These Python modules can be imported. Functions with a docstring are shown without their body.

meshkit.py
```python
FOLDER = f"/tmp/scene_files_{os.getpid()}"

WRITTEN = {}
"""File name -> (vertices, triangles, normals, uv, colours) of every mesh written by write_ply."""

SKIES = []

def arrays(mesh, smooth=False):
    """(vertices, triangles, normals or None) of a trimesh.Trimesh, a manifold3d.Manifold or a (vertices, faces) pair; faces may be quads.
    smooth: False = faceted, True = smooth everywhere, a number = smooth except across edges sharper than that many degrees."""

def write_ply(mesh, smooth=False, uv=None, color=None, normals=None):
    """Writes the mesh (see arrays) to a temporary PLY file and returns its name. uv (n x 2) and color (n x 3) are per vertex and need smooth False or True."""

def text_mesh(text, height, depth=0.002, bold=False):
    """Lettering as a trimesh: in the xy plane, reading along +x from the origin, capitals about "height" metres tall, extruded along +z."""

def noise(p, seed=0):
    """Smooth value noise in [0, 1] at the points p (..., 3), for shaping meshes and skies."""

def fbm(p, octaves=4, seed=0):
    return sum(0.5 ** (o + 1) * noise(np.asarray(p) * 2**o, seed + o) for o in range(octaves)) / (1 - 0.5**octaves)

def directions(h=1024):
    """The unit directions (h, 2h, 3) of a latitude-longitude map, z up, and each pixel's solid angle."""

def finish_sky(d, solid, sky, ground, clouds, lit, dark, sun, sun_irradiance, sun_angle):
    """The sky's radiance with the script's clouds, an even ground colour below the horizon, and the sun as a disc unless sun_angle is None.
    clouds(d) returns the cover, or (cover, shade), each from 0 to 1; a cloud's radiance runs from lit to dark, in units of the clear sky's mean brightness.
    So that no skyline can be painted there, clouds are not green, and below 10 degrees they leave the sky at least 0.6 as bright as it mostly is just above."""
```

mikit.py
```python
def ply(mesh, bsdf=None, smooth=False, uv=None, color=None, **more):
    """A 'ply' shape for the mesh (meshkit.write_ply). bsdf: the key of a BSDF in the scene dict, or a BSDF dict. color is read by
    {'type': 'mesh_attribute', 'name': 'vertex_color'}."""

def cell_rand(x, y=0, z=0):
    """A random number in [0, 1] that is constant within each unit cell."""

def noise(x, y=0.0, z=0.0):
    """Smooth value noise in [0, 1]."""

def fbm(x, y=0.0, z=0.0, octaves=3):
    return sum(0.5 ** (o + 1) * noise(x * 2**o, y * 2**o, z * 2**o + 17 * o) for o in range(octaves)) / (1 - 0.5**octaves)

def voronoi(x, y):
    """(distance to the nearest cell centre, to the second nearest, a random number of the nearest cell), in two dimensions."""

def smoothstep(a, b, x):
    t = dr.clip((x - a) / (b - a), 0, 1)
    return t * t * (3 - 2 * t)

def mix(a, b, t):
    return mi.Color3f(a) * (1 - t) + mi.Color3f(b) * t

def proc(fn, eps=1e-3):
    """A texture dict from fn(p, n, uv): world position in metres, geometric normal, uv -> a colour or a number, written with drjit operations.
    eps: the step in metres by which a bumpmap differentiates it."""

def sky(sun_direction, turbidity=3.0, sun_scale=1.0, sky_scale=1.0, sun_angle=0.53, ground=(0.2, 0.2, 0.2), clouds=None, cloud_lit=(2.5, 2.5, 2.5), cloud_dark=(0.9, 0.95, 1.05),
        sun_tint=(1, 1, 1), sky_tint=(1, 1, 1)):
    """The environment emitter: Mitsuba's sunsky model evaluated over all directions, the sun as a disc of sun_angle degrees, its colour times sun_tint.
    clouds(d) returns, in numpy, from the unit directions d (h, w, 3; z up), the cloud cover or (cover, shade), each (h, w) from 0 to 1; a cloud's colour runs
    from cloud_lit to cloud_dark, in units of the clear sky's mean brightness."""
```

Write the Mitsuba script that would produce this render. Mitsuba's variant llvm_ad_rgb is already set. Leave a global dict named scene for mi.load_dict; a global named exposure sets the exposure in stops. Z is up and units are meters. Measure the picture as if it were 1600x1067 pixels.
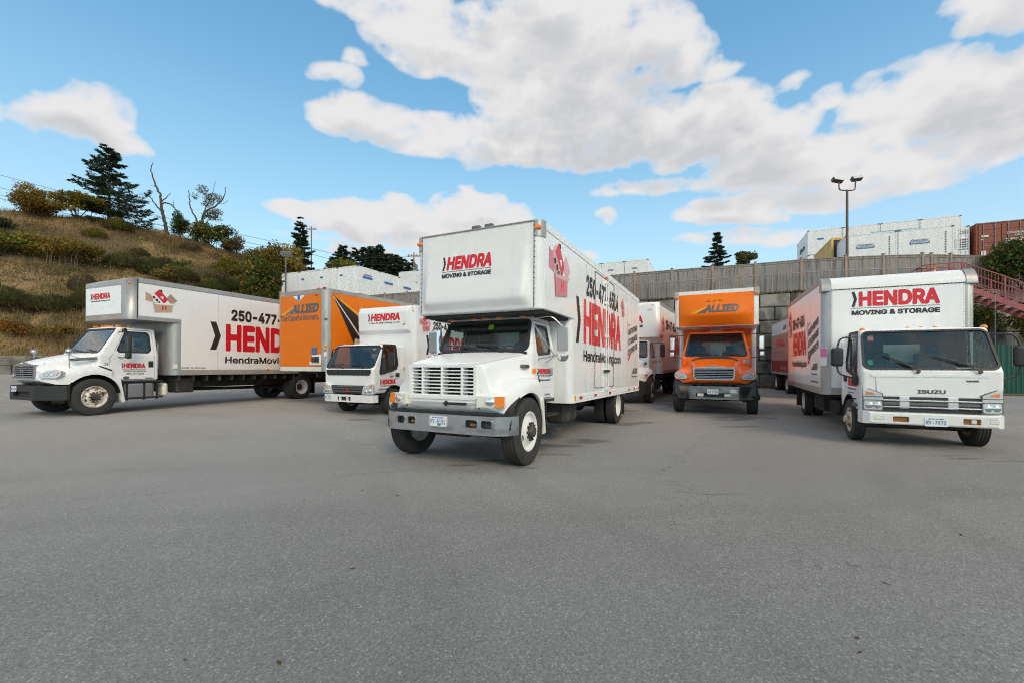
import math
import numpy as np, trimesh, mitsuba as mi, drjit as dr
import manifold3d as m3
from shapely.geometry import Polygon, box as sbox, LineString, Point
from shapely.ops import unary_union
from shapely import affinity
from scipy.interpolate import PchipInterpolator, RBFInterpolator, CubicSpline
import mikit, meshkit
from mikit import proc, noise, fbm, voronoi, cell_rand, smoothstep, mix

T = mi.ScalarTransform4f
scene, labels = {}, {}

# ------------------------------------------------------------------ camera, sky, exposure
CAM_H = 1.512
scene['camera'] = {'type': 'perspective', 'fov': 98.66, 'fov_axis': 'x', 'near_clip': 0.05, 'far_clip': 3000.0,
                   'principal_point_offset_x': 0.0, 'principal_point_offset_y': -0.033,
                   'to_world': T().look_at(origin=[0, 0, CAM_H], target=[0, 10, CAM_H], up=[0, 0, 1])}
exposure = 2.6

# cumulus field: (azimuth right of north, elevation, half widths, weight), degrees
CLOUDS = [(-44.0, 21.9, 2.9, 2.2, 1.05), (-46.4, 20.6, 2.0, 1.2, .8), (-41.0, 20.7, 2.2, 1.1, .8), (-51.5, 20, 3, 1.3, .8), (-23.5, 37.6, 5, 1.0, .72), (-17.5, 37.6, 4, 1.2, .62), (-12, 39, 3, 1, .6),
          (-12, 35.6, 6, 2.6, .95), (-5, 35.2, 6, 2.8, .9), (3, 36.6, 7, 3.4, 1.05), (10, 36.2, 6, 3.2, .95), (16.5, 35.0, 5, 3.0, 1.0), (21.2, 32.6, 3.6, 2.2, .9), (25.5, 31.2, 2.5, 1.2, .66),
          (6, 31.6, 10, 3.0, .95), (-1, 31.2, 5, 3.2, .8), (13, 31.0, 6, 2.6, .8), (-20.2, 28.0, 3.8, 1.8, .9), (-15.5, 27.2, 4, 1.8, .8), (-10, 26.8, 6, 1.8, .88), (-2, 26.4, 7, 2.2, .95), (7, 26.4, 8, 2.4, 1.0), (16, 26.6, 6, 2.8, .92),
          (25.5, 26.0, 4.5, 3.0, 1.05), (29.5, 23.5, 4.5, 2.6, .95), (22, 24.5, 6, 2.0, .85), (33, 20.8, 8, 2.0, .9), (38, 19.6, 7, 1.8, .8), (39.5, 23.8, 3.2, 1.8, .78), (43.8, 22.8, 5.5, 2.6, 1.0), (49, 21.4, 5, 2.8, 1.0), (46, 18.0, 6, 1.5, .8), (49, 27.8, 3.0, 1.8, .88), (47, 29.2, 3, 1.2, .7),
          (-24, 17.2, 4.5, 1.0, .8), (-19, 17.8, 4.5, 1.3, .9), (-13.5, 18.0, 4, 1.6, .9), (-6.2, 19.4, 4.0, 2.1, 1.05), (-1.5, 17.8, 3.5, 1.6, .85), (-9, 16.2, 9, 1.9, .95), (-17, 15.8, 7, 1.4, .85), (34, 17.5, 9, 1.4, .75), (14, 24.6, 9, 1.6, .9), (23.2, 16.9, 2.4, 1.0, .8), (26.4, 16.8, 3.6, 1.6, .98), (29, 15.8, 3, 1.0, .7), (13.2, 18.3, 1.3, .6, .5),
          (-22.5, 31.5, 2.2, .9, .6), (-20.5, 33.2, 1.6, .8, .52), (35, 25.5, 1.6, .8, .55), (32.5, 27.5, 1.6, 1.0, .5), (18, 21, 7, .9, .55), (-14, 13.6, 12, 1.0, .6), (6, 14.0, 5, .8, .5), (30, 13.4, 9, .9, .55),
          (24, 43, 9, 2.2, .6), (-40, 47, 12, 4, .7), (0, 50, 16, 5, .9)]


def billow(p, octaves, seed):
    return sum(.55 ** o * np.abs(2 * meshkit.noise(p * 2.03 ** o, seed + o) - 1) for o in range(octaves)) / sum(.55 ** o for o in range(octaves))


def clouds(d):
    dx, dy, dz = d[..., 0], d[..., 1], d[..., 2]
    cover, sh = np.zeros(d.shape[:2]), np.zeros(d.shape[:2])
    az_, el_ = np.degrees(np.arctan2(dx, dy)), np.degrees(np.arcsin(np.clip(dz, -1, 1)))
    m = el_ > -1
    d, az, el = d[m], az_[m], el_[m]
    q = d * np.array([1, 1, 1.35])
    w1, w2 = meshkit.noise(q * 7.0, 11) - .5, meshkit.noise(q * 7.0 + 31.7, 12) - .5
    w3, w4 = meshkit.noise(q * 21.0, 13) - .5, meshkit.noise(q * 21.0 + 3.7, 14) - .5
    puff = 1 - billow(q * 15.0 + np.stack([w1, w2, w1], -1) * .8, 5, 3)
    wisp = meshkit.fbm(q * 22.0 + np.stack([w3, w4, w3], -1) * 1.2, 4, 25)
    far = np.clip(meshkit.fbm(d * 3.2 + 7.0, 3, 21) * 2.3 - .78, 0, 1)
    out = np.maximum(np.clip((np.abs(az) - 54) / 12, 0, 1), np.clip((el - 45) / 10, 0, 1))

    def field(e0, soft=1.0):
        a, e = az + w1 * 4.0 + w3 * 1.8, e0 + w2 * 2.2 + w4 * 1.0
        f = np.zeros_like(az)
        for ca, ce, ra, re, w in CLOUDS:
            dv = (e - ce) / np.where(e < ce, re * .85, re * 1.15) / soft
            r2 = ((a - ca) / ra / soft) ** 2 + dv ** 2
            f = np.maximum(f, w * np.clip(1.10 - r2 * .58, 0, 1)) + .05 * w * np.exp(-r2)
        return np.minimum(f, 1.3) * (1 - out) + far * out

    f = field(el)
    up = field(el + 2.4, 1.15)
    dens = f + ((puff - .62) * 1.45 + (wisp - .5) * 1.05) * np.clip(f * 2.6 + .15, 0, 1)
    t = np.clip((dens - .10) / .78, 0, 1)
    c = (1 - (1 - t) ** 2.0) * np.clip(t * 3.2, 0, 1)
    c = c * (.86 + .14 * np.clip((dens - .5) * 2.2, 0, 1))
    c = np.maximum(c, .05 + .72 * np.clip(1 - el / 36, 0, 1) ** 1.7)
    s = np.clip(.30 + (up - .60) * 1.5 + (.60 - puff) * 1.5 + (w3 * .8 + w1) * 1.0 + .7 * (.5 - wisp), 0, 1) * np.clip((dens - .30) * 1.6, 0, 1)
    cover[m] = c
    sh[m] = s
    return cover, sh


SUN = (0.28, -0.78, 0.56)
scene['sky'] = mikit.sky(SUN, turbidity=3.0, sun_scale=0.21, sun_angle=26.0, sky_scale=1.2, sun_tint=(1.02, 1.0, .99), clouds=clouds,
                         cloud_lit=(1.52, 1.50, 1.50), cloud_dark=(1.10, 1.12, 1.16), sky_tint=(.64, 1.03, .97), ground=(.14, .14, .14))

# ------------------------------------------------------------------ materials


def lin(r, g, b):
    return [((c / 255) / 12.92 if c / 255 < .04045 else ((c / 255 + .055) / 1.055) ** 2.4) for c in (r, g, b)]


def rgb(c):
    return {'type': 'rgb', 'value': list(map(float, (c if hasattr(c, '__len__') else (c, c, c))))}


def tex(c):
    return c if isinstance(c, dict) else rgb(c)


def mat(name, color, rough=.5, metallic=0., coat=0., spec=.5, bump=None, bscale=1., **kw):
    b = {'type': 'principled', 'base_color': tex(color), 'roughness': rough, 'metallic': metallic, 'clearcoat': coat, 'clearcoat_gloss': .95, 'specular': spec, **kw}
    if bump:
        b = {'type': 'bumpmap', 'arbitrary': bump, 'scale': bscale, 'bsdf': b}
    scene[name] = {'type': 'twosided', 'bsdf': b}
    return name


def P3(p):
    return mi.Float(p.x), mi.Float(p.y), mi.Float(p.z)


def asphalt(p, n, uv):
    x, y, z = P3(p)
    big = fbm(x * .16, y * .16, 3.0, 3)
    mid = fbm(x * .9 + 9, y * .7, 1.0, 3)
    streak = fbm(x * .5 + y * .22, y * 3.0 - x * 1.2, 5.0, 3)
    f1, f2, r = voronoi(x * 95, y * 95)
    g1, g2, r2 = voronoi(x * 62 + 3, y * 62)
    fine = noise(x * 260, y * 260)
    v = .212 * (.86 + .28 * big) * (.93 + .14 * mid) * (.95 + .10 * streak) * (1 - .10 * tracks(x, y))
    v = v * (.76 + .34 * r + .16 * fine)
    v = v * dr.select(f1 > .62, .74, 1.0)
    v = v * (.90 + .20 * r2)
    bright = dr.select((r2 > .955) & (g1 < .34), 1.0, 0.0)
    v = v + bright * .11 + dr.select((r > .97) & (f1 < .4), .10, 0.0)
    warm = smoothstep(.38, .62, fbm(x * .11 + 4, y * .11 + 2, 8.0, 2))
    col = mix([v * 1.015, v * 1.0, v * .975], [v * 1.055, v * 1.0, v * .93], warm)
    st = oil(x, y)
    return col * (1 - .42 * st)


def tracks(x, y):
    """faint tyre tracks left by trucks swinging into their places"""
    t = mi.Float(0)
    for cx, cy, r0 in ((-14.0, 1.0, 13.2), (-14.0, 1.0, 15.2), (16.0, -2.0, 11.5), (16.0, -2.0, 13.4), (2.0, -16.0, 21.0), (2.0, -16.0, 23.0), (24.0, 4.0, 15.0)):
        d = dr.sqrt(dr.square(x - cx) + dr.square(y - cy)) - r0 + (noise(x * .35, y * .35, cx) - .5) * 1.2
        t = dr.maximum(t, (1 - smoothstep(.05, .34, dr.abs(d))) * (.3 + .7 * noise(x * .8 + 3, y * .8, r0)))
    return t


STAINS = [(-.35, 7.15, .34, .10), (-.75, 6.75, .2, .07), (.75, 7.7, .3, .12), (.2, 6.6, .16, .05), (1.6, 9.2, .5, .3), (7.2, 7.05, .62, .05), (7.65, 6.85, .55, .04), (7.0, 7.3, .4, .05), (-4.4, 12.3, .5, .2),
           (6.5, 12.6, .8, .5), (3.2, 12.2, .7, .4), (5.6, 11.0, .5, .12), (-6.1, 9.2, .3, .05), (-2.9, 8.6, .22, .05), (9.6, 6.6, .4, .04), (2.6, 5.2, .3, .03), (-5.6, 6.3, .2, .03), (1.0, 8.6, .45, .2), (3.2, 15.5, 1.0, 1.2), (6.6, 16.5, 1.0, 2.5), (10.5, 15, 1.4, 2)]


def oil(x, y):
    s = mi.Float(0)
    w = fbm(x * 2.6, y * 5.0, 2.0, 3) - .5
    for cx, cy, rx, ry in STAINS:
        dd = dr.square((x - cx) / rx) + dr.square((y - cy) / ry)
        s = dr.maximum(s, 1 - smoothstep(.0, 1.5, dd + w * 3.2))
    f1, f2, rr = voronoi(x * .11 + w * .22, y * .13 + .2 + w * .2)
    s = dr.maximum(s, .75 * (1 - smoothstep(.0012, .0045, f2 - f1)) * smoothstep(.50, .58, noise(x * .21, y * .21, 31.0)))
    crack = dr.abs(y - (7.95 + .012 * x + .10 * dr.sin(x * 1.7) + .12 * (noise(x * 3.1, 4.0) - .5)))
    s = dr.maximum(s, .8 * (1 - smoothstep(.004, .022, crack)) * smoothstep(-5.2, -6.4, x) * dr.select(noise(x * 2.0, 9.0) > .3, 1., .3))
    return s


mat('asphalt', proc(asphalt), rough=.9, spec=.15, bump=proc(lambda p, n, uv: noise(p.x * 120, p.y * 120) * .6 + noise(p.x * 300, p.y * 300) * .4, eps=.002), bscale=.0014)


def panel_white(p, n, uv):
    x, y, z = P3(p)
    g = fbm(x * 1.3, y * 1.3, z * 1.1, 3)
    st = fbm(x * 14 + y * 9, y * 14, z * .9, 2)
    low = smoothstep(1.5, .95, z)
    st2 = noise(x * 23 + y * 17, y * 23 - x * 9, z * .45)
    d = smoothstep(.56, .8, g) * .08 + smoothstep(.55, .85, st) * .07 + smoothstep(.74, .95, st2) * .10 + low * .13 * (.4 + st)
    return mix([.80, .80, .80], [.50, .47, .42], d)


mat('white_panel', proc(panel_white), rough=.16, coat=.6, spec=.6,
    bump=proc(lambda p, n, uv: fbm(p.x * .9, p.y * .9, p.z * 1.4, 2), eps=.02), bscale=.006)
mat('white_cab', proc(lambda p, n, uv: mix([.80, .80, .80], [.5, .48, .44], smoothstep(1.15, .55, p.z) * .16 + smoothstep(.6, .85, fbm(p.x * 2.5, p.y * 2.5, p.z * 2.5, 3)) * .05)), rough=.22, coat=.9)
mat('white_frp', proc(lambda p, n, uv: mix([.78, .785, .79], [.48, .47, .44], smoothstep(.55, .85, fbm(p.x * 3, p.y * 3, p.z * 3, 4)) * .14 + smoothstep(.6, .8, fbm(p.x * 9, p.y * 9, p.z * 1.2, 2)) * .08)), rough=.38, coat=.2)
mat('aluminium', proc(lambda p, n, uv: mix([.50, .50, .50], [.34, .33, .31], fbm(p.x * 5, p.y * 5, p.z * 1.6, 3))), rough=.42, metallic=.55)
mat('grey_skirt', proc(lambda p, n, uv: mix([.44, .42, .39], [.30, .27, .23], fbm(p.x * 3, p.y * 3, p.z * 2, 3))), rough=.5, metallic=.2)
mat('seam_grey', [.52, .52, .52], rough=.4)
mat('orange_cab', [.84, .135, .004], rough=.25, coat=.7, spec=.4)
mat('orange_panel', proc(lambda p, n, uv: mix([.86, .185, .004], [.80, .16, .004], fbm(p.x * 1.5, p.y * 1.5, p.z * .8, 3))), rough=.5, spec=.3)
mat('dull_red', [.30, .035, .035], rough=.4)
mat('salmon', [.52, .235, .20], rough=.4)
mat('orange_trailer', proc(lambda p, n, uv: mix([.80, .19, .005], [.72, .16, .004], fbm(p.x * 1.5, p.y * 1.5, p.z * .8, 3))), rough=.42, spec=.35)
mat('red_ink', [.60, .010, .022], rough=.35, coat=.3)
mat('faded_red_ink', proc(lambda p, n, uv: mix([.62, .03, .04], [.66, .12, .12], smoothstep(.4, .7, fbm(p.x * 2, p.y * 2, p.z * 3, 3)))), rough=.35, coat=.3)
mat('pink_ink', [.62, .22, .25], rough=.4)
mat('light_pink_ink', [.70, .40, .42], rough=.4)
mat('black_ink', [.018, .017, .018], rough=.4, coat=.2)
mat('grey_ink', [.10, .10, .105], rough=.4)
mat('white_ink', [.78, .78, .78], rough=.4)
mat('yellow_ink', [.80, .42, .01], rough=.4)
mat('tan_ink', [.50, .345, .25], rough=.5)
mat('dark_tan_ink', [.38, .25, .18], rough=.5)
mat('blue_ink', [.05, .16, .42], rough=.4)
mat('light_blue_ink', [.55, .66, .82], rough=.4)
mat('green_ink', [.02, .35, .13], rough=.4)
mat('magenta_ink', [.72, .20, .42], rough=.4)
mat('lime_ink', [.45, .72, .02], rough=.4)
mat('black_plastic', [.022, .022, .023], rough=.42)
mat('grey_plastic', [.13, .13, .135], rough=.5)
mat('dark_steel', proc(lambda p, n, uv: mix([.030, .029, .028], [.075, .062, .05], smoothstep(.5, .75, fbm(p.x * 6, p.y * 6, p.z * 6, 3)))), rough=.65)
mat('rubber', proc(lambda p, n, uv: mix([.022, .022, .022], [.055, .052, .048], fbm(p.x * 7, p.y * 7, p.z * 7, 3))), rough=.78)
mat('rim_white', [.74, .73, .71], rough=.32, coat=.3)
mat('rim_rust', proc(lambda p, n, uv: mix([.66, .63, .58], [.30, .15, .06], smoothstep(.50, .66, fbm(p.x * 13, p.y * 13, p.z * 13, 3)))), rough=.5)
mat('rim_tan', proc(lambda p, n, uv: mix([.58, .50, .42], [.30, .19, .11], smoothstep(.5, .68, fbm(p.x * 16, p.y * 16, p.z * 16, 3)))), rough=.5)
mat('rust', [.24, .11, .035], rough=.8)
scene['chrome'] = {'type': 'twosided', 'bsdf': {'type': 'roughconductor', 'material': 'Cr', 'alpha': .09}}
scene['mirror_chrome'] = {'type': 'twosided', 'bsdf': {'type': 'roughconductor', 'material': 'Al', 'alpha': .03}}
mat('bumper_chrome', proc(lambda p, n, uv: mix([.68, .69, .71], [.46, .455, .45], smoothstep(.46, .78, fbm(p.x * 5, p.y * 5, p.z * 9, 4)))), rough=.26, metallic=1.)
mat('dark_chrome', proc(lambda p, n, uv: mix([.36, .36, .37], [.24, .24, .245], smoothstep(.45, .75, fbm(p.x * 5, p.y * 5, p.z * 9, 4)))), rough=.22, metallic=1.)
mat('satin_silver', [.52, .53, .55], rough=.28, metallic=.85)
mat('lamp_bowl', [.72, .73, .74], rough=.25, metallic=.35, coat=.8)
mat('amber', [.85, .22, .01], rough=.15, coat=1., spec=.7)
mat('red_lens', [.55, .01, .01], rough=.2, coat=.8)
mat('cream_plastic', [.70, .68, .60], rough=.4)
mat('interior', [.035, .036, .038], rough=.75)
mat('interior_grey', [.11, .11, .115], rough=.8)
mat('seat_cloth', [.07, .072, .078], rough=.9)
scene['glass'] = {'type': 'thindielectric', 'int_ior': 1.5, 'specular_transmittance': rgb([.60, .70, .67])}
scene['dark_glass'] = {'type': 'thindielectric', 'int_ior': 1.55, 'specular_transmittance': rgb([.36, .42, .42])}
scene['clear_lens'] = {'type': 'thindielectric', 'int_ior': 1.5, 'specular_transmittance': rgb([.92, .93, .93])}

# ------------------------------------------------------------------ mesh helpers


def tm(x):
    if hasattr(x, 'to_mesh'):
        m = x.to_mesh()
        return trimesh.Trimesh(np.array(m.vert_properties[:, :3], float), np.array(m.tri_verts), process=False)
    return x


def mf(t):
    if hasattr(t, 'to_mesh'):
        return t
    t = trimesh.Trimesh(t.vertices, t.faces, process=False)
    t.merge_vertices(merge_tex=True, merge_norm=True)
    if t.is_watertight and t.volume < 0:
        t.invert()
    return m3.Manifold(m3.Mesh(np.asarray(t.vertices, np.float32), np.asarray(t.faces, np.uint32)))


def cat(*ms):
    ms = [tm(m) for m in ms]
    vs, fs, o = [], [], 0
    for m in ms:
        vs.append(np.asarray(m.vertices)); fs.append(np.asarray(m.faces) + o); o += len(m.vertices)
    return trimesh.Trimesh(np.vstack(vs), np.vstack(fs), process=False)


def box(x0, x1, y0, y1, z0, z1):
    m = trimesh.creation.box((x1 - x0, y1 - y0, z1 - z0))
    m.apply_translation(((x0 + x1) / 2, (y0 + y1) / 2, (z0 + z1) / 2))
    return m


def cbox(x0, x1, y0, y1, z0, z1, c=.01):
    c = min(c, (x1 - x0) * .45, (y1 - y0) * .45, (z1 - z0) * .45)
    pts = []
    for sx in (0, 1):
        for sy in (0, 1):
            for sz in (0, 1):
                X, Y, Z = (x0, x1)[sx], (y0, y1)[sy], (z0, z1)[sz]
                dx, dy, dz = (1 - 2 * sx) * c, (1 - 2 * sy) * c, (1 - 2 * sz) * c
                pts += [(X, Y + dy, Z + dz), (X + dx, Y, Z + dz), (X + dx, Y + dy, Z)]
    return tm(m3.Manifold.hull_points(np.array(pts, np.float32)))


def hull_spheres(pts, r, seg=20):
    s = m3.Manifold.sphere(1.0, seg)
    out = []
    for p in pts:
        rr = r if len(p) == 3 else p[3]
        out.append(s.scale((rr, rr, rr)).translate(tuple(map(float, p[:3]))))
    return m3.Manifold.batch_hull(out)


def rbox(x0, x1, y0, y1, z0, z1, r=.05, seg=16):
    r = min(r, (x1 - x0) / 2 - 1e-4, (y1 - y0) / 2 - 1e-4, (z1 - z0) / 2 - 1e-4)
    return tm(hull_spheres([(x, y, z) for x in (x0 + r, x1 - r) for y in (y0 + r, y1 - r) for z in (z0 + r, z1 - r)], r, seg))


def cyl(p0, p1, r, n=16, r1=None):
    p0, p1 = np.array(p0, float), np.array(p1, float)
    L = np.linalg.norm(p1 - p0)
    m = tm(m3.Manifold.cylinder(L, r, r if r1 is None else r1, n))
    m.apply_transform(trimesh.geometry.align_vectors([0, 0, 1], (p1 - p0) / L))
    m.apply_translation(p0)
    return m


def tube(pts, r, n=8):
    p = np.asarray(pts, float)
    r = np.broadcast_to(r, (len(p),))
    t = np.gradient(p, axis=0)
    t /= np.linalg.norm(t, axis=1, keepdims=True) + 1e-12
    a = np.cross(t[0], [0, 0, 1.] if abs(t[0][2]) < .9 else [1., 0, 0])
    a /= np.linalg.norm(a)
    V = []
    for i in range(len(p)):
        a = a - t[i] * (a @ t[i]); a /= np.linalg.norm(a)
        b = np.cross(t[i], a)
        g = np.arange(n) * 2 * np.pi / n
        V.append(p[i] + r[i] * (np.cos(g)[:, None] * a + np.sin(g)[:, None] * b))
    V = np.vstack(V + [p[:1], p[-1:]])
    F = []
    for i in range(len(p) - 1):
        for j in range(n):
            k = (j + 1) % n
            F += [[i * n + j, i * n + k, (i + 1) * n + k], [i * n + j, (i + 1) * n + k, (i + 1) * n + j]]
    e = (len(p) - 1) * n
    for j in range(n):
        k = (j + 1) % n
        F += [[len(V) - 2, k, j], [len(V) - 1, e + j, e + k]]
    m = trimesh.Trimesh(V, F, process=False)
    return m


def bend(pts, k=5, rad=.25):
    """polyline with rounded corners"""
    p = [np.array(q, float) for q in pts]
    out = [p[0]]
    for a, b, c in zip(p, p[1:], p[2:]):
        f = min(rad, np.linalg.norm(b - a) * .45, np.linalg.norm(c - b) * .45)
        u, v = b + (a - b) / np.linalg.norm(a - b) * f, b + (c - b) / np.linalg.norm(c - b) * f
        for s in np.linspace(0, 1, k):
            out.append((1 - s) ** 2 * u + 2 * s * (1 - s) * b + s * s * v)
    out.append(p[-1])
    return np.array(out)


def polys(g):
    if g.is_empty:
        return []
    return [q for q in getattr(g, 'geoms', [g]) if q.geom_type == 'Polygon' and q.area > 1e-9]


def extrude(poly, h):
    return cat(*[trimesh.creation.extrude_polygon(q, h, engine='earcut') for q in polys(poly)])


def frame_mesh(m, o, u, v):
    """mesh in (u, v, n) coordinates -> 3D"""
    u, v = np.array(u, float), np.array(v, float)
    n = np.cross(u, v)
    m = tm(m).copy()
    m.vertices = np.array(o, float) + m.vertices @ np.vstack([u, v, n])
    return m


def prism(poly, axis, a0, a1):
    """2D polygon extruded along axis: 'x' uses (y, z), 'y' uses (x, z), 'z' uses (x, y)"""
    m = extrude(poly, abs(a1 - a0))
    lo = min(a0, a1)
    if axis == 'x':
        return frame_mesh(m, (lo, 0, 0), (0, 1, 0), (0, 0, 1))
    if axis == 'y':
        m2 = frame_mesh(m, (0, lo + abs(a1 - a0), 0), (1, 0, 0), (0, 0, 1))
        return m2
    m.apply_translation((0, 0, lo))
    return m


def rpoly(pts, r):
    p = Polygon(pts)
    return p.buffer(-r, join_style=1).buffer(r, join_style=1, quad_segs=6) if r > 0 else p


def flat(poly):
    """single sheet in (u, v)"""
    V, F, o = [], [], 0
    for q in polys(poly):
        v, f = trimesh.creation.triangulate_polygon(q, engine='earcut')
        V.append(np.column_stack([v, np.zeros(len(v))])); F.append(np.asarray(f) + o); o += len(v)
    return trimesh.Trimesh(np.vstack(V), np.vstack(F), process=False)


_text = {}


def txt_poly(text, fat=0.0, shear=0.0):
    key = (text, fat, shear)
    if key not in _text:
        if (text,) not in _text:
            m = meshkit.text_mesh(text, 1.0, .1, bold=True)
            m.merge_vertices()
            f = m.faces[m.face_normals[:, 2] > .9]
            e = np.sort(np.vstack([f[:, [0, 1]], f[:, [1, 2]], f[:, [2, 0]]]), axis=1)
            u, n = np.unique(e, axis=0, return_counts=True)
            _text[(text,)] = unary_union(trimesh.path.polygons.edges_to_polygons(u[n == 1], m.vertices[:, :2])).simplify(.006)
        g = _text[(text,)]
        if fat:
            g = g.buffer(fat, join_style=2).simplify(.006)
        if shear:
            g = affinity.affine_transform(g, [1, shear, 0, 1, 0, 0])
        _text[key] = g
    return _text[key]


def fit(poly, u0, u1, v0, v1):
    a, b, c, d = poly.bounds
    return affinity.affine_transform(poly, [(u1 - u0) / (c - a), 0, 0, (v1 - v0) / (d - b), u0 - a * (u1 - u0) / (c - a), v0 - b * (v1 - v0) / (d - b)])


def text(s, u0, u1, v0, v1, fat=0.0, shear=0.0):
    return fit(txt_poly(s, fat, shear), u0, u1, v0, v1)


def chevron(u0, u1, v0, v1):
    w = (u1 - u0)
    vm = (v0 + v1) / 2
    return Polygon([(u0, v1), (u0 + .55 * w, v1), (u1, vm), (u0 + .55 * w, v0), (u0, v0), (u0 + .45 * w, vm)])


# ------------------------------------------------------------------ scene entries


def unique(base):
    if base not in scene and base not in labels:
        return base
    k = 1
    while f'{base}_{k:03d}' in scene or f'{base}_{k:03d}' in labels:
        k += 1
    return f'{base}_{k:03d}'


def put(key, mesh, m, smooth=30, to=None, label=None, **props):
    key = unique(key)
    s = mikit.ply(tm(mesh) if not isinstance(mesh, dict) else mesh, m, smooth=smooth) if not isinstance(mesh, dict) else {**mesh, 'bsdf': {'type': 'ref', 'id': m}}
    if to is not None:
        s = {**s, 'to_world': to}
    scene[key] = s
    d = dict(props)
    if label:
        d['label'] = label
    if d:
        labels[key] = d
    return key


def struct(name, mesh, m, smooth=30, label=None):
    return put(name, mesh, m, smooth, None, label, kind='structure')


def thing(name, label, cat_, group=None):
    key = unique(name)
    labels[key] = {'label': label, 'category': cat_}
    if group:
        labels[key]['group'] = group
    return key


def xf(x, y, z, yaw_deg=0., pitch=0., roll=0.):
    """local x right, y back, z up; positive yaw turns the back of the thing to the right"""
    c, s = math.cos(math.radians(yaw_deg)), math.sin(math.radians(yaw_deg))
    M = np.eye(4)
    M[:3, 0] = (c, -s, 0)
    M[:3, 1] = (s, c, pitch)
    M[:3, 1] /= np.linalg.norm(M[:3, 1])
    M[:3, 2] = np.cross(M[:3, 0], M[:3, 1])
    M[:3, 3] = (x, y, z)
    return M


class Thing:
    def __init__(self, name, label, cat_, M, group=None):
        self.key, self.M = thing(name, label, cat_, group), M
        self.T = T(M.tolist())

    def add(self, name, mesh, m, smooth=30, parent=None, label=None, at=None, **props):
        to = self.T if at is None else T((self.M @ at).tolist())
        return put((parent or self.key) + '__' + name, mesh, m, smooth, to, label, **props)


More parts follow.
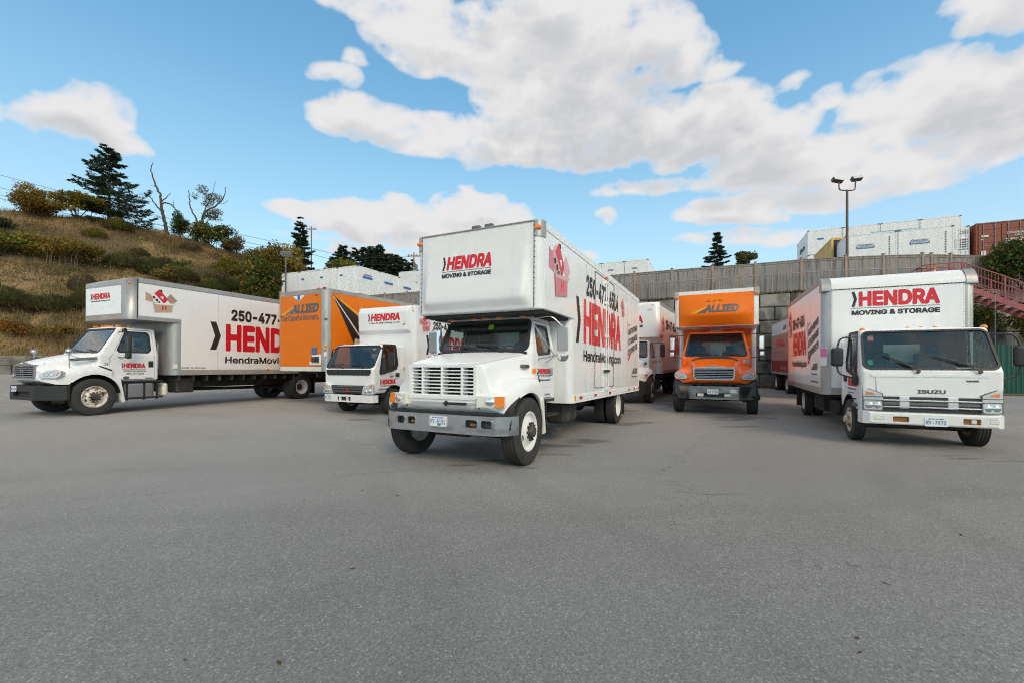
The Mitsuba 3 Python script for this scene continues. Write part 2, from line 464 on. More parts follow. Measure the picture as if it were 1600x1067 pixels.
# ------------------------------------------------------------------ ground
# wheel contacts and spot levels of the yard: (x, y, height)
GROUND_PTS = [(0, 0, 0), (-10, -6, 0), (10, -6, 0), (-4, 3, 0), (4, 3, 0), (12, 4, 0), (-9, 4, .01), (-20, 8, .12), (24, 12, 0), (24, 20.8, .02), (-31.6, 28, .87), (-40, 24.5, .95), (-24, 33, .75), (-18, 36, .6), (-4, 33, .2), (7, 30, .12), (15.5, 26.5, .12), (20, 24, .08), (30, 22, .05),
              (-36, 12, .35), (-28, 20, .55)]
# ------------------------------------------------------------------ vehicle parts
TR = {  # x, y, yaw, dz, pitch
    'A': (-13.46, 11.92, 23.1, .071, -.0068), 'B': (-7.45, 15.51, 26.6, .05, .0), 'C': (-4.94, 13.24, 25.4, -.017, 0.), 'D': (-.99, 6.88, 26.1, -.037, -.0174),
    'E': (3.98, 16.89, 28.6, 0., .006), 'F': (6.07, 13.25, 26.4, -.015, -.001), 'G': (7.40, 7.79, 25.0, 0., .0039), 'H': (13.37, 17.8, 21.5, .02, .006)}
AXLES = {'A': (1.2, 8.3), 'B': (3.0, 11.0), 'C': (.91, 4.3), 'D': (.49, 6.64), 'E': (1.06, 6.8), 'F': (.84, 7.0), 'G': (.82, 5.33), 'H': (3.6, 7.0)}


def trM(k):
    x, y, yaw, dz, p = TR[k]
    return xf(x, y, dz, yaw, p)


for k in TR:
    for a in AXLES[k]:
        q = trM(k) @ np.array([0, a, 0, 1.])
        GROUND_PTS.append(tuple(q[:3]))
_g = np.array(GROUND_PTS, float)
_rbf = RBFInterpolator(_g[:, :2], _g[:, 2], kernel='thin_plate_spline', smoothing=0.0)


def ground_h(x, y):
    p = np.column_stack([np.ravel(x), np.ravel(y)]).astype(float)
    q = np.column_stack([np.clip(p[:, 0], -42, 34), np.clip(p[:, 1], -8, 38)])
    h = np.clip(_rbf(q), -.3, 1.1)
    return h.reshape(np.shape(x))


def revolve(profile, n=48):
    """profile (radius, x) turned about the x axis"""
    p = np.array(profile, float)
    m = trimesh.creation.revolve(p, sections=n)
    m.vertices = m.vertices[:, [2, 0, 1]]
    return m


_ply = {}


def shared(key, fn, smooth=30):
    if key not in _ply:
        _ply[key] = mikit.ply(tm(fn()), None, smooth=smooth)
    return _ply[key]


def tyre_mesh(R, W, Ri):
    h = W / 2
    sh = .03
    pr = [(Ri, -h * .80), (Ri + .02, -h * .92), (Ri + (R - Ri) * .45, -h), (R - sh * 1.6, -h * .97), (R - .006, -h * .82)]
    for gx in (-.62, -.2, .2, .62):
        c = gx * h
        pr += [(R, c - .018), (R, c - .009), (R - .012, c - .006), (R - .012, c + .006), (R, c + .009), (R, c + .018)]
    pr += [(R - .006, h * .82), (R - sh * 1.6, h * .97), (Ri + (R - Ri) * .45, h), (Ri + .02, h * .92), (Ri, h * .80)]
    return revolve(pr, 56)


def rim_mesh(Ri, W, kind):
    h = W / 2
    if kind == 'steer':
        pr = [(Ri, -h * .8), (Ri, h * .80), (Ri + .012, h * .86), (Ri - .008, h * .90), (Ri - .03, h * .80), (Ri - .05, h * .55), (Ri * .72, h * .62), (Ri * .55, h * .86), (Ri * .52, h * .95), (Ri * .30, h * .95), (.0, h * .95)]
    else:
        pr = [(Ri, -h * .8), (Ri, h * .80), (Ri + .012, h * .86), (Ri - .008, h * .90), (Ri - .03, h * .80), (Ri - .04, h * .1), (Ri - .06, -h * .35), (Ri * .62, -h * .45), (Ri * .52, -h * .30), (Ri * .45, -h * .30), (0., -h * .30)]
    return revolve(pr, 48)


def hub_mesh(Ri, W, kind):
    h = W / 2
    x0 = h * .95 if kind == 'steer' else -h * .30
    parts = [revolve([(Ri * .34, x0), (Ri * .33, x0 + .03), (Ri * .24, x0 + .075), (0, x0 + .08)], 20)]
    return cat(*parts)


def nuts_mesh(Ri, W, kind):
    h = W / 2
    x0 = h * .95 if kind == 'steer' else -h * .30
    out = []
    for k in range(10):
        a = k * math.tau / 10
        y, z = Ri * .43 * math.cos(a), Ri * .43 * math.sin(a)
        out.append(cyl((x0 - .005, y, z), (x0 + .035, y, z), .02, 6))
    return cat(*out)


def holes_mesh(Ri, W, n):
    h = W / 2
    out = []
    for k in range(n):
        a = k * math.tau / n + .4
        y, z = Ri * .68 * math.cos(a), Ri * .68 * math.sin(a)
        m = trimesh.creation.icosphere(2, 1.0)
        m.apply_scale((.012, .048, .034))
        m.apply_transform(trimesh.transformations.rotation_matrix(a + math.pi / 2, [1, 0, 0]))
        m.apply_translation((h * .655, y, z))
        out.append(m)
    return cat(*out)


def wheel(tk, x_out, y, R, W, side, kind='steer', rim='rim_white', dual=False, hub='dark_steel', label=None, Ri=None):
    """side +1: outer face towards local +x; x_out: |x| of the outer face"""
    Ri = Ri or R * .575
    c = np.eye(4)
    c[:3, 3] = (side * (x_out - W / 2), y, R)
    if side < 0:
        c[:3, :3] = np.diag([-1., -1., 1.])
    k = (round(R, 3), round(W, 3), round(Ri, 3), kind)
    w = tk.add('wheel', shared(('ty',) + k, lambda: tyre_mesh(R, W, Ri)), 'rubber', at=c)
    tk.add('rim', shared(('rim',) + k, lambda: rim_mesh(Ri, W, kind)), rim, at=c, parent=w, label=label)
    tk.add('hub', shared(('hub',) + k, lambda: hub_mesh(Ri, W, kind)), hub, at=c, parent=w)
    tk.add('lug_nuts', shared(('nuts',) + k, lambda: nuts_mesh(Ri, W, kind)), 'dark_steel' if hub == 'dark_steel' else hub, at=c, parent=w, kind='stuff')
    if kind == 'steer':
        tk.add('hand_holes', shared(('hh',) + k, lambda: holes_mesh(Ri, W, 5 if Ri < .28 else 2)), 'interior', at=c, parent=w, kind='stuff')
    if dual:
        c2 = np.eye(4)
        c2[:3, 3] = (side * (x_out - W / 2 - W - .05), y, R)
        tk.add('inner_tyre', shared(('ty',) + k, None), 'rubber', at=c2, parent=w)


def chassis(tk, y0, y1, z=.62, w=.43, rear=None, R=.5, tanks=(), guards=True, deck=None):
    if deck:
        d0, d1, dz, dw = deck
        for y in np.arange(d0 + .2, d1 - .1, .45):
            tk.add('crossmember', cbox(-dw, dw, y - .03, y + .03, z + .24, dz - .012, .006), 'dark_steel')
        tk.add('deck_underside', box(-dw, dw, d0, d1, dz - .012, dz - .004), 'dark_steel', smooth=False)
    for s in (-1, 1):
        tk.add('frame_rail', cbox(s * w - .04, s * w + .04, y0, y1, z, z + .24, .01), 'dark_steel')
    for ya in (rear if hasattr(rear, '__len__') else [rear]):
        if ya is None:
            continue
        tk.add('axle', cat(cyl((-.9, ya, R), (.9, ya, R), .07, 12), tm(hull_spheres([(0, ya, R)], .2, 14))), 'dark_steel')
        if guards:
            for s in (-1, 1):
                tk.add('mud_flap', cbox(s * .88 - .3, s * .88 + .3, ya + R + .17, ya + R + .18, .22, z + .18, .004), 'black_plastic')
    tk.add('drive_shaft', cyl((0, y0 + .8, z - .02), (0, (rear if not hasattr(rear, '__len__') else rear[0]) or y1, R), .06, 10), 'dark_steel')
    tk.add('engine_sump', cbox(-.36, .36, y0 + .12, y0 + 1.0, .42, .95, .06), 'dark_steel')
    tk.add('front_axle', cbox(-.85, .85, tk.ax - .06, tk.ax + .06, R - .14, R - .01, .03), 'dark_steel')
    for (xa, xb, ya, yb, za, zb, m) in tanks:
        tk.add('fuel_tank', rbox(xa, xb, ya, yb, za, zb, .09, 14), m)


class Plane:
    """a plane piece: origin o, axes u, v, outward normal"""

    def __init__(self, o, u, v):
        self.o, u, v = np.array(o, float), np.array(u, float), np.array(v, float)
        self.u = u / np.linalg.norm(u)
        v = v - self.u * (v @ self.u)
        self.v = v / np.linalg.norm(v)
        self.n = np.cross(self.u, self.v)

    def solid(self, poly, n0, n1):
        m = extrude(poly, n1 - n0)
        m.apply_translation((0, 0, n0))
        return frame_mesh(m, self.o, self.u, self.v)

    def sheet(self, poly, n):
        m = flat(poly)
        m.apply_translation((0, 0, n))
        return frame_mesh(m, self.o, self.u, self.v)


def side_plane(s, x, off=0.):
    """vertical side at |x|: u runs so that lettering reads for someone outside"""
    return Plane((s * (x + off), 0, 0), (0, s, 0), (0, 0, 1))


def front_plane(y):
    return Plane((0, y, 0), (1, 0, 0), (0, 0, 1))


def decal(tk, name, plane, poly, m, off=.0035, th=.0025, parent=None, label=None):
    return tk.add(name, plane.solid(poly, off, off + th), m, smooth=False, parent=parent, label=label)


def cab_shell(tk, spec, paint, doors=True):
    """hollow cab: hull of spheres, windows cut through, glass, gaskets, doors and a dark liner"""
    r = spec['r']
    pts = [(s * p[0], p[1], p[2]) for p in spec['pts'] for s in ((-1, 1) if p[0] else (1,))]
    outer = hull_spheres(pts, r, 24)
    mid = hull_spheres(pts, r - .035, 16)
    lin_ = hull_spheres(pts, r - .05, 16)
    for c in spec.get('cuts', []):
        outer = outer - mf(c)
        mid = mid - mf(c)
        lin_ = lin_ - mf(c)
    shell = outer - mid
    liner = (mid - lin_)
    W = spec['windows']
    cutters, items = [], []
    for w in W:
        pl, poly, where, tint = w['plane'], w['poly'], w['where'], w.get('glass', 'glass')
        cutters.append(mf(pl.solid(poly, -.32 if where != 'side' else -.2, .12)))
    cutall = m3.Manifold.batch_boolean(cutters, m3.OpType.Add)
    shell = shell - cutall
    liner = liner - cutall
    for wa in spec.get('arch', []):
        a = mf(wa)
        shell, liner = shell - a, liner - a
    dkeys = {}
    if doors:
        for s in (1, -1):
            dp = spec['door']
            x0, x1 = (.72, 1.6) if s > 0 else (-1.6, -.72)
            piece = shell ^ mf(prism(dp.buffer(-.008), 'x', x0, x1))
            shell = shell - mf(prism(dp.buffer(.008), 'x', x0, x1))
            dkeys[s] = tk.add('door', piece, paint, smooth=25)
    cab = tk.add('cab', shell, paint, smooth=25)
    tk.add('lining', liner, 'interior_grey', smooth=False, parent=cab)
    for w in W:
        pl, poly = w['plane'], w['poly']
        par = dkeys.get(w.get('s')) if w['where'] == 'side' and doors else None
        nm = {'front': 'windscreen', 'side': 'window', 'rear': 'rear_window'}[w['where']]
        g = tk.add(nm, pl.sheet(poly.buffer(.004), -.012), w.get('glass', 'glass'), smooth=False, parent=par)
        if w.get('gasket', .03):
            q = w.get('gasket', .03)
            ring = poly.buffer(q * .8, join_style=1).difference(poly.buffer(-q))
            tk.add('gasket', pl.solid(ring, -.02, .006), 'black_plastic', smooth=False, parent=None if par else g) if not par else tk.add('gasket', pl.solid(ring, -.02, .006), 'black_plastic', smooth=False, parent=par)
    return cab, dkeys


def seats(tk, xs, y, z, steer=(.42, None), dash=None):
    for x in xs:
        s = tk.add('seat', cat(rbox(x - .25, x + .25, y - .28, y + .24, z, z + .15, .06, 10), rbox(x - .24, x + .24, y + .16, y + .32, z + .1, z + .72, .06, 10), rbox(x - .14, x + .14, y + .2, y + .3, z + .70, z + .92, .04, 8)), 'seat_cloth')
    if dash is not None:
        tk.add('dashboard', rbox(-dash[0], dash[0], dash[1], dash[2], dash[3], dash[4], .06, 10), 'interior')
    x, c = steer
    if c is not None:
        ring = trimesh.creation.torus(.205, .017, 26, 8)
        R = trimesh.transformations.rotation_matrix(math.radians(c[2]), [1, 0, 0])
        ring.apply_transform(R)
        sp = cat(*[cyl((0, 0, 0), (.2 * math.cos(a), .2 * math.sin(a), 0), .014, 6) for a in (0.2, 2.1, 4.2)], cyl((0, 0, -.02), (0, 0, .03), .06, 12))
        sp.apply_transform(R)
        m = cat(ring, sp)
        m.apply_translation((x, c[0], c[1]))
        tk.add('steering_wheel', m, 'interior')


def hood_loft(st, n_y=34, n_s=11, sweep=None, fade=None):
    """bonnet with wings: stations (y, zt, xh, zs, zf, xo, zb): centre height, shoulder half width and height, wing height, outer half width, bottom"""
    st = np.array(st, float)
    Y = np.linspace(st[0, 0], st[-1, 0], n_y)
    C = [PchipInterpolator(st[:, 0], st[:, k])(Y) for k in range(1, st.shape[1])]
    loops = []
    for i, y in enumerate(Y):
        zt, xh, zs, zf, xo, zb = [c[i] for c in C]
        ctrl = np.array([(0, zt), (xh * .35, zt - .002), (xh * .7, zt - .012), (xh * .92, zs + .4 * (zt - zs)), (xh + .01, zs - .03), (xh + .05, zs * .45 + zf * .55), (xh + .13, zf + .035), ((xh + xo) / 2 + .08, zf + .012), (xo - .09, zf - .015), (xo - .025, zf - .07), (xo, zf - .16), (xo + .004, (zf + zb) / 2 - .03), (xo, zb)])
        ctrl[4, 0], ctrl[5, 0] = min(ctrl[4, 0], xo - .12), min(ctrl[5, 0], xo - .10)
        ctrl[6, 0] = min(ctrl[6, 0], xo - .09)
        ctrl[:, 0] = np.maximum.accumulate(ctrl[:, 0])
        t = np.linspace(0, 1, len(ctrl))
        s = np.linspace(0, 1, 40)
        xs, zs_ = PchipInterpolator(t, ctrl[:, 0])(s), PchipInterpolator(t, ctrl[:, 1])(s)
        half = np.column_stack([xs, zs_])
        loop = np.vstack([half, half[1:][::-1] * [-1, 1]])
        loops.append(np.column_stack([loop[:, 0], np.full(len(loop), y), loop[:, 1]]))
    n = len(loops[0])
    V, F = np.vstack(loops), []
    for i in range(len(loops) - 1):
        for j in range(n):
            k = (j + 1) % n
            a, b, c, d = i * n + j, i * n + k, (i + 1) * n + k, (i + 1) * n + j
            F += [[a, b, c], [a, c, d]]
    V = [V]
    o = len(loops) * n
    for e, flip in ((0, 1), (len(loops) - 1, 0)):
        L = loops[e]
        c = np.array([0, L[0, 1], (L[:, 2].max() + L[:, 2].min()) / 2])
        prev = e * n
        for q in (.8, .6, .4, .2):
            V.append(c + (L - c) * q)
            for j in range(n):
                k = (j + 1) % n
                t1, t2 = [prev + j, o + j, o + k], [prev + j, o + k, prev + k]
                F += [t1, t2] if flip else [t1[::-1], t2[::-1]]
            prev = o
            o += n
        V.append(c[None])
        for j in range(n):
            k = (j + 1) % n
            F.append([prev + j, o, prev + k] if flip else [prev + k, o, prev + j])
        o += 1
    V = np.vstack(V)
    if sweep:
        V[:, 1] = V[:, 1] + sweep(np.abs(V[:, 0])) * fade(V[:, 1])
    m = trimesh.Trimesh(V, F, process=False)
    return m


def bulge_patch(x0, x1, z0, z1, y, f, nx=44, nz=28, s=1):
    X, Z = np.meshgrid(np.linspace(x0, x1, nx), np.linspace(z0, z1, nz))
    V = np.column_stack([X.ravel(), (y - f(X, Z)).ravel(), Z.ravel()])
    i, j = np.meshgrid(np.arange(nz - 1), np.arange(nx - 1), indexing='ij')
    a = (i * nx + j).ravel()
    F = np.vstack([np.column_stack([a, a + 1, a + nx + 1]), np.column_stack([a, a + nx + 1, a + nx])])
    return trimesh.Trimesh(V, F, process=False)


def bulge_decal(tk, name, poly, y, f, m, off=.006, parent=None):
    t = extrude(poly, .003)
    v, fc = trimesh.remesh.subdivide_to_size(t.vertices, t.faces, .12)
    V = np.column_stack([v[:, 0], y - f(v[:, 0], v[:, 1]) - off + (.003 - v[:, 2]) * 1.0, v[:, 1]])
    return tk.add(name, trimesh.Trimesh(V, fc, process=False), m, smooth=False, parent=parent)


def van(tk, w, y0, L, zb, zt, r, att=None, rolled=0.0, frame='aluminium', side='white_panel', rail=.14, skirt=.16, skirt_mat='grey_skirt', rail_mat='aluminium', front=None, front_mat='white_panel', rows=True, attrim=.12):
    """van body; att = (y of the part over the cab, its floor height). Returns body key and side planes"""
    h = w / 2

    def plan(ya):
        p = sbox(-h, ya, h, L)
        q = sbox(-h, ya, h, ya + 2.2 * r).buffer(-r).buffer(r, quad_segs=6)
        return unary_union([q, sbox(-h, ya + r, h, L)])
    body = mf(prism(plan(y0), 'z', zb, zt if not att else att[1] + .002))
    ya = y0
    if att:
        ya = att[0]
        body = body + mf(prism(plan(ya), 'z', att[1], zt))
    if rolled:
        prof = sbox(ya - .1, zb - .1, L + .1, zt).difference(sbox(ya - .2, zt - rolled, ya + rolled, zt + .1)).union(Point(ya + rolled, zt - rolled).buffer(rolled, quad_segs=8))
        body = body ^ mf(prism(prof, 'x', -h - .1, h + .1))
    key = tk.add('van_body', body, frame, smooth=35)
    pls = {}
    for s in (1, -1):
        pl = side_plane(s, h)
        if att:
            P = unary_union([sbox(ya + r, att[1] + attrim, L - .06, zt - rail), sbox(y0 + r + .01, zb + skirt, L - .06, zt - rail)])
        else:
            P = sbox(y0 + r, zb + skirt, L - .06, zt - rail)
        Q = affinity.scale(P, s, 1, origin=(0, 0))
        tk.add('side_panel', pl.solid(Q, -.002, .004), side, smooth=False, parent=key)
        tk.add('top_rail', cbox(min(s * h - s * .02, s * h + s * .014), max(s * h - s * .02, s * h + s * .014), ya + r + .02, L, zt - rail + .012, zt + .004, .006), rail_mat, parent=key)
        tk.add('bottom_rail', cbox(min(s * h - s * .02, s * h + s * .012), max(s * h - s * .02, s * h + s * .012), y0 + r + .02, L, zb - .006, zb + skirt - .01, .006), skirt_mat, parent=key)
        if att:
            tk.add('step_trim', cbox(min(s * h - s * .02, s * h + s * .016), max(s * h - s * .02, s * h + s * .016), ya + r + .01, y0 + r + .01, att[1] - .004, att[1] + attrim - .01, .006), rail_mat, parent=key)
        pls[s] = pl
    for s in (1, -1):
        for y in np.arange(y0 + r + 1.22, L - .3, 1.22):
            tk.add('panel_seam', cbox(min(s * (h + .0035), s * (h + .0055)), max(s * (h + .0035), s * (h + .0055)), y - .008, y + .008, zb + skirt, zt - rail, .0008), 'seam_grey' if side == 'white_panel' else side, smooth=False, parent=key)
        q = trimesh.creation.icosphere(0, .009)
        tk.add('rivets', cat(*[trimesh.Trimesh(q.vertices + np.array([s * (h + .013), y, z]), q.faces, process=False) for y in np.arange(y0 + r + .1, L - .1, .16) for z in (zb + .045, zt - .045)]), 'grey_ink', parent=key, kind='stuff')
    tk.add('rear_frame', cbox(-h - .01, h + .01, L - .05, L + .03, zb - .01, zt + .004, .01), rail_mat, parent=key)
    return key, pls


def marker(tk, x, y, z, m='amber', sx=.09, sy=.03, sz=.03, parent=None):
    return tk.add('marker_lamp', rbox(x - sx, x + sx, y - sy, y + sy, z - sz, z + sz, .022, 8), m, parent=parent)


def dome_lights(tk, xs, y, z, r=.055, name='roof_lamp'):
    for x in xs:
        m = trimesh.creation.icosphere(2, 1.0)
        m.apply_scale((r, r * 1.2, r * .95))
        m.apply_translation((x, y, z))
        tk.add(name, m, 'amber')


def plate(tk, x, y, z, s, w=.305, h=.152, parent=None):
    p = front_plane(y)
    k = tk.add('number_plate', p.solid(rpoly([(x - w / 2, z - h / 2), (x + w / 2, z - h / 2), (x + w / 2, z + h / 2), (x - w / 2, z + h / 2)], .012), 0, .006), 'white_ink', smooth=False)
    decal(tk, 'plate_number', p, text(s, x - w * .44, x + w * .44, z - h * .30, z + h * .18, .0), 'blue_ink', .0075, .002, parent=k)
    decal(tk, 'plate_heading', p, text('BRITISH COLUMBIA', x - w * .34, x + w * .34, z + h * .30, z + h * .42), 'blue_ink', .0075, .002, parent=k)
    return k


def mirror_box(tk, x, y, z, w, h, d, m='black_plastic', face=None, arms=(), arm_mat='black_plastic', r=.04, ar=.014):
    k = tk.add('mirror', rbox(x - w / 2, x + w / 2, y - d / 2, y + d / 2, z - h / 2, z + h / 2, r, 12), m)
    if face:
        tk.add('mirror_glass', cbox(x - w * .42, x + w * .42, y + d / 2 - .004, y + d / 2 + .006, z - h * .43, z + h * .43, .003), face, parent=k)
    for a in arms:
        tk.add('mirror_arm', tube(bend(a, 5, .1), ar, 8), arm_mat, parent=k)
    return k


def wiper(tk, plane, a, b, c):
    """arm from a to b and blade b..c in plane coordinates"""
    def q(p, n):
        return plane.o + plane.u * p[0] + plane.v * p[1] + plane.n * n
    m = cat(tube([q(a, .03), q(((a[0] + b[0]) / 2, (a[1] + b[1]) / 2), .05), q(b, .03)], .012, 6), tube([q(((b[0] * 2 - c[0])), .022) if False else q((b[0] - (c[0] - b[0]), b[1] - (c[1] - b[1])), .02), q(b, .026), q(c, .02)], .013, 6), cyl(q(a, 0), q(a, .045), .025, 10))
    tk.add('wiper', m, 'black_plastic')


# ---- lettering of the moving company


def moving_logo(tk, plane, u0, u1, v0, v1, style='line', red='red_ink', black='black_ink', parent=None, put_=None, shear=0.0, sub='MOVING & STORAGE', fat=.055):
    d = put_ or (lambda n, P, m: decal(tk, n, plane, P, m, parent=parent))
    w, h = u1 - u0, v1 - v0
    if style == 'line':
        zb = v0 + h * .36
        d('chevron', chevron(u0, u0 + w * .065, zb, v1), black)
        d('company_name', text('HENDRA', u0 + w * .085, u1, zb, v1, fat, shear), red)
        d('logo_rule', sbox(u0, v0 + h * .285, u1, v0 + h * .305), black)
        d('company_line', text(sub, u0, u1, v0, v0 + h * .21, .05, 0), black)
    else:
        zb = v0 + h * .30
        d('chevron', chevron(u0, u0 + w * .065, zb, v1), black)
        d('company_name', text('HENDRA', u0 + w * .085, u1, zb, v1, fat, shear), red)
        d('web_address', text('HendraMoving.com', u0 + w * .04, u1, v0, v0 + h * .2), black)


def box_logo(tk, plane, u0, u1, v0, v1, faded=False, parent=None):
    w, h = u1 - u0, v1 - v0
    P = lambda pts: Polygon([(u0 + a * w, v0 + b * h) for a, b in pts])
    tan, dtan, red, pale = ('pink_ink', 'light_pink_ink', 'faded_red_ink', 'light_pink_ink') if faded else ('tan_ink', 'dark_tan_ink', 'red_ink', 'white_ink')
    d = lambda n, p, m, o: decal(tk, n, plane, p, m, .0035 + o * .003, .0025, parent=parent)
    d('carton_flap', P([(.0, .82), (.0, .46), (.22, .42), (.27, .70)]), tan, 0)
    d('carton_flap', P([(.62, .62), (.78, .86), (1.0, .60), (.82, .40)]), dtan, 0)
    d('house_wall', P([(.14, .78), (.28, .94), (.52, .60), (.50, .38), (.30, .38)]), pale, 1)
    d('house_roof', P([(.26, .80), (.42, 1.0), (.68, .62), (.58, .40)]), red, 2)
    d('chimney', P([(.43, .985), (.49, .995), (.52, .92), (.47, .90)]), 'black_ink', 3)
    d('house_gable', P([(.44, .68), (.55, .72), (.53, .57)]), 'white_ink', 3)
    for a in ((.20, .66), (.29, .56), (.36, .46)):
        d('house_window', P([(a[0], a[1]), (a[0] + .07, a[1] + .03), (a[0] + .10, a[1] - .06), (a[0] + .03, a[1] - .09)]), 'black_ink', 3)
    d('carton', P([(.22, .42), (.28, .0), (.82, .08), (.84, .42)]), tan, 4)
    d('carton_lip', P([(.28, .40), (.96, .46), (.84, .37), (.27, .335)]), pale if faded else 'white_ink', 5)
    d('carton_letter', fit(txt_poly('H', .03), u0 + .50 * w, u0 + .64 * w, v0 + .12 * h, v0 + .32 * h), red, 5)


def allied_logo(tk, plane, u0, u1, v0, v1, parent=None, put_=None, dark='grey_ink', swoosh=True):
    d = put_ or (lambda n, P, m: decal(tk, n, plane, P, m, parent=parent))
    w, h = u1 - u0, v1 - v0
    P = lambda pts: Polygon([(u0 + a * w, v0 + b * h) for a, b in pts])
    d('logo_name', text('ALLIED', u0 + .29 * w, u1, v0 + .03 * h, v1, .06, .22), dark)
    if swoosh:
        d('logo_road_black', P([(.14, .0), (.37, .0), (.395, .62), (.36, .66)]).difference(txt_bounds(u0 + .30 * w, u1, v0, v1)), dark)
        d('logo_road_yellow', P([(.0, -.03), (.10, -.02), (.35, .69), (.33, .78)]), 'yellow_ink')
        d('logo_road_white', P([(.205, .0), (.235, .0), (.37, .62), (.355, .64)]), 'white_ink') if put_ is None else None


def txt_bounds(u0, u1, v0, v1):
    return Polygon([(u0 + .03, v0), (u1, v0), (u1, v1), (u0 + .16 * (v1 - v0) / .4, v1)])


def slant_slogan(tk, plane, u0, u1, v0, v1, parent=None):
    """MOVING / STORAGE / EXPERTS climbing to the right"""
    w, h = u1 - u0, v1 - v0
    for i, s in enumerate(('MOVING', 'STORAGE', 'EXPERTS')):
        z1 = v1 - i * h * .285 - .26 * h
        p = fit(txt_poly(s, .06), u0, u1, z1 - h * .185, z1)
        p = affinity.affine_transform(p, [1, 0, .26 * h / w, 1, 0, -.26 * h / w * u0])
        decal(tk, 'slogan', plane, p, 'grey_ink', parent=parent)
    decal(tk, 'slogan_word', plane, affinity.rotate(fit(txt_poly('THE', .03), u0 - .02 * w, u0 + .16 * w, v1 - .16 * h, v1 - .09 * h), 12), 'pink_ink', parent=parent)
    decal(tk, 'slogan_rule', plane, Polygon([(u0 - .12 * w, v0 + .95 * h), (u0 - .06 * w, v0 + .97 * h), (u0 - .03 * w, v0 - .02 * h), (u0 - .07 * w, v0 - .06 * h)]), 'light_pink_ink', parent=parent)
    decal(tk, 'slogan_tail', plane, Polygon([(u0 - .08 * w, v0 - .12 * h), (u0 + .02 * w, v0 - .16 * h), (u0 + .06 * w, v0 + .02 * h), (u0 + .34 * w, v0 + .12 * h), (u0 + .06 * w, v0 - .01 * h)]), 'faded_red_ink', parent=parent)


def small_lines(tk, plane, u0, u1, v0, v1, n, m='grey_ink', parent=None, name='small_print', seed=1):
    """lines of print too small to read in the photograph, as dashes"""
    rs = np.random.RandomState(seed)
    out = []
    h = (v1 - v0) / n
    for i in range(n):
        u = u0
        while u < u1 - .01:
            l = rs.uniform(.06, .2) * (u1 - u0)
            e = min(u + l, u1)
            out.append(sbox(u, v1 - (i + .72) * h, e, v1 - (i + .2) * h))
            u = e + (u1 - u0) * .03
    decal(tk, name, plane, unary_union(out), m, parent=parent)
# ------------------------------------------------------------------ vehicles


def side_cab_plane(s, x0, z0, x1, z1, r, y0=0.):
    """tilted side of a cab: through (x0, z0) and (x1, z1) (hull centres), pushed out by r"""
    v = np.array([s * (x1 - x0), 0, z1 - z0])
    v /= np.linalg.norm(v)
    u = np.array([0, s, 0])
    n = np.cross(u, v)
    return Plane(np.array([s * x0, y0, z0]) + n * r, u, v)


def front_cab_plane(y0, z0, y1, z1, r):
    v = np.array([0, y1 - y0, z1 - z0])
    v /= np.linalg.norm(v)
    n = np.cross([1., 0, 0], v)
    return Plane(np.array([0, y0, z0]) + n * r, (1, 0, 0), v)


def arch_cyl(y, z, r, x0, x1, n=48):
    return cat(cyl((x0, y, z), (x1, y, z), r, n), cyl((-x0, y, z), (-x1, y, z), r, n))


